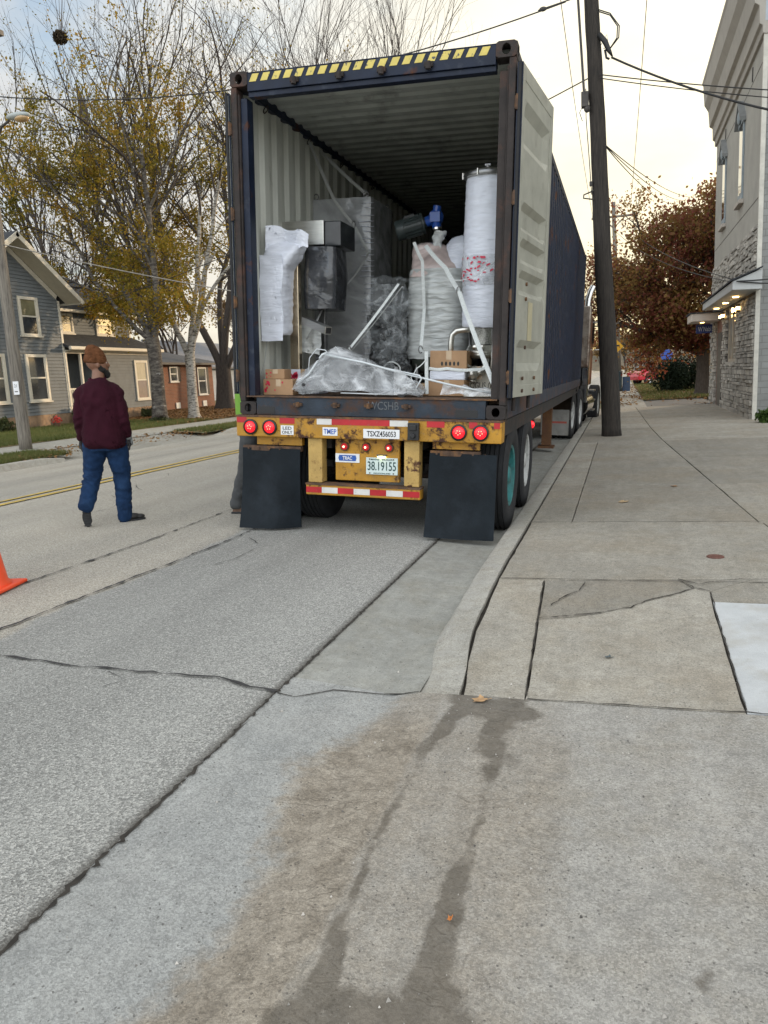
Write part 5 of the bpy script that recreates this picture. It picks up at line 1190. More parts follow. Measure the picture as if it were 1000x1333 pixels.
# beard
mb = MB(); 
def be(p, r): mb.ell(Mh @ Vector([q*1.02 for q in p]), r, Mh.to_3x3().to_4x4(), 18, 12)
be((0, .055, -.082), (.046, .046, .036)); be((0, .075, -.105), (.034, .034, .040)); be((-.042, .028, -.058), (.026, .042, .030)); be((.042, .028, -.058), (.026, .042, .030)); be((0, .095, -.036), (.028, .012, .006))
be((-.062, .012, -.03), (.012, .024, .034)); be((.062, .012, -.03), (.012, .024, .034))
fused('beard', mb, m_hair, body, .008, 2, .004, 60)
# beanie with a folded cuff and a slouched crown
mb = MB(); Mb = Mh @ Matrix.Translation((0, -.016, .045)) @ Matrix.Rotation(R(-12), 4, 'X')
vs = []; prof = [(-.030, .084, .104), (-.024, .092, .112), (.006, .095, .114), (.030, .092, .112), (.036, .086, .104), (.05, .085, .103), (.08, .079, .096), (.105, .068, .084), (.128, .052, .066), (.145, .032, .044), (.152, .012, .016)]
n = 40
for h, rx, ry in prof:
    for j in range(n):
        a = 2*math.pi*j/n; sl = max(0, h - .05); vs.append(Mb @ Vector((rx*math.cos(a), ry*math.sin(a) - sl*.32, h)))
kk = len(prof); mb.add(vs, [(i*n+j, i*n+(j+1)%n, (i+1)*n+(j+1)%n, (i+1)*n+j) for i in range(kk-1) for j in range(n)] + [tuple(range(n))[::-1], tuple((kk-1)*n+j for j in range(n))])
fused('beanie', mb, m_beanie, body, .007, 2, .005, 22, (1, 1, 2.2))
# sweater
mb = MB()
loft(mb, [(.800, 0, .015, .195, .165), (.825, 0, .01, .212, .178), (.92, 0, .005, .212, .182), (1.08, 0, .015, .205, .182), (1.22, 0, .01, .202, .172), (1.34, 0, -.005, .203, .150), (1.42, 0, -.015, .170, .118), (1.475, 0, -.02, .115, .095), (1.515, 0, -.014, .078, .078)])
for s in (-1, 1): limb(mb, [(s*.13, -.012, 1.39), (s*.182, -.018, 1.345), (s*.205, -.035, 1.20), (s*.218, -.035, 1.08), (s*.226, .01, .99), (s*.235, .052, .925)], [.078, .078, .066, .060, .054, .042])
def sf(co):
    z = co.z; x = abs(co.x); f = 0
    if x > .19 and z < 1.28 and z > .9: f += .005 * math.sin(z * 70 + co.y * 30 + 4 * mn.noise(co * 9)) * (1 if z < 1.15 else .3)      # bunched sleeves
    else: f += .005 * math.sin(co.x * 26 + z * 5 + 3 * mn.noise(co * 4)) * (1 - abs(z - 1.1) * 1.2) + .007 * math.sin(z * 38 + co.x * 9 + 3 * mn.noise(co * 6)) * max(0, 1 - (z - .80) * 5) + .006 * math.sin((z - abs(co.x) * .8) * 40 + 4 * mn.noise(co * 5)) * max(0, 1 - abs(z - 1.28) * 6)
    return f
sw = fused('sweater', mb, m_sweat, body, .010, 2, .013, 7, (1, 1, .8), sf)
mb = MB(); mb.tube([(.100*math.cos(a)*.83, -.012 + .080*math.sin(a)*.98, 1.512 + .010*math.sin(a)) for a in np.linspace(0, 2*math.pi, 32)], .011, 8, False); mb.build('collar', m_sweatd, sw, smooth=True)
for s in (-1, 1):
    mb = MB(); mb.tube([(s*.234, .040, .945), (s*.237, .056, .905)], [.045, .040], 20); mb.build('cuff', m_sweatd, sw, smooth=True)
# gloves
mb = MB(); hand(mb, (.237, .057, .905), (.05, .15, -1), (-.2, 1, .15), (-1, -.2, -.1), 1.16, .75); fused('glove', mb, m_glove, body, .005, 1)
mb = MB(); mb.tube([(.237, .054, .925), (.238, .062, .875)], [.041, .038], 16); mb.ell((.269, .072, .845), (.012, .036, .040)); mb.build('glove_back', m_gloveg, body, smooth=True)
mb = MB(); hand(mb, (-.237, .057, .905), (-.05, .2, -1), (.2, 1, .15), (1, -.2, -.1), 1.16, .75); fused('glove', mb, m_glove, body, .005, 1)
# jeans
mb = MB()
loft(mb, [(.78, 0, .01, .178, .135), (.84, 0, .008, .192, .155), (.92, 0, .0, .200, .160), (.97, 0, .0, .19, .155)])
limb(mb, [(-.10, .005, .86), (-.125, .02, .72), (-.165, .05, .54), (-.188, -.06, .40), (-.215, -.20, .235)], [.122, .112, .092, .084, .078])
limb(mb, [(.10, .01, .86), (.115, .03, .72), (.135, .048, .52), (.132, .038, .34), (.126, .022, .07)], [.122, .112, .092, .082, .074])
def jf(co): 
    z = co.z; k = (max(0, 1 - abs(z - .5) * 6) + max(0, 1 - abs(z - .16) * 5)) 
    return .008 * math.sin(z * 46 + co.x * 18 + 11 * mn.noise(co * 4)) * k + .003 * math.sin(z * 30 + co.x * 20)
jn = fused('jeans', mb, m_jean, body, .010, 2, .010, 8, (1, 1, 1.6), jf)
# boots: the left one on its toe, sole to the camera; the right one flat, toe turned out to the right
def boot(M_):
    u = MB()
    def e(p, r): u.ell(M_ @ Vector(p), r, M_.to_3x3().to_4x4(), 18, 12)
    e((0, .00, .065), (.044, .055, .055)); e((0, .09, .045), (.044, .085, .038)); e((0, .165, .036), (.046, .060, .030)); e((0, -.02, .04), (.040, .045, .038)); e((0, -.01, .12), (.046, .052, .06))
    b = fused('boot', u, m_boot, body, .008, 3)
    s_ = MB(); out = []
    for t in np.linspace(0, 2*math.pi, 29)[:-1]:
        y = .085 + .145*math.sin(t); w = .048 if y > .08 else .040; w *= (1 - .28*math.exp(-((y - .05)/.045)**2)); out.append((w*math.cos(t)*1.02, y))
    s_.prism(out, .018, M_ @ Matrix.Translation((0, 0, -.001))); sl2 = s_.build('sole', m_sole, b, bevel=.004)
    s2 = MB(); s2.prism([(x*.9, y) for x, y in out if y < .02] , -.012, M_) if False else None
    tr_ = MB()
    for q in range(9):
        y = -.04 + q*.03; tr_.box(-.036, .036, y, y + .014, -.006, -.001, M_)
    tr_.build('sole_tread', m_sole, sl2)
boot(Matrix.Translation((-.225, -.215, .235)) @ Matrix.Rotation(R(4), 4, 'Z') @ Matrix.Rotation(R(-74), 4, 'X') @ Matrix.Translation((0, .0, -.03)))
boot(Matrix.Translation((.120, .02, .004)) @ Matrix.Rotation(R(-62), 4, 'Z'))

# -- the worker half hidden behind the trailer's left corner
wk = thing('person', 'worker in grey trousers and lime vest, half hidden behind the left corner of the trailer', 'person', (-3.695, 7.32, .125), (0, 0, R(-80)))
mb = MB()
loft(mb, [(.82, 0, 0, .15, .11), (.95, 0, 0, .16, .12), (1.15, 0, 0, .16, .12), (1.33, 0, 0, .175, .11), (1.41, 0, -.01, .14, .08), (1.45, 0, -.01, .07, .06)])
limb(mb, [(0, 0, 1.42), (0, .01, 1.52)], [.06, .055]); Mw = head(mb, (0, .02, 1.60), R(-15), .98, R(-20))
for s in (-1, 1): limb(mb, [(s*.17, 0, 1.37), (s*.20, .03, 1.1), (s*.14, .25, 1.05)], [.055, .045, .032])
limb(mb, [(-.09, 0, .85), (-.10, .03, .46), (-.10, -.01, .1)], [.09, .06, .04]); limb(mb, [(.09, 0, .85), (.10, -.07, .5), (.11, -.20, .1)], [.09, .06, .04])
hand(mb, (.14, .26, 1.05), (-.3, 1, 0), (0, 0, 1), (-1, -.3, 0), 1, .8); hand(mb, (-.14, .26, 1.05), (.3, 1, 0), (0, 0, 1), (1, -.3, 0), 1, .8)
wb_ = fused('body', mb, m_skinl, wk, .011, 3); eyes(Mw, wb_, .98)
mb = MB(); mb.ell(Mw @ Vector((0, -.02, .055)), (.088, .106, .075), Mw.to_3x3().to_4x4()); fused('hair', mb, m_hair, wb_, .01, 2)
mb = MB(); loft(mb, [(.90, 0, 0, .178, .138), (1.1, 0, 0, .178, .138), (1.33, 0, 0, .19, .128), (1.42, 0, -.01, .14, .09), (1.45, 0, -.01, .085, .07)])
for s in (-1, 1): limb(mb, [(s*.16, 0, 1.36), (s*.205, .03, 1.1), (s*.145, .235, 1.055)], [.075, .062, .045])
fused('dark_jacket', mb, pm('dark_navy_cloth', (.012, .014, .02), .9, var=.2), wb_, .012, 3, .005, 7)
mb = MB(); loft(mb, [(1.02, 0, 0, .190, .150), (1.33, 0, 0, .202, .14), (1.43, 0, -.01, .14, .098), (1.45, 0, -.01, .10, .08)]); fused('safety_vest', mb, pm('lime_vest', (.17, .36, .04), .7, var=.1), wb_, .012, 2, .003, 7)
mb = MB(); loft(mb, [(.76, 0, .0, .155, .115), (.84, 0, 0, .17, .135), (.96, 0, 0, .168, .13)])
limb(mb, [(-.09, 0, .84), (-.10, .03, .5), (-.10, .0, .10)], [.108, .085, .078]); limb(mb, [(.09, 0, .84), (.10, -.07, .5), (.11, -.20, .10)], [.105, .08, .072])
fused('trousers', mb, pm('grey_work_cloth', (.055, .058, .060), .9, var=.3, scale=7, bump=.3, bscale=150), wb_, .011, 3, .008, 7, (1, 1, 1.8), lambda c: .008*math.sin(c.z*52 + c.x*20)*max(0, 1 - abs(c.z - .2)*4))
m_tan = pm('tan_boot_leather', (.11, .06, .035), .7, var=.3, scale=20)
for x, y in ((-.10, .0), (.11, -.20)):
    u = MB(); u.ell((x, y, .08), (.05, .06, .08)); u.ell((x, y + .09, .05), (.050, .10, .045)); u.ell((x, y + .15, .04), (.052, .07, .04)); u.box(x - .045, x + .045, y - .05, y + .18, .0, .03)
    b = fused('boot', u, m_tan, wb_, .009, 2); MB().box(x - .052, x + .052, y - .06, y + .215, .0, .025).build('sole', m_sole, b, bevel=.01)

# ================================================================ CONE, POLES, WIRES
cone = thing('traffic_cone', 'orange traffic cone on the road at the left edge of the view', 'traffic cone', (-4.235, 4.16, .132))
m_or = pm('cone_orange', (.75, .075, .02), .5, var=.08, scale=8, patch=((.35, .06, .03), 12, .62, .8))
mb = MB(); mb.lathe([(.150, .03), (.148, .045), (.128, .06), (.036, .66), (.030, .70), (.022, .705), (.022, .60)], 40); autosmooth(mb.build('cone_body', m_or, cone), 50)
MB().box(-.185, .185, -.185, .185, .004, .03).build('cone_base', m_or, cone, bevel=.012, rot=(0, 0, R(12)))
m_pole = pm('weathered_pole_wood', (.034, .028, .023), .9, var=.5, scale=5, stretch=(9, 9, .7), bump=1, bscale=16, patch=((.014, .012, .010), 4, .5, .65), patch2=((.085, .075, .062), 9, .62, .74))
m_poleg = pm('grey_pole_wood', (.20, .18, .15), .9, var=.35, scale=5, stretch=(9, 9, .5), bump=1, bscale=16, patch=((.09, .08, .07), 4, .5, .65))
m_wire = pm('black_cable', (.012, .012, .012), .6)
m_hard = pm('pole_hardware', (.06, .055, .05), .6, .4, var=.4)
up = thing('utility_pole', 'thick dark weathered utility pole leaning left at the kerb beside the truck', 'utility pole', (-.19, 15.8, .09))
TOPZ = 10.6; LX = -.0455
mb = MB(); K = 60; P = []; rr = []
for i in range(K + 1):
    z = i / K * TOPZ; P.append((LX * z + .008*math.sin(z*1.3), 0, z)); rr.append(.185 - .0075 * z + .004 * mn.noise(Vector((0, 0, z * 3))) + (.012 if z < .1 else 0))
mb.tube(P, rr, 22); po = mb.build('pole', m_pole, up, smooth=True); wrinkle(po, .006, 7, 3, (1, 1, .3))
px_ = lambda z: LX * z
mb = MB(); mb.tube([(px_(z) - .23 + .0165*(7.9 - z), -.12, z) for z in (10.2, 8, 7.2, 6.6, 6.3)] + [(px_(6.2) - .17, -.10, 6.2)], .022, 8); mb.build('riser_conduit', m_hard, up, smooth=True)
mb = MB(); mb.tube([(px_(6.4) - .17, -.12, 6.4), (px_(5.9) - .19, -.13, 5.9), (px_(5.3) - .165, -.13, 5.2), (px_(4.6) - .155, -.12, 4.55)], .008, 6); mb.tube([(px_(6.3) - .18, -.12, 6.2), (px_(6) - .30, -.14, 6.0), (px_(5.8) - .26, -.13, 5.85)], .007, 6); mb.build('ground_wire', m_wire, up)
mb = MB(); mb.box(px_(6.2) - .26, px_(6.2) - .13, -.19, -.05, 6.08, 6.34); mb.ell((px_(6.1) - .16, -.14, 6.05), (.06, .05, .07)); mb.build('splice_box', m_hard, up, bevel=.01)
mb = MB(); mb.tube([(px_(4.5) - .12, -.1, 4.62), (px_(4.5) - .30, -.12, 4.56), (px_(4.4) - .31, -.12, 4.50), (px_(4.4) - .13, -.12, 4.46)], .014, 6); mb.cyl((px_(4.7) - .16, -.12, 4.70), (px_(4.7) - .16, -.12, 4.78), .03, n=8); mb.build('cable_bracket', m_hard, up)
mb = MB(); mb.tube([(px_(7.1) + .10, -.1, 7.28), (px_(7.1) + .20, -.12, 7.14), (px_(7.1) + .27, -.14, 6.97), (px_(7.1) + .33, -.14, 6.86)], [.045, .05, .04, .012], 10); mb.tube([(px_(7.1) + .20, -.12, 7.0), (px_(7) + .22, -.13, 6.86), (px_(7) + .27, -.14, 6.83)], .02, 8)
mb.build('service_clamp', m_wire, up, smooth=True)
mb = MB()
for dz in (0, .03): mb.tube([(px_(7.4) + .10, -.1, 7.66 + dz), (px_(7.4) + .30, -.14, 7.55 + dz), (px_(7.4) + .43 + dz, -.16, 7.34), (px_(7.4) + .42 + dz, -.16, 7.15), (px_(7.1) + .27, -.14, 6.98)], .011, 7)
mb.tube([(px_(7.3) + .14, -.1, 7.1), (px_(7.3) + .24, -.12, 7.25), (px_(7.3) + .28, -.12, 7.02), (px_(7.3) + .18, -.12, 7.03)], .006, 6); mb.build('cable_loop', m_wire, up, smooth=True)
mb = MB(); mb.box(px_(10) - 1.2, px_(10) + 1.2, -.20, -.10, 9.9, 10.02); mb.build('crossarm', m_pole, up, bevel=.01)
for x in (-1.1, -.4, .4, 1.1):
    mb = MB(); mb.lathe([(.0, 10.02), (.03, 10.02), (.05, 10.06), (.03, 10.1), (.045, 10.14), (0, 10.17)], 12, Matrix.Translation((px_(10) + x, -.15, 0))); mb.build('insulator', m_hard, up, smooth=True)
mb = MB(); mb.cyl((px_(7.9) - .95, -.05, 7.88), (px_(7.9) - .12, -.05, 8.0), .012, n=6); mb.ell((px_(7.9) - .86, -.05, 7.89), (.07, .04, .04)); mb.build('dead_end_clamp', m_hard, up)
def wire(label, a, b, sag, r=.011, mat=None, grp=None, n=28):
    a, b = Vector(a), Vector(b); pts = []
    for i in range(n + 1):
        t = i / n; p = a.lerp(b, t); p.z -= sag * 4 * t * (1 - t); pts.append(p - a)
    mb = MB(); mb.tube(pts, r, 6); o = mb.build('overhead_wire', mat or m_wire, loc=a, smooth=True); tag(o, label, 'wire', grp or 'overhead wires and cables'); return o
wire('overhead wire from the top of the dark pole running left over the container', (-1.0, 15.75, 8.03), (-13.3, 15.0, 8.0), .62, .012)
wire('overhead cable from the dark pole passing behind the container to the grey house', (-.62, 15.7, 6.66), (-19, 24.5, 4.5), .35, .011)
wire('thick overhead cable from the pole top to the upper right of the picture', (-.12, 15.7, 8.05), (7.5, 12.2, 6.6), .55, .020)
wire('service cable sagging from the pole clamp down to the right, lowest of the cables', (-.20, 15.66, 6.94), (7.0, 12.5, 4.05), .62, .018)
wire('upper one of the thin pair of wires from the pole to the building', (-.40, 15.65, 6.68), (7.2, 16.0, 5.35), .15, .010)
wire('lower one of the thin pair of wires from the pole to the building', (-.40, 15.65, 6.62), (7.2, 16.0, 5.15), .16, .009)
wire('wire running down the street left of the pole to the far crossarm', (-1.35, 15.8, 10.1), (-1.52, 45, 9.45), .45, .010)
wire('wire running down the street right of the pole to the far crossarm', (.55, 15.8, 10.1), (.36, 45, 9.45), .45, .010)
for i, (x, z, w_) in enumerate(((2.0, 7.0, 'topmost'), (1.6, 6.9, 'middle'), (1.2, 6.8, 'lowest'))):
    wire('%s of three thin wires falling behind the pole toward the maple' % w_, (-.38, 15.9, 5.6), (x + .9, 37, z + 1.4), .25, .009)
# left pole with the street lamp
lp = thing('utility_pole', 'grey wooden pole with a paper notice and a cobra street lamp, before the grey house', 'utility pole', (-13.29, 14.68, .20))
mb = MB(); mb.tube([(0, 0, i * .35) for i in range(27)], [.145 - i * .0022 + .003*mn.noise(Vector((0, 0, i))) for i in range(27)], 18); wrinkle(mb.build('pole', m_poleg, lp, smooth=True), .004, 7, 2, (1, 1, .3))
nt_ = MB().box(.02, .17, -.17, -.155, 1.30, 1.60).build('notice', m_label, lp); text('notice_lettering', '21', .07, .07, m_ink, nt_, (.09, -.172, 1.50)); MB().box(.05, .14, -.1725, -.1705, 1.36, 1.38).build('notice_line', m_ink, nt_)
mb = MB(); mb.tube([(.1, 0, 6.3), (.32, -.05, 6.75), (.55, -.1, 6.98), (.80, -.14, 7.05)], .028, 8); mb.build('lamp_arm', m_hard, lp, smooth=True)
mb = MB(); mb.ell((1.06, -.16, 7.10), (.30, .13, .075)); lh = mb.build('lamp_head', pm('lamp_grey_paint', (.34, .37, .36), .5, var=.1), lp, smooth=True)
mb = MB(); mb.ell((1.14, -.16, 7.045), (.17, .115, .075)); mb.build('lamp_glass', pm('amber_lamp_glass', (.42, .27, .12), .2, var=.1, coat=.5), lh, smooth=True)
mb = MB(); mb.box(-.9, .9, -.20, -.10, 8.7, 8.8); mb.build('crossarm', m_poleg, lp)
mb = MB(); mb.cyl((.0, -.14, 4.45), (-.30, -.2, 4.75), .05, n=10); mb.box(-.35, .1, -.2, -.1, 4.62, 4.72); mb.build('cable_bracket', m_hard, lp)
wire('pale service wire sagging from the grey pole across the house front to the trees', (-13.35, 14.6, 4.86), (-7.0, 18.2, 3.3), .10, .012, pm('pale_cable', (.25, .23, .2), .6))
# distant pole with crossarm
fp = thing('utility_pole', 'distant thin utility pole with one crossarm, seen through the gap right of the dark pole', 'utility pole', (-.12, 45, .1))
MB().tube([(0, 0, 0), (-.35, 0, 10)], [.14, .10], 10).build('pole', m_poleg, fp, smooth=True)
MB().box(-1.48, .72, -.06, .06, 9.2, 9.3).build('crossarm', m_poleg, fp); mb = MB(); mb.tube([(-.3, -.08, 8.7), (.25, -.08, 9.2)], .03, 6); mb.tube([(-.35, -.08, 8.7), (-.95, -.08, 9.2)], .03, 6); mb.build('arm_brace', m_poleg, fp)
for x in (-1.4, .64): MB().cyl((x, 0, 9.3), (x, 0, 9.45), .04, n=8).build('insulator', m_hard, fp)
# yellow warning sign, bin, street sign
ws = thing('warning_sign', 'yellow diamond warning sign seen past the right edge of the dark pole', 'sign', (-.33, 44, .1))
MB().cyl((0, .02, 0), (0, .02, 2.9), .03, n=8).build('post', m_hard, ws)
d = MB().prism([(-.40, 0), (0, -.40), (.40, 0), (0, .40)], .006, Matrix.Translation((0, 0, 2.42)) @ Matrix.Rotation(R(90), 4, 'X')).build('sign_face', pm('sign_yellow', (.62, .33, .02), .5, var=.08), ws)
MB().prism([(-.05, -.16), (.03, -.16), (.03, 0), (.2, 0), (.2, .08), (.03, .08), (.03, .14), (-.05, .14)], -.003, Matrix.Translation((0, -.007, 2.42)) @ Matrix.Rotation(R(90), 4, 'X')).build('road_symbol', m_ink, d)
b = thing('waste_bin', 'dark green-grey wheeled bin on the verge just right of the dark pole', 'bin', (-.28, 44.5, .12))
mb = MB(); mb.add([(-.26, -.3, .08), (.26, -.3, .08), (.3, -.36, 1.0), (-.3, -.36, 1.0), (-.26, .25, .08), (.26, .25, .08), (.3, .34, 1.0), (-.3, .34, 1.0)], [(0,1,2,3), (1,5,6,2), (5,4,7,6), (4,0,3,7), (3,2,6,7), (0,4,5,1)]); mb.build('bin_body', pm('bin_grey_green', (.02, .035, .04), .5), b, bevel=.02)
MB().box(-.32, .32, -.38, .36, 1.0, 1.08).build('lid', pm('bin_grey_green', (.02, .035, .04), .5), b, bevel=.02)
for s in (-1, 1): MB().cyl((s*.28, .26, .1), (s*.34, .26, .1), .1, n=14).build('wheel', m_tyre, b)
a_ = thing('sandwich_board', 'small blue folding board standing next to the wheeled bin', 'sign', (.22, 44.6, .12))
for s, t in ((-1, 8), (1, -8)): MB().box(-.2, .2, s*.12 - .01, s*.12 + .01, 0, .8).build('board', pm('board_blue_grey', (.05, .08, .14), .5), a_, rot=(R(t), 0, 0))

# ================================================================ BUILDINGS
m_side = pm('grey_clapboard', (.15, .165, .17), .75, var=.10, scale=3, patch=((.10, .115, .12), 2, .5, .8))
m_sidew = pm('warm_white_trim', (.60, .56, .46), .6, var=.08, scale=4, patch=((.42, .38, .30), 4, .6, .8))
m_shingle = pm('charcoal_shingles', (.030, .033, .038), .95, var=.4, scale=10, bump=.8, bscale=30, patch=((.06, .06, .06), 4, .5, .7))
m_stonef = pm('tan_foundation_stone', (.30, .20, .12), .9, var=.35, scale=4, bump=1, bscale=8, patch=((.16, .12, .09), 3, .5, .65))
m_soff = pm('cream_soffit', (.50, .46, .36), .7, var=.08)
def glassmat(name, c, r=.06):
    m = pm(name, c, r, var=.5, scale=1.6, coat=.6, bump=.02, bscale=3); return m
m_glass = glassmat('window_glass', (.035, .04, .045))
m_curt = pm('cream_curtain', (.34, .30, .20), .6, var=.3, scale=3, stretch=(1, 9, 1), coat=.8)  # cream pane colour with vertical streaks under a glossy coat
m_dark = pm('dark_interior', (.012, .012, .012), .9)
def siding(mb, X, y0, y1, z0, z1, lim=None, e=.115):
    z = z0
    while z < z1 - .01:
        zt = min(z + e, z1); ya, yb = y0, y1
        if lim:
            ya, yb = lim(z); yc, yd = lim(zt)
        else: yc, yd = ya, yb
        if yb - ya < .05: break
        mb.add([(X + .028, ya, z), (X + .028, yb, z), (X + .002, yd, zt), (X + .002, yc, zt), (X + .0, ya, z), (X + .0, yb, z)], [(0, 1, 2, 3), (0, 4, 5, 1)]); z += e
def window_x(parent, X, y0, y1, z0, z1, glass=None, dirn=1, f=.10, mull=True, lower=None, frame=m_sidew):
    """sash window on a wall whose outside faces +x (dirn 1) or -x"""
    bx = lambda a, b: sorted((X + dirn*a, X + dirn*b))
    fr = MB()
    for (a, b, c, d) in ((y0, y0 + f, z0, z1), (y1 - f, y1, z0, z1), (y0 + f, y1 - f, z1 - f, z1), (y0 + f, y1 - f, z0, z0 + f*.7)): fr.box(*bx(.0, .055), a, b, c, d)
    w = fr.build('window', frame, parent, bevel=.004)
    MB().box(*bx(.0, .09), y0 - .04, y1 + .04, z0 - .05, z0 - .001).build('sill', frame, w, bevel=.004)
    zm = (z0 + z1) / 2; s = MB()
    s.box(*bx(.012, .035), y0 + f, y1 - f, zm - .025, zm + .025)
    for a, b in ((y0 + f, y0 + f + .035), (y1 - f - .035, y1 - f)): s.box(*bx(.012, .034), a, b, z0 + f*.7, z1 - f)
    s.build('sash', frame, w)
    for (a, b, g) in ((zm + .025, z1 - f, glass or m_glass), (z0 + f*.7, zm - .025, lower or m_glass)):
        MB().box(*bx(.0165, .021), y0 + f + .035, y1 - f - .035, a, b).build('pane', g, w)
    return w
hs = thing('clapboard_house', 'grey clapboard house with white trim, dark shingle roofs and small porch across the road', 'house', (-19, 23, .36))
HO = Vector((-19, 23, .36))
def hb(mb, name, mat, parent=None, **k): return mb.build(name, mat, parent or hs, loc=None if parent else -HO, **k)
def rel(parent_is_house): return None
# gable block
YC, HWD = 20.95, 2.40; EZ = 4.60; SL = .67
mb = MB(); siding(mb, -19, YC - HWD, YC + HWD, .80, EZ + HWD * SL, lambda z: (YC - min(HWD, max(0, (EZ + .18 + HWD*SL - z) / SL)), YC + min(HWD, max(0, (EZ + .18 + HWD*SL - z) / SL))))
mb.box(-28, -19.001, YC - HWD, YC + HWD, .36, EZ); hb(mb, 'gable_wall', m_side)
mb = MB(); siding(mb, -20, YC + HWD, 28.87, 3.6, 4.55); mb.box(-27, -20.001, YC + HWD + .001, 28.87, .36, 4.55)
siding(mb, -19, 25.30, 28.87, .80, 3.0); mb.box(-20, -19.001, 25.30, 28.869, .36, 3.0)
hb(mb, 'wing_wall', m_side)
mb = MB(); mb.box(-19.6, -18.985, YC - HWD, YC + HWD + .02, .2, .80); mb.box(-19.6, -18.986, YC + HWD + .021, 28.88, .2, .797); fnd = hb(mb, 'foundation', m_stonef)
# corner boards
mb = MB(); mb.box(-18.999, -18.965, YC + HWD - .02, YC + HWD + .08, .80, EZ + .1); hb(mb, 'corner_board', m_sidew)
mb = MB(); mb.box(-18.999, -18.965, 28.79, 28.89, .80, 3.0); hb(mb, 'corner_board', m_sidew)
mb = MB(); mb.box(-19.999, -19.965, 28.79, 28.89, 3.66, 4.5); hb(mb, 'corner_board', m_sidew)
# roofs
def slab_roof(mb, p, q, r, s_, t=.08):
    """four corners of the upper face, thickness t below"""
    P = [Vector(v) for v in (p, q, r, s_)]; n = (P[1] - P[0]).cross(P[3] - P[0]).normalized(); n = n if n.z > 0 else -n
    mb.add(P + [v - n * t for v in P], [(0,1,2,3), (7,6,5,4), (0,4,5,1), (1,5,6,2), (2,6,7,3), (3,7,4,0)])
ZR = EZ + .12 + (HWD + .42) * SL; OX = -18.25
for s in (-1, 1):
    mb = MB(); slab_roof(mb, (OX, YC, ZR), (-28.4, YC, ZR), (-28.4, YC + s*(HWD + .46), EZ + .09), (OX, YC + s*(HWD + .46), EZ + .09), .05); hb(mb, 'gable_roof', m_shingle)
    mb = MB(); slab_roof(mb, (OX + .001, YC, ZR - .062), (-18.96, YC, ZR - .062), (-18.96, YC + s*(HWD + .44), EZ + .04), (OX + .001, YC + s*(HWD + .44), EZ + .04), .03); hb(mb, 'soffit', m_soff)
    mb = MB(); slab_roof(mb, (OX + .03, YC, ZR - .01), (OX + .002, YC, ZR - .01), (OX + .002, YC + s*(HWD + .47), EZ + .075), (OX + .03, YC + s*(HWD + .47), EZ + .075), .16); hb(mb, 'bargeboard', m_sidew)
    mb = MB(); slab_roof(mb, (-18.955, YC, ZR - .12), (-18.99, YC, ZR - .12), (-18.99, YC + s*(HWD + .0), EZ + .28), (-18.955, YC + s*(HWD + .0), EZ + .28), .16); hb(mb, 'frieze_board', m_sidew)
    mb = MB(); mb.box(*sorted((-28.4, OX)), *sorted((YC + s*(HWD + .44), YC + s*(HWD + .53))), EZ - .02, EZ + .075); hb(mb, 'eave_gutter', m_sidew, bevel=.02)
mb = MB(); slab_roof(mb, (-19.55, YC + HWD, 4.56), (-19.55, 29.2, 4.56), (-22.9, 29.2, 6.3), (-22.9, YC + 1, 6.3)); slab_roof(mb, (-22.9, 29.2, 6.3), (-22.9, YC, 6.3), (-26.5, YC, 4.5), (-26.5, 29.2, 4.5)); hb(mb, 'wing_roof', m_shingle)
mb = MB(); mb.add([(-20.001, 28.87, 4.5), (-26, 28.87, 4.5), (-22.9, 28.87, 6.2)], [(0,1,2)]); hb(mb, 'wing_gable_end', m_side)
mb = MB(); mb.box(-19.56, -19.46, YC + HWD + .1, 29.15, 4.44, 4.55); hb(mb, 'eave_gutter', m_sidew, bevel=.02)
mb = MB(); slab_roof(mb, (-18.62, YC + HWD + .0, 3.10), (-18.62, 29.1, 3.10), (-20.0, 28.95, 3.70), (-20.0, YC + HWD, 3.70)); hb(mb, 'porch_roof', m_shingle)
mb = MB(); mb.box(-18.66, -18.55, YC + HWD - .1, 29.12, 3.0, 3.13); hb(mb, 'porch_gutter', m_sidew, bevel=.03)
mb = MB(); mb.box(-18.985, -18.95, YC + HWD + .08, 28.9, 2.90, 3.02); mb.box(-18.95, -18.66, YC + HWD + .05, 28.9, 2.985, 3.0); hb(mb, 'fascia', m_sidew)
# porch
mb = MB(); mb.box(-20.6, -18.97, YC + HWD, 25.30, .80, 1.0); hb(mb, 'porch_floor', m_sidew)
mb = MB(); mb.box(-20.7, -20.6, YC + HWD, 25.3, 1.0, 2.95); mb.box(-20.6, -19, YC + HWD, YC + HWD + .02, 1, 2.95); hb(mb, 'porch_back_wall', m_dark)
dr = hb(MB().box(-20.6, -20.55, 23.5, 24.5, 1.0, 2.75), 'porch_door', m_sidew, bevel=.01)
for a, b in ((23.6, 23.78), (23.95, 24.3)):
    for c, d in ((1.9, 2.6),): MB().box(-20.549, -20.54, a, b, c, d).build('door_glass', m_glass, dr)
    MB().box(-20.549, -20.54, a, b, 1.15, 1.75).build('door_glass', m_glass, dr)
for y in (23.42, 24.22, 25.24): hb(MB().box(-19.03, -18.94, y - .045, y + .045, 1.0, 2.93), 'porch_post', m_sidew, bevel=.008)
ra = MB(); ra.box(-18.99, -18.95, 23.465, 24.175, 1.60, 1.66); ra.box(-18.985, -18.955, 23.465, 24.175, 1.05, 1.09)
for k in range(9): y = 23.50 + k * .08; ra.box(-18.985, -18.957, y - .014, y + .014, 1.0901, 1.5999)
hb(ra, 'railing', m_sidew)
ra = MB(); ra.box(-18.99, -18.95, 24.265, 25.195, 1.60, 1.66); ra.box(-18.985, -18.955, 24.265, 25.195, 1.05, 1.09)
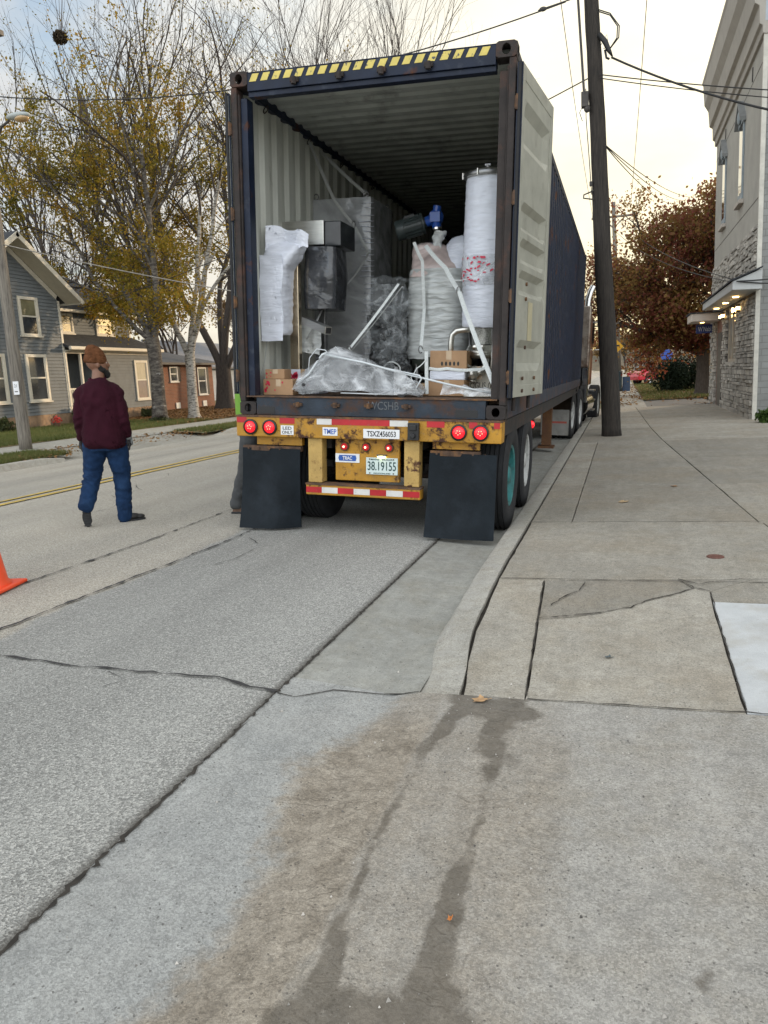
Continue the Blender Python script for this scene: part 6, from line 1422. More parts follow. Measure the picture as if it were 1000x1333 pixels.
for k in range(11): y = 24.31 + k * .083; ra.box(-18.985, -18.957, y - .014, y + .014, 1.0901, 1.5999)
hb(ra, 'railing', m_sidew)
for a, b, c, d, X, g, l in ((21.40, 22.32, 3.45, 4.72, -18.985, glassmat('glass_painted_reflection', (.16, .15, .09), .05), None), (21.43, 22.42, 1.27, 2.84, -18.985, None, None), (19.45, 20.52, 1.27, 2.84, -18.985, None, None),  # upper gable pane has the yellowish sky reflection put into its base colour
    (27.45, 28.36, 1.10, 2.68, -18.985, m_curt, pm('drawn_curtain_brown', (.16, .12, .09), .6, var=.3, stretch=(1, 9, 1), coat=.8)), (24.55, 25.28, 3.72, 4.46, -19.985, m_curt, m_curt), (26.62, 27.78, 3.72, 4.46, -19.985, None, m_curt), (19.4, 20.3, 3.45, 4.72, -18.985, None, None)):
    w = window_x(hs, X, a, b, c, d, g, lower=l); w.location = -HO
def wbx(o): pass
# brick house
bh = thing('brick_house', 'small red brick house with grey hipped roof, seen between the birch trunks', 'house', (-22, 37, .35)); BO = Vector((-22, 37, .35))
m_br = pm('red_brick', (.25, .095, .05), .9, var=.25, scale=30, bump=.5, bscale=40, patch=((.32, .15, .09), 6, .5, .8))
def brick_mat(name, c1, c2, mortar, bw, bh_, vec='YZ', ms=.012, rough=.9, bumpd=.01, sq=1.0):
    if name in MATS: return MATS[name]
    m, nt, N, L, b = nodes(name); tc = N_(nt, 'ShaderNodeTexCoord'); s = N_(nt, 'ShaderNodeSeparateXYZ'); c = N_(nt, 'ShaderNodeCombineXYZ'); L.new(tc.outputs['Object'], s.inputs[0])
    L.new(s.outputs[{'X': 0, 'Y': 1}[vec[0]]], c.inputs[0]); L.new(s.outputs[2], c.inputs[1])
    br = N_(nt, 'ShaderNodeTexBrick'); br.inputs['Scale'].default_value = 1; br.inputs['Brick Width'].default_value = bw; br.inputs['Row Height'].default_value = bh_; br.inputs['Mortar Size'].default_value = ms; br.inputs['Mortar Smooth'].default_value = .3
    br.inputs['Color1'].default_value = c4(c1); br.inputs['Color2'].default_value = c4(c2); br.inputs['Mortar'].default_value = c4(mortar)
    nz = N_(nt, 'ShaderNodeTexNoise', Scale=2.0, Detail=5.0); L.new(c.outputs[0], nz.inputs['Vector'])
    av = N_(nt, 'ShaderNodeMixRGB', blend_type='ADD'); av.inputs[0].default_value = .012; L.new(c.outputs[0], av.inputs[1]); L.new(nz.outputs['Color'], av.inputs[2]); L.new(av.outputs[0], br.inputs['Vector'])
    n2 = N_(nt, 'ShaderNodeTexNoise', Scale=1.3, Detail=7.0, Roughness=.7); L.new(tc.outputs['Object'], n2.inputs['Vector'])
    mr = N_(nt, 'ShaderNodeMapRange'); mr.inputs['From Min'].default_value = .3; mr.inputs['From Max'].default_value = .7; mr.inputs['To Min'].default_value = .8; mr.inputs['To Max'].default_value = 1.15; L.new(n2.outputs['Fac'], mr.inputs[0])
    mm = N_(nt, 'ShaderNodeMixRGB', blend_type='MULTIPLY'); mm.inputs[0].default_value = 1; L.new(br.outputs['Color'], mm.inputs[1]); L.new(mr.outputs[0], mm.inputs[2]); L.new(mm.outputs[0], b.inputs['Base Color'])
    iv = N_(nt, 'ShaderNodeMath', operation='SUBTRACT'); iv.inputs[0].default_value = 1; L.new(br.outputs['Fac'], iv.inputs[1])
    bp = N_(nt, 'ShaderNodeBump', Strength=.7, Distance=bumpd); L.new(iv.outputs[0], bp.inputs['Height']); L.new(bp.outputs[0], b.inputs['Normal']); b.inputs['Roughness'].default_value = rough
    MATS[name] = m; return m
m_brk = brick_mat('red_brick_wall', (.27, .10, .05), (.21, .075, .04), (.26, .19, .14), .21, .072)
wl = MB().box(-30, -22, 31.5, 39.15, .2, 2.78).build('wall', m_brk, bh, loc=-BO)
mb = MB(); rf = [(-21.55, 31.0, 2.76), (-21.55, 39.6, 2.76), (-30.4, 39.6, 2.76), (-30.4, 31.0, 2.76), (-26, 34.5, 4.0), (-26, 36.6, 4.0)]
mb.add(rf, [(0, 1, 5, 4), (1, 2, 5), (2, 3, 4, 5), (3, 0, 4), (3, 2, 1, 0)]); mb.build('roof', pm('grey_roof_shingles', (.075, .08, .088), .95, var=.2, scale=8, bump=.5), bh, loc=-BO)
mb = MB(); mb.box(-21.62, -21.50, 31, 39.62, 2.66, 2.765); mb.build('eave_fascia', pm('dark_trim', (.06, .055, .05), .7), bh, loc=-BO)
m_wt = pm('white_sash_paint', (.55, .55, .52), .6, var=.05)
for a, b, c, d in ((34.75, 35.5, 1.82, 2.6), (37.45, 38.38, 1.08, 2.55), (33, 33.8, 1.8, 2.6)):
    w = window_x(bh, -21.995, a, b, c, d, frame=m_wt, f=.08); w.location = -BO
    MB().box(-21.99, -21.93, b + .001, b + .22, c, d).build('dark_shutter', pm('dark_shutter', (.03, .025, .02), .7), bh, loc=-BO)
for y in (35.3, 38.0): MB().box(-21.99, -21.95, y - .2, y + .2, .45, .75).build('basement_window', m_wt, bh, loc=-BO)
# further house
fh = thing('far_house', 'pale blue-grey house far behind, between the brick house and the dark trunk', 'house', (-30, 56, .4)); FO = Vector((-30, 56, .4))
mb = MB(); siding(mb, -30, 51, 62, .6, 3.0, e=.2); mb.box(-38, -30.002, 51, 62, .3, 3.0); mb.build('wall', pm('pale_blue_siding', (.34, .38, .42), .8), fh, loc=-FO)
mb = MB(); slab_roof(mb, (-29.4, 50.5, 2.95), (-29.4, 62.5, 2.95), (-34, 62.5, 5.2), (-34, 50.5, 5.2), .15); mb.build('roof', pm('pale_roof', (.22, .23, .25), .9), fh, loc=-FO)
w = window_x(fh, -29.98, 54.2, 55.2, 1.5, 2.6, frame=m_wt); w.location = -FO
w = window_x(fh, -29.98, 58.2, 59.2, 1.5, 2.6, frame=m_wt); w.location = -FO

# building on the right
BX = 2.84; Y0, Y1 = 18.95, 27.6
rb = thing('corner_building', 'pale painted brick corner building with stone-faced ground floor and lit awning, at the right', 'building', (BX, 19, .12)); RO = Vector((BX, 19, .12))
m_pb = brick_mat('painted_pale_brick', (.24, .245, .235), (.215, .22, .21), (.18, .18, .17), .42, .14, 'XZ', .010, .8, .006)
m_pf = pm('painted_smooth_wall', (.35, .335, .295), .8, var=.12, scale=2, bump=.2, bscale=20)
def rbb(mb, name, mat, parent=None, **k): return mb.build(name, mat, parent or rb, loc=None if parent else -RO, **k)
rbb(MB().box(BX + .001, 38, Y0, Y1, .0, 8.6), 'side_wall', m_pb)
rbb(MB().box(BX - .03, BX + .0, Y0 + .06, Y1, 4.35, 8.62), 'upper_front_wall', m_pf)
rbb(MB().box(BX - .06, BX + .03, Y0 - .03, Y0 + .06, .1, 8.62), 'corner_trim', pm('corner_trim_paint', (.52, .50, .44), .6))
# irregular ledge stone, every block real
m_st = pm('ledge_stone', (.38, .355, .31), .9, var=.2, scale=9, bump=.8, bscale=30, island=.28, patch=((.20, .18, .16), 7, .55, .75))
m_stm = pm('stone_mortar_dark', (.10, .09, .08), .95)
def ledge(ya, yb, za, zb, name, hole=None):
    m1 = MB(); z = za; r_ = random.Random(int(ya*7 + za*13))
    while z < zb - .02:
        h = r_.choice((.06, .08, .10, .13)); h = min(h, zb - z); y = ya
        while y < yb - .02:
            w = min(r_.uniform(.16, .5), yb - y); 
            if not (hole and y + w > hole[0] and y < hole[1] and z + h > hole[2] and z < hole[3]):
                d = r_.uniform(.015, .075); m1.box(BX - .05 - d, BX - .02, y + .006, y + w - .006, z + .006, z + h - .006)
            y += w
        z += h
    return rbb(m1, name, m_st, bevel=.008)
WIN = (21.95, 23.55, 1.43, 2.86)
ledge(Y0 + .06, 24.6, .12, 2.86, 'stone_facing', WIN); ledge(Y0 + .06, Y1, 3.2, 4.32, 'stone_facing')
ledge(26.3, Y1, .12, 2.9, 'stone_facing')
rbb(MB().box(BX - .045, BX, Y0 + .06, 21.9, .12, 4.34), 'mortar_bed', m_stm); rbb(MB().box(BX - .045, BX, 23.6, 24.6, .12, 4.34), 'mortar_bed', m_stm); rbb(MB().box(BX - .045, BX, 21.9, 23.6, .12, 1.4), 'mortar_bed', m_stm); rbb(MB().box(BX - .045, BX, 21.9, 23.6, 2.87, 4.34), 'mortar_bed', m_stm); rbb(MB().box(BX - .045, BX, 24.6, Y1, 2.9, 4.34), 'mortar_bed', m_stm)
# shop window
wn = MB()
for a, b, c, d in ((WIN[0], WIN[1], WIN[3] - .10, WIN[3]), (WIN[0], WIN[1], WIN[2], WIN[2] + .08), (WIN[0], WIN[0] + .09, WIN[2] + .08, WIN[3] - .1), (WIN[1] - .09, WIN[1], WIN[2] + .08, WIN[3] - .1), (22.7, 22.78, WIN[2] + .08, WIN[3] - .1)): wn.box(BX - .04, BX + .02, a, b, c, d)
wn = rbb(wn, 'window', pm('tan_window_frame', (.36, .31, .24), .6)); MB().box(BX - .10, BX - .03, WIN[0] - .06, WIN[1] + .06, WIN[2] - .09, WIN[2] - .001).build('sill', m_st, wn); MB().box(BX - .02, BX - .01, WIN[0] + .09, WIN[1] - .09, WIN[2] + .08, WIN[3] - .1).build('pane', pm('blind_behind_glass', (.22, .21, .18), .35, var=.2, coat=.8), wn)
# awning with soffit lights
mb = MB(); M0 = None
mb.add([(2.26, 18.55, 2.95), (2.26, 25.05, 2.95), (BX, 25.05, 2.93), (BX, 18.55, 2.93), (2.26, 18.55, 3.13), (2.26, 25.05, 3.13), (BX, 25.05, 3.35), (BX, 18.55, 3.35)], [(3,2,1,0), (4,5,6,7), (0,1,5,4), (2,3,7,6), (1,2,6,5), (3,0,4,7)])
aw = rbb(mb, 'awning', pm('pale_grey_awning', (.42, .43, .42), .6, var=.08), bevel=.01)
MB().add([(2.22, 18.5, 3.135), (2.22, 25.1, 3.135), (BX, 25.1, 3.375), (BX, 18.5, 3.375), (2.22, 18.5, 3.165), (2.22, 25.1, 3.165), (BX, 25.1, 3.40), (BX, 18.5, 3.40)], [(3,2,1,0), (4,5,6,7), (0,1,5,4), (2,3,7,6), (1,2,6,5), (3,0,4,7)]).build('awning_roof', m_shingle, aw)
m_warm = pm('warm_lamp_glow', (1, .75, .4), .4, emit=((1, .62, .22), 7))
for y in (20.3, 22.2, 24.2):
    MB().cyl((2.55, y, 2.915), (2.55, y, 2.935), .07, n=16).build('soffit_light', m_warm, aw)
for i, y in enumerate((20.9, 21.55, 23.9, 24.4)):
    s = rbb(MB().cyl((BX - .16, y, 2.60), (BX - .16, y, 2.80), .045, n=12), 'wall_lamp', m_hard)
    MB().ell((BX - .16, y, 2.70), (.07 if i == 1 else .05, .05, .09)).build('bulb', m_warm, s, smooth=True)
# door canopy, door
mb = MB(); mb.box(1.98, BX, 25.4, 26.9, 2.66, 2.90); cn = rbb(mb, 'door_canopy', pm('door_canopy_paint', (.50, .44, .38), .6, var=.08), bevel=.02)
MB().box(1.94, BX, 25.35, 26.95, 2.901, 2.93).build('canopy_roof', m_shingle, cn); MB().cyl((2.35, 26.1, 2.645), (2.35, 26.1, 2.659), .06, n=12).build('soffit_light', m_warm, cn)
rbb(MB().box(BX - .03, BX, 24.62, 26.28, .12, 2.88), 'door_surround', pm('brown_red_boards', (.20, .10, .07), .8, var=.3)); rbb(MB().box(BX - .06, BX - .031, 24.9, 25.9, .14, 2.3), 'door', pm('dark_door', (.05, .045, .04), .5), bevel=.005)
# cornice: profile run along the front
mb = MB(); prof = [(BX - .02, 8.05), (BX - .09, 8.07), (BX - .10, 8.22), (BX - .16, 8.26), (BX - .17, 8.60), (BX - .26, 8.66), (BX - .30, 9.10), (BX - .42, 9.30), (BX - .46, 9.85), (BX - .50, 9.95), (BX + .3, 9.95), (BX + .3, 8.05)]
ya, yb = Y0 - .05, Y1 + .05; n = len(prof)
mb.add([(x, ya, z) for x, z in prof] + [(x, yb, z) for x, z in prof], [(i, i+1, n+i+1, n+i) for i in range(n-1)] + [(n-1, 0, n, 2*n-1), tuple(range(n))[::-1], tuple(range(n, 2*n))])
rbb(mb, 'cornice', pm('cornice_paint', (.34, .315, .275), .75, var=.1, scale=3), bevel=.01)
rbb(MB().box(BX - .05, BX + .3, Y0 - .055, Y0 - .001, 8.3, 9.9), 'cornice_end', pm('grey_blue_flashing', (.36, .40, .43), .6))
for i in range(3): rbb(MB().box(BX - .05, BX - .0305, 20.5 + i*2.4, 20.56 + i*2.4, 7.65, 7.95), 'wall_anchor', m_hard)
m_bl = pm('pale_blue_frame', (.24, .28, .30), .6, var=.12)
for y in (21.9, 25.3):
    w = MB(); w.box(BX - .07, BX - .031, y - .36, y + .36, 5.35, 7.25)
    w = rbb(w, 'window', m_bl, bevel=.006); MB().box(BX - .071, BX - .0705, y - .27, y + .27, 5.5, 7.1).build('pane', m_glass, w)
    MB().box(BX - .14, BX - .03, y - .48, y + .48, 5.22, 5.32).build('sill', pm('stone_sill', (.42, .38, .33), .8), w, bevel=.01)
    h = MB(); 
    for (a, b) in (((y - .5, 7.10), (y, 7.58)), ((y + .5, 7.10), (y, 7.58))):
        h.add([(BX - .17, a[0], a[1]), (BX - .17, b[0], b[1]), (BX - .17, b[0], b[1] + .09), (BX - .17, a[0], a[1] + .09), (BX - .03, a[0], a[1]), (BX - .03, b[0], b[1]), (BX - .03, b[0], b[1] + .09), (BX - .03, a[0], a[1] + .09)], [(0,1,2,3), (7,6,5,4), (0,4,5,1), (1,5,6,2), (2,6,7,3), (3,7,4,0)])
    h.build('window_hood', pm('hood_edge', (.20, .205, .20), .7), w)
    t = MB(); t.add([(BX - .09, y - .46, 7.10), (BX - .09, y + .46, 7.10), (BX - .09, y, 7.54), (BX - .03, y - .46, 7.10), (BX - .03, y + .46, 7.10), (BX - .03, y, 7.54)], [(0,1,2), (5,4,3), (0,3,4,1), (1,4,5,2), (2,5,3,0)]); t.ell((BX - .12, y, 7.28), (.05, .16, .16)); t.build('hood_ornament', m_bl, w)
mb = MB(); mb.box(BX - .036, BX - .0305, Y0 + .1, Y1, 4.9, 4.915); mb.box(BX - .036, BX - .0305, Y0 + .1, Y1, 7.6, 7.612); rbb(mb, 'wall_seam', m_stm)
# blue street-name sign fixed near the door
sg = thing('street_sign', 'small blue sign with white lettering hanging under the door canopy of the corner building', 'sign', (2.52, 27.0, 2.30))
MB().box(-.27, .24, -.012, .012, .06, .33).build('sign_board', pm('sign_blue', (.015, .035, .16), .5), sg, bevel=.01); text('lettering', "W'Nabl", .38, .15, pm('sign_white_ink', (.55, .58, .62), .5), sg, (-.015, -.015, .195)); MB().cyl((.0, 0, .33), (.0, 0, .42), .01, n=6).build('hanger', m_hard, sg)
for i, (z0, z1, s_) in enumerate(((3.05, 3.02, .20), (3.02, 2.98, .06))):
    wire('%s black cable looping from the awning corner along the side wall' % ('upper', 'lower')[i], (2.33, 18.5, 3.12), (6.5, 18.8, 3.2 + .1*i), s_, .012)
wire('pair of cables coming down to the awning corner, upper one', (-.35, 16, 8.9), (2.3, 18.52, 3.14), .9, .011) if False else None
wire('cable slanting down in front of the maple to the awning corner', (-.45, 44, 9.3), (2.30, 18.6, 3.16), .4, .012)
wire('second cable slanting down beside it to the awning corner', (-.9, 44, 9.1), (2.30, 18.7, 3.12), .5, .010)

# ---------------------------------------------------------------- red car beyond the maple
car = thing('parked_car', 'bright red hatchback parked on the grass beyond the maple, its rear showing', 'car', (2.55, 58.6, .10), (0, 0, R(-62)))
m_red = pm('red_car_paint', (.55, .008, .03), .25, var=.05, coat=.8)
prof = [(-2.05, .35), (-2.10, .60), (-2.02, .88), (-1.75, 1.02), (-1.25, 1.40), (-.5, 1.47), (.3, 1.42), (.95, 1.02), (1.75, .88), (2.05, .70), (2.08, .38)]
mb = MB(); n = len(prof); vs = []
for s, w in ((-1, .84), (1, .84)):
    for y, z in prof: vs.append((s * (w - (.16 * max(0, z - .95) / .5)), y, z))
mb.add(vs, [(i, i+1, n+i+1, n+i) for i in range(n-1)] + [(n-1, 0, n, 2*n-1), tuple(range(n))[::-1], tuple(range(n, 2*n))]); cbd = mb.build('body', m_red, car, bevel=.05)
m_cg = pm('dark_car_glass', (.015, .018, .02), .05)
for s in (-1, 1):
    mb = MB(); mb.add([(s*.80, -1.45, 1.02), (s*.80, .80, 1.02), (s*.735, .25, 1.36), (s*.725, -1.10, 1.36)], [(0,1,2,3)]); mb.build('side_window', m_cg, cbd)
    for y in (-1.3, 1.3):
        w = MB().lathe([(.20, -.09), (.31, -.10), (.33, -.06), (.33, .06), (.31, .10), (.20, .09)], 28, MX).build('wheel', m_tyre, car, loc=(s*.76, y, .33)); autosmooth(w)
        mb = MB(); mb.lathe([(.21, s*.07), (.19, s*.085), (.17, s*.04), (.05, s*.07), (0, s*.08)], 20, MX); autosmooth(mb.build('hubcap', m_chrome, w))
    MB().box(*sorted((s*.60, s*.83)), -2.11, -1.98, .72, .88).build('tail_light', pm('car_tail_lens', (.3, .01, .01), .2, coat=.5), cbd)
mb = MB(); mb.add([(-.66, -1.80, 1.03), (.66, -1.80, 1.03), (.58, -1.30, 1.385), (-.58, -1.30, 1.385)], [(0,1,2,3)]); mb.build('rear_window', m_cg, cbd, loc=(0, -.012, .012))
bs = thing('blue_sign', 'small round blue sign on a post beyond the red car', 'sign', (3.1, 60.5, .1)); MB().cyl((0, 0, 0), (0, 0, 2.0), .03, n=6).build('post', m_hard, bs); MB().cyl((0, -.02, 2.0), (0, .02, 2.0), .42, n=20).build('sign_face', pm('bright_blue_sign', (.03, .10, .42), .5), bs)
# cast iron cover, leaves and litter on the concrete
cv = MB().cyl((0, 0, 0), (0, 0, .004), .058, n=26).build('valve_cover', pm('rusty_red_iron', (.13, .055, .04), .8, var=.3, scale=30), loc=(.62, 5.60, Hs(.62, 5.6) + .001)); tag(cv, 'small round rusty red valve cover set in the sidewalk', 'valve cover')
mb = MB(); mb.lathe([(.044, .0041), (.047, .0065), (.054, .0065), (.056, .0041)], 26); mb.box(-.03, .03, -.008, .008, .004, .006); mb.build('cover_rim', pm('rusty_red_iron', (.19, .07, .045), .8), cv)
def leaf(label, x, y, s, col, rz, cat='leaf'):
    pts = []
    for k in range(22):
        a = 2*math.pi*k/22; r = s * (.62 + .38 * abs(math.cos(2.5 * a))) * (1 if k % 2 else .78); pts.append((r*math.cos(a), r*.8*math.sin(a)))
    mb = MB(); vs = [(0, 0, .004)] + [(a, b, .003 + .012 * abs(b) / s * rnd.uniform(.4, 1.6) * (1 if a > 0 else .5)) for a, b in pts]
    mb.add(vs, [(0, 1 + i, 1 + (i + 1) % 22) for i in range(22)]); mb.tube([(s*.7, 0, .003), (s*1.3, s*.1, .006)], .0012, 5)
    tag(mb.build('fallen_leaf', pm('leaf_' + cat, col, .7, var=.3, scale=30), loc=(x, y, Hs(x, y) + .004), rot=(0, 0, rz)), label, 'leaf', 'scraps lying on the paving')
leaf('large tan dead leaf on the dark stain at the end of the kerb', -.605, 3.215, .042, (.42, .26, .13), R(20), 'tan')
leaf('small orange curled leaf on the dark mud streak', -.437, 1.80, .011, (.55, .20, .05), R(70), 'orange')
leaf('dark brown scrap of leaf low at the right on the concrete', -.02, 1.36, .011, (.05, .03, .025), R(10), 'dark')
leaf('pale leaf on the sidewalk slab behind the wheels', .02, 7.9, .07, (.40, .28, .15), R(50), 'pale')
leaf('brown leaf on the sidewalk nearer the building', .55, 8.9, .05, (.22, .12, .05), R(120), 'brown')
leaf('grey-green flattened gum spot on the middle slab', -.06, 3.78, .022, (.10, .12, .12), R(0), 'grey')
# loose grit and pebbles
mb = MB()
for k in range(520):
    x = rnd.uniform(-1.5, 1.0) if k % 3 else rnd.gauss(-.7, .3); y = rnd.uniform(1.1, 3.6); s = abs(rnd.gauss(0, .0016)) + .0009
    if rnd.random() < .04: s *= 2.2
    z = Hs(x, y) + .002; q = [Vector((rnd.uniform(-1, 1), rnd.uniform(-1, 1), rnd.uniform(-.6, .6))).normalized() * s for _ in range(4)]
    mb.add([(x + s, y, z), (x - s*.7, y + s, z), (x - s*.6, y - s, z + s*.1), (x, y + s*.1, z + s*1.3), (x + s*.1, y, z - s)], [(0, 1, 3), (1, 2, 3), (2, 0, 3), (1, 0, 4), (2, 1, 4), (0, 2, 4)])
tag(mb.build('grit', pm('grit_stone', (.33, .31, .28), .8, island=.75)), kind='stuff')

# ================================================================ TREES
def wood_mesh(name, segs, mat, parent, nmax=9):
    V = []; F = []
    off = 0
    for pts, rs in segs:
        n = nmax if rs[0] > .08 else (6 if rs[0] > .03 else (4 if rs[0] > .012 else 3))
        P = np.array(pts); k = len(P); T = np.gradient(P, axis=0); T /= np.linalg.norm(T, axis=1)[:, None] + 1e-9
        ref = np.array([.3, .9, .1]) if abs(T[0][2]) > .5 else np.array([0, 0, 1.0])
        U = np.cross(T, ref); U /= np.linalg.norm(U, axis=1)[:, None] + 1e-9; Wv = np.cross(T, U)
        a = np.arange(n) * 2 * math.pi / n
        ring = P[:, None, :] + (U[:, None, :] * np.cos(a)[None, :, None] + Wv[:, None, :] * np.sin(a)[None, :, None]) * np.array(rs)[:, None, None]
        V.append(ring.reshape(-1, 3)); i, j = np.meshgrid(np.arange(k - 1), np.arange(n), indexing='ij')
        F.append(np.stack([i*n + j, i*n + (j+1) % n, (i+1)*n + (j+1) % n, (i+1)*n + j], -1).reshape(-1, 4) + off); off += k * n
    return raw_mesh(name, np.concatenate(V), np.concatenate(F), mat, parent, True)
def raw_mesh(name, V, F, mat, parent, smooth=False):
    me = bpy.data.meshes.new(name); w = F.shape[1]
    me.vertices.add(len(V)); me.vertices.foreach_set('co', V.ravel().astype(np.float32))
    me.loops.add(F.size); me.loops.foreach_set('vertex_index', F.ravel().astype(np.int32))
    me.polygons.add(len(F)); me.polygons.foreach_set('loop_start', np.arange(0, F.size, w, dtype=np.int32)); me.polygons.foreach_set('loop_total', np.full(len(F), w, np.int32))
    if smooth: me.polygons.foreach_set('use_smooth', [True] * len(F))
    me.update(); me.materials.append(mat); o = bpy.data.objects.new(name, me); COL.objects.link(o); o.parent = parent; return o
def grow(rng, segs, tips, p, d, L, r, lvl, maxl, spread, up, kids, wob=.19):
    n = max(3, int(L / .35)) if lvl < maxl else 4
    pts = [p]; rs = [r]; q = np.array(p, float); d = np.array(d, float); end = r * (.45 if lvl else .55) if lvl < maxl else .0035
    for i in range(n):
        d = d + rng.normal(0, wob, 3) * (1 / math.sqrt(n)) * 1.6; d[2] += up / n; d /= np.linalg.norm(d); q = q + d * L / n
        pts.append(tuple(q)); rs.append(r + (end - r) * (i + 1) / n)
    segs.append((pts, rs))
    if lvl >= maxl: tips.append((pts, lvl)); return
    if lvl >= maxl - 1: tips.append((pts, lvl))
    nk = kids[lvl]
    for c in range(nk):
        t = (.35 if lvl == 0 else .22) + (.98 - (.35 if lvl == 0 else .22)) * (c + rng.rand() * .8) / nk; t = min(t, .99)
        i = min(n - 1, int(t * n)); f = t * n - i; a = np.array(pts[i]) * (1 - f) + np.array(pts[i+1]) * f; ax = np.array(pts[i+1]) - np.array(pts[i]); ax /= np.linalg.norm(ax)
        o = np.cross(ax, rng.normal(0, 1, 3)); o /= np.linalg.norm(o); ang = spread * rng.uniform(.65, 1.2)
        dd = ax * math.cos(ang) + o * math.sin(ang); rr = (r + (end - r) * t) * rng.uniform(.5, .72)
        grow(rng, segs, tips, tuple(a), dd, L * rng.uniform(.48, .72) * (1 - .35 * t if lvl else 1), max(.004, rr), lvl + 1, maxl, spread, up, kids, wob)
def leaves(rng, tips, name, mat, parent, count, size, dens=None, spread=.12, droop=.3):
    pts = np.array([p for t, l in tips for p in t[1:]]); 
    if dens is not None: w = dens(pts); w = w / w.sum(); idx = rng.choice(len(pts), count, p=w)
    else: idx = rng.randint(0, len(pts), count)
    c = pts[idx] + rng.normal(0, spread, (count, 3)); c[:, 2] -= droop * size * rng.rand(count)
    u = rng.normal(0, 1, (count, 3)); u[:, 2] -= .6 * droop; u /= np.linalg.norm(u, axis=1)[:, None]; v = np.cross(u, rng.normal(0, 1, (count, 3))); v /= np.linalg.norm(v, axis=1)[:, None]
    s = size * rng.uniform(.6, 1.3, count)[:, None]; w_ = np.cross(u, v) * .12
    V = np.stack([c - u*s*.5, c + v*s*.32 + w_*s, c + u*s*.5, c - v*s*.32 + w_*s], 1).reshape(-1, 3); F = np.arange(count * 4).reshape(-1, 4)
    return raw_mesh(name, V, F, mat, parent)
def leafmat(name, cols, trans=.35):
    m, nt, N, L, b = nodes(name); g = N_(nt, 'ShaderNodeNewGeometry'); cr = N_(nt, 'ShaderNodeValToRGB'); cr.color_ramp.interpolation = 'LINEAR'
    tc = N_(nt, 'ShaderNodeTexCoord'); nz = N_(nt, 'ShaderNodeTexNoise', Scale=.55, Detail=3.0); L.new(tc.outputs['Object'], nz.inputs['Vector'])
    ad = N_(nt, 'ShaderNodeMath', operation='MULTIPLY_ADD'); L.new(g.outputs['Random Per Island'], ad.inputs[0]); ad.inputs[1].default_value = .55; 
    mr = N_(nt, 'ShaderNodeMapRange'); mr.inputs['From Min'].default_value = .32; mr.inputs['From Max'].default_value = .68; mr.inputs['To Min'].default_value = 0; mr.inputs['To Max'].default_value = .45; L.new(nz.outputs['Fac'], mr.inputs[0]); L.new(mr.outputs[0], ad.inputs[2])
    L.new(ad.outputs[0], cr.inputs[0]); e = cr.color_ramp.elements; e[0].color = c4(cols[0]); e[-1].color = c4(cols[-1])
    for i, c in enumerate(cols[1:-1]): x = e.new((i + 1) / (len(cols) - 1)); x.color = c4(c)
    L.new(cr.outputs[0], b.inputs['Base Color']); b.inputs['Roughness'].default_value = .6; b.inputs['Specular IOR Level'].default_value = .25
    tl = N_(nt, 'ShaderNodeBsdfTranslucent'); L.new(cr.outputs[0], tl.inputs['Color']); mx = N_(nt, 'ShaderNodeMixShader'); mx.inputs[0].default_value = trans
    L.new(b.outputs[0], mx.inputs[1]); L.new(tl.outputs[0], mx.inputs[2]); L.new(mx.outputs[0], N['Material Output'].inputs[0]); return m
m_bark = pm('grey_brown_bark', (.075, .060, .048), .95, var=.4, scale=6, stretch=(4, 4, 1), bump=1, bscale=14)
m_barkd = pm('dark_bark', (.045, .036, .030), .95, var=.4, scale=6, stretch=(4, 4, 1), bump=1, bscale=14)
m_birch = pm('pale_birch_bark', (.36, .34, .30), .85, var=.2, scale=3, stretch=(1, 1, 4), bump=.6, bscale=14, patch=((.06, .052, .046), 6, .50, .60), patch2=((.14, .12, .09), 3, .55, .7))
l_yel = leafmat('yellow_olive_leaves', [(.08, .085, .014), (.17, .145, .018), (.31, .215, .028), (.36, .19, .028)], .5)
l_mapl = leafmat('maroon_brown_leaves', [(.10, .045, .024), (.22, .065, .045), (.22, .15, .045), (.34, .19, .06)], .55)
l_tan = leafmat('tan_leaves', [(.13, .085, .04), (.20, .13, .06), (.24, .15, .07)])
l_ever = leafmat('evergreen_needles', [(.008, .016, .008), (.015, .028, .012), (.02, .035, .014)], .1)
def multi_tree(name, label, cat, base, stems, seed, trunkmat, leaf=None, n=0, size=.08, dens=None, kids=(5, 5, 5, 4), maxl=4, spread=.62, up=.25, extra=None, group=None, spr=.14):
    rng = np.random.RandomState(seed); t = thing(name, label, cat, base, group=group); big = []; tips = []
    for (p, d, L, r) in stems: grow(rng, big, tips, p, np.array(d, float) / np.linalg.norm(d), L, r, 0, maxl, spread, up, kids)
    if extra: big.extend(extra)
    thick = [s for s in big if s[1][0] > .045]; thin = [s for s in big if s[1][0] <= .045]
    wood_mesh('trunk', thick, trunkmat, t); 
    if thin: wood_mesh('twigs', thin, m_barkd if trunkmat is not m_bark else m_bark, t)
    if leaf: leaves(rng, tips, 'crown', leaf, t, n, size, dens, spr)
    return t
m_barkm = pm('mottled_grey_bark', (.13, .115, .095), .9, var=.25, scale=3, stretch=(1, 1, 3), bump=1, bscale=12, patch=((.045, .038, .033), 5, .42, .58), patch2=((.36, .35, .32), 4, .60, .66))
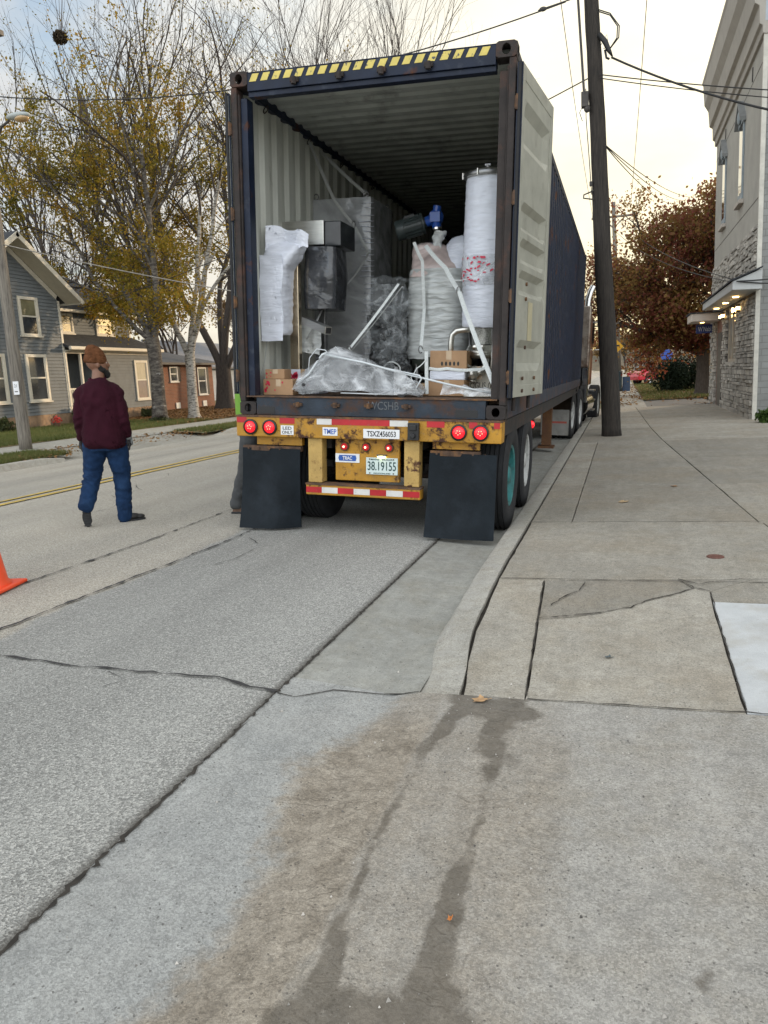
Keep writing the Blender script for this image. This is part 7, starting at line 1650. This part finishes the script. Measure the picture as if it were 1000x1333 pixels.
# T1: the near yellow-leaved tree with a mottled trunk that forks at head height
def flare(r, h): return ([(0, 0, -.1), (0, 0, .05), (0, 0, .2), (.0, 0, .5)], [r*1.7, r*1.45, r*1.15, r])
tr1 = [([(0, 0, -.05), (0, 0, .25), (.02, 0, .9), (.05, 0, 1.7), (.03, 0, 2.5), (-.02, 0, 3.0)], [.42, .29, .25, .235, .24, .25])]
multi_tree('birch_tree', 'tall tree with mottled trunk and drooping yellow olive leaves beside the grey house', 'tree', (-16.05, 24.5, .28),
    [((-.02, 0, 2.8), (-.42, .1, 1), 6.2, .13), ((.05, 0, 2.8), (.22, .1, 1), 6.5, .13), ((0, .1, 2.9), (-.12, .3, 1), 6.8, .11), ((0, -.05, 2.9), (-.85, -.15, 1), 5.2, .09)], 11, m_barkm, l_yel, 19000, .105,
    dens=lambda p: np.clip(1.3 - (p[:, 2] - 3) / 8.5, .03, 1) * np.clip((vnoise(p[:, 0] * 1.1 + p[:, 1] + 50, p[:, 2] * 1.1 + 50) - .3) * 3, .04, 1), kids=(6, 5, 4, 2), extra=tr1, up=.02, spread=.72, spr=.10)
# T2: birch with pale forked limbs
tr2 = [([(0, 0, -.05), (0, 0, .2), (.0, 0, .9), (.03, 0, 1.7), (.05, 0, 2.4)], [.34, .22, .19, .18, .19]),
       ([(.05, 0, 2.3), (.22, 0, 2.9), (.55, 0, 3.6), (.80, 0, 4.5), (1.0, 0, 5.4), (1.45, 0, 6.0)], [.15, .13, .12, .11, .09, .06])]
multi_tree('birch_tree', 'birch with pale white-grey forked limbs and yellow leaves, right of the mottled trunk', 'tree', (-15.6, 26.1, .28),
    [((.05, 0, 2.3), (-.55, .1, 1), 5.0, .12), ((.75, 0, 4.3), (-.1, .1, 1), 4.6, .09), ((1.0, 0, 5.4), (.25, .2, 1), 4.6, .08), ((.4, 0, 3.3), (.5, -.2, 1), 4.4, .08), ((.0, 0, 2.4), (.1, .3, 1), 6.0, .10)], 23, m_birch, l_yel, 13000, .10,
    dens=lambda p: np.clip(1.3 - (p[:, 2] - 2.5) / 8, .03, 1) * np.clip((vnoise(p[:, 0] * 1.2 + p[:, 1] + 70, p[:, 2] * 1.2 + 50) - .3) * 3, .04, 1), kids=(5, 5, 4, 2), extra=tr2, up=.02, spread=.72)
# T3: massive dark tree, mostly bare
tr3 = [([(0, 0, -.05), (0, 0, .4), (.05, 0, 1.4), (.05, 0, 2.2)], [.62, .44, .38, .36])]
multi_tree('bare_tree', 'large dark-trunked tree, almost leafless, rising behind the left edge of the container', 'tree', (-18.6, 34.1, .3),
    [((.0, 0, 1.9), (-.45, 0, 1), 9.5, .19), ((.1, 0, 2.0), (.10, .1, 1), 10.5, .19), ((.2, 0, 1.9), (.42, 0, 1), 10, .17), ((0, .1, 1.9), (-.15, .3, 1), 10.5, .15)], 5, m_barkd, l_yel, 5200, .13,
    dens=lambda p: np.clip(1.0 - (p[:, 2] - 1.5) / 7, .02, 1), kids=(7, 5, 5, 2), extra=tr3, spread=.58, up=.2)
def bare(label, base, h, seed, lean=0, spread=.46, kids=(9, 6, 4), r=.12, leaf=None, n=0, size=.12):
    return multi_tree('bare_tree', label, 'tree', base, [((0, 0, 0), (lean, 0, 1), h * .62, r), ((0, 0, h * .18), (lean + .25, 0, 1), h * .55, r * .7), ((0, 0, h * .2), (lean - .25, .1, 1), h * .55, r * .7)], seed, m_barkd, leaf, n, size, kids=kids, maxl=3, spread=spread, up=.2, group='bare trees in the background')
bare('tall leafless tree behind the container top, left of centre', (-17.0, 42, .3), 23.5, 31, .02)
bare('leafless tree with fanned twigs above the middle of the container top', (-13.6, 47, .3), 24.5, 33, .0)
bare('leafless tree with twigs just clearing the container header stripes', (-19.0, 50, .3), 27, 35, .03)
bare('bare tree reaching highest at the top left behind the yellow tree', (-21.5, 33, .3), 21, 37, -.03, leaf=l_yel, n=1800, size=.10)
bare('bare tree spreading over the grey house roof at far left', (-25.0, 32, .3), 18, 39, -.08, leaf=l_yel, n=1800, size=.10)
bare('faint thin-stemmed bare tree behind the gable of the grey house', (-36.5, 44, .3), 15, 41, .0, kids=(8, 5, 4))
bare('second thin-stemmed bare tree above the wing roof of the grey house', (-33.5, 47, .3), 14, 43, .05, kids=(8, 5, 4))
bare('bushy tree with tan leaves behind the wing roof of the grey house', (-31, 50, .3), 11.5, 45, .0, kids=(8, 6, 4), leaf=l_tan, n=14000, size=.16)
bare('tan-leaved tree behind the brick house roof', (-30, 60, .3), 9, 46, .0, kids=(8, 6, 4), leaf=l_tan, n=10000, size=.2)
nt = thing('squirrel_nest', 'dark round squirrel nest of leaves high in the upper left tree crown', 'nest', (-18.13, 24.0, 13.3))
nr = np.random.RandomState(77); nc = nr.normal(0, 1, (900, 3)); nc *= (.19 * nr.rand(900) ** .33 / np.linalg.norm(nc, axis=1))[:, None] * np.array([1, 1, .85]); nu_ = nr.normal(0, .045, (900, 3)); nv_ = nr.normal(0, .045, (900, 3))
raw_mesh('nest_leaves', np.stack([nc - nu_, nc + nv_, nc + nu_, nc - nv_], 1).reshape(-1, 3), np.arange(3600).reshape(-1, 4), pm('dry_leaf_nest', (.055, .040, .022), .95, var=.5, scale=9, island=.5), nt)
bs_ = []
for k in range(7):
    e_ = nr.normal(0, .5, 3); bs_.append(([(.9 - .1 * k, .2, -3.2), (.35, .1, -1.4), (0, 0, -.15), (e_[0], e_[1] * .4, .9 + .2 * k)], [.03, .022, .013, .004]))
wood_mesh('supporting_branch', bs_, m_bark, nt)
# maple on the right
multi_tree('maple_tree', 'maple with dense maroon and brown leaves between the dark pole and the corner building', 'tree', (3.12, 34.0, .14),
    [((0, 0, 1.7), (-.75, 0, 1), 3.8, .17), ((0, 0, 1.8), (-.3, .3, 1), 4.6, .18), ((0, 0, 1.8), (.3, -.1, 1), 4.6, .17), ((0, 0, 1.6), (-1.1, -.1, .55), 3.6, .12), ((0, 0, 1.8), (.8, .2, .8), 4, .14), ((0, 0, 1.8), (-.1, -.7, 1), 4.0, .12)], 51, m_bark, l_mapl, 30000, .135,
    kids=(6, 5, 4, 3), extra=[([(0, 0, -.05), (0, 0, .2), (.02, 0, .9), (0, 0, 1.8)], [.42, .30, .26, .27])], up=.06, spread=.75, spr=.22)
mp_ = [o for o in COL.objects if o.name.startswith('maple_tree')][0]
rng = np.random.RandomState(9)
def clumps(t, centre, rad, nc, per, size, mat, spread=.42, seed=4):
    r_ = np.random.RandomState(seed); d = r_.normal(0, 1, (nc, 3)); d /= np.linalg.norm(d, axis=1)[:, None]; d *= (.35 + .65 * r_.rand(nc) ** .5)[:, None]
    d *= 1 + .14 * np.sin(d[:, :1] * 7 + 3 * d[:, 2:3]) ; c0 = d * np.array(rad) + np.array(centre); n = nc * per
    c = np.repeat(c0, per, 0) + r_.normal(0, spread, (n, 3)) * [1, 1, .7]; u = r_.normal(0, 1, (n, 3)); u /= np.linalg.norm(u, axis=1)[:, None]; v = np.cross(u, r_.normal(0, 1, (n, 3))); v /= np.linalg.norm(v, axis=1)[:, None]; s = size * r_.uniform(.6, 1.3, n)[:, None]
    w_ = np.cross(u, v) * .12
    return raw_mesh('crown', np.stack([c - u*s*.5, c + v*s*.36 + w_*s, c + u*s*.5, c - v*s*.36 + w_*s], 1).reshape(-1, 3), np.arange(n*4).reshape(-1, 4), mat, t)
bt_ = [o for o in COL.objects if o.name == 'birch_tree'][0]
clumps(bt_, (.15, 0, 5.0), (2.5, 1.2, 1.9), 52, 150, .10, l_yel, .30, 8)
clumps(bt_, (-2.6, 0, 8.0), (2.4, 1.5, 2.0), 16, 80, .10, l_yel, .34, 9)
clumps(mp_, (.2, 0, 4.8), (3.1, 2.7, 3.0), 120, 200, .15, l_mapl)
clumps(mp_, (-1.3, -.4, 2.75), (1.7, 1.4, .9), 34, 200, .14, l_mapl, .26, 6)
def bush(label, base, rad, n, size, mat, cat='shrub', seed=1, name='shrub'):
    r_ = np.random.RandomState(seed); t = thing(name, label, cat, base); segs = []; tips = []
    for k in range(14):
        a = r_.rand() * 6.28; d = np.array([math.cos(a) * .6, math.sin(a) * .6, 1.0]); d /= np.linalg.norm(d); grow(r_, segs, tips, (0, 0, 0), d, max(rad) * .7, .02, 0, 1, .6, .1, (5,))
    wood_mesh('stems', segs, m_barkd, t); c = r_.normal(0, 1, (n, 3)); c /= np.linalg.norm(c, axis=1)[:, None]; c *= (r_.rand(n) ** .4)[:, None]; c *= (1 + .25 * np.sin(c[:, :1] * 5 + 2 * c[:, 1:2] * 3)); c = c * np.array(rad) + np.array([0, 0, rad[2] * .9]); c[:, 2] = np.maximum(c[:, 2], .02)
    u = r_.normal(0, 1, (n, 3)); u /= np.linalg.norm(u, axis=1)[:, None]; v = np.cross(u, r_.normal(0, 1, (n, 3))); v /= np.linalg.norm(v, axis=1)[:, None]; s = size * r_.uniform(.6, 1.3, n)[:, None]
    raw_mesh('foliage', np.stack([c - u*s*.5, c + v*s*.3, c + u*s*.5, c - v*s*.3], 1).reshape(-1, 3), np.arange(n*4).reshape(-1, 4), mat, t); return t
bush('dark evergreen bush below the maple next to the red car', (2.6, 40.5, .12), (1.15, 1.2, .85), 16000, .10, l_ever, seed=2)
bush('green leafy weed at the foot of the corner building', (2.95, 17.9, .10), (.22, .25, .17), 500, .13, leafmat('weed_leaves', [(.05, .09, .02), (.10, .16, .04)]), 'weed', 3, 'weed')
l_shr = leafmat('shrub_leaves', [(.03, .045, .015), (.06, .07, .025)], .2)
bush('low dark shrub at the porch corner of the grey house', (-18.6, 23.6, .32), (.35, .55, .35), 2500, .09, l_shr, seed=4)
bush('low shrub at the lower left window of the grey house', (-18.55, 19.6, .3), (.35, .45, .28), 1800, .09, l_shr, seed=5)
bush('small shrub below the curtained window of the grey house', (-18.5, 27.6, .32), (.3, .6, .22), 1500, .09, l_shr, seed=6)
bush('weeds at the base of the mottled trunk', (-15.8, 24.1, .28), (.4, .3, .12), 600, .08, l_shr, 'weeds', 7, 'weeds')
fl = thing('flower_pot', 'small red flowers in a pot in front of the grey house', 'flowers', (-18.4, 21.9, .32)); MB().lathe([(0, 0), (.09, 0), (.12, .2), (.10, .2), (.1, .15), (0, .15)], 16).build('pot', m_tan, fl)
raw_mesh('flowers', (lambda c, u, v: np.stack([c - u, c + v, c + u, c - v], 1).reshape(-1, 3))(rng.normal(0, .07, (120, 3)) + [0, 0, .28], rng.normal(0, .02, (120, 3)), rng.normal(0, .02, (120, 3))), np.arange(480).reshape(-1, 4), pm('red_petals', (.5, .03, .02), .6), fl)
# conifer and thin trunks in the far gap
multi_tree('far_tree', 'thin drooping conifer far off between the dark pole and the maple', 'tree', (1.2, 72, 0), [((0, 0, 0), (0, 0, 1), 5.5, .14), ((.0, 0, 2), (.4, 0, 1), 3.5, .08)], 61, m_bark, l_ever, 3000, .16, kids=(9, 4, 3), maxl=2, spread=1.2, up=-.15)
for i, (x, y, h, s) in enumerate(((-3.2, 150, 7, 71), (.6, 170, 8, 72), (-6, 230, 11, 73), (4.5, 210, 10, 74), (8, 190, 10, 75))):
    bare(('small far bare tree left of the road end', 'small far bare tree right of the road end', 'tallest faint tree at the horizon left', 'faint tree at the horizon right of the walk', 'faint far tree behind the red car')[i], (x, y, -.1), h, s, 0, .5, (7, 5, 4), .12, l_tan, 1500, .4)
# low wooded rise that closes the view down the street
xs = np.linspace(-420, 420, 90); ys = np.linspace(420, 640, 14)
sheet('hills', xs, ys, lambda X, Y: -1 + 13 * smooth01((Y - 420) / 90) * (.55 + .5 * fbm(X / 70 + 3, Y / 90)) * (1 - .2*smooth01((Y-560)/80)) + 2.2 * vnoise(X / 6, Y / 6), pm('far_woods', (.12, .095, .06), 1, var=.4, scale=.03, patch=((.07, .06, .04), .12, .45, .6)))

# ---------------------------------------------------------------- fallen leaves and grass as ground cover
def scatter(name, n, area, size, mat, seed, zoff=.01, up=False, dens=None):
    r_ = np.random.RandomState(seed); x = r_.uniform(area[0], area[1], n); y = area[2] + (area[3] - area[2]) * r_.rand(n) ** (1.5 if not up else 1.2)
    if dens is not None: k = r_.rand(n) < dens(x, y); x, y = x[k], y[k]
    n = len(x); z = H(x, y) + zoff + .02; s = size * r_.uniform(.6, 1.4, n)
    if up:
        a = r_.rand(n) * 6.28; w = s * .12; dx, dy = np.cos(a) * w, np.sin(a) * w; lx, ly = r_.normal(0, .3, n) * s, r_.normal(0, .3, n) * s
        V = np.stack([np.stack([x - dx, y - dy, z - .03], 1), np.stack([x + dx, y + dy, z - .03], 1), np.stack([x + lx, y + ly, z + s], 1)], 1).reshape(-1, 3); F = np.arange(n*3).reshape(-1, 3)
    else:
        c = np.stack([x, y, z + r_.rand(n) * .02], 1); u = r_.normal(0, 1, (n, 3)); u[:, 2] *= .3; u /= np.linalg.norm(u, axis=1)[:, None]; v = np.cross(u, np.array([0, 0, 1.0]) + r_.normal(0, .3, (n, 3))); v /= np.linalg.norm(v, axis=1)[:, None]; s = s[:, None]
        V = np.stack([c - u*s*.5, c + v*s*.4, c + u*s*.5, c - v*s*.4], 1).reshape(-1, 3); F = np.arange(n*4).reshape(-1, 4)
    return tag(raw_mesh(name, V, F, mat, None), kind='stuff')
l_fall = leafmat('fallen_orange_leaves', [(.10, .05, .02), (.20, .10, .035), (.26, .15, .06), (.16, .11, .05)], .1)
l_gr = leafmat('grass_blades', [(.06, .085, .02), (.11, .13, .035), (.15, .14, .05)], .2)
scatter('fallen_leaves', 90000, (-21.9, -14.25, 22, 46), .09, l_fall, 1, dens=lambda x, y: np.clip((y - 22.5) / 3.5, .04, 1) * np.clip(.35 + 1.3 * (vnoise(x * .8, y * .8) - .2), 0, 1))
scatter('fallen_leaves', 26000, (-.8, 7, 26.4, 60), .10, l_fall, 2, dens=lambda x, y: np.clip(vnoise(x * .9, y * .6) * 1.6 - .25, .02, 1) * np.where((x > -.15) & (x < .78), .35, 1) * np.where((x > .5) & (y < 31.2), .05, 1))
scatter('grass', 34000, (-19, -14.25, 14, 25), .07, l_gr, 3, up=True)
scatter('grass', 16000, (-12.6, -11.45, 9, 14), .06, l_gr, 4, up=True)
scatter('grass', 16000, (-12.6, -11.45, 19.8, 36), .06, l_gr, 5, up=True)
scatter('grass', 26000, (.8, 8, 31.3, 60), .09, l_gr, 6, up=True)
scatter('fallen_leaves', 1600, (-12.6, -11.3, 12.5, 30), .07, l_fall, 8)
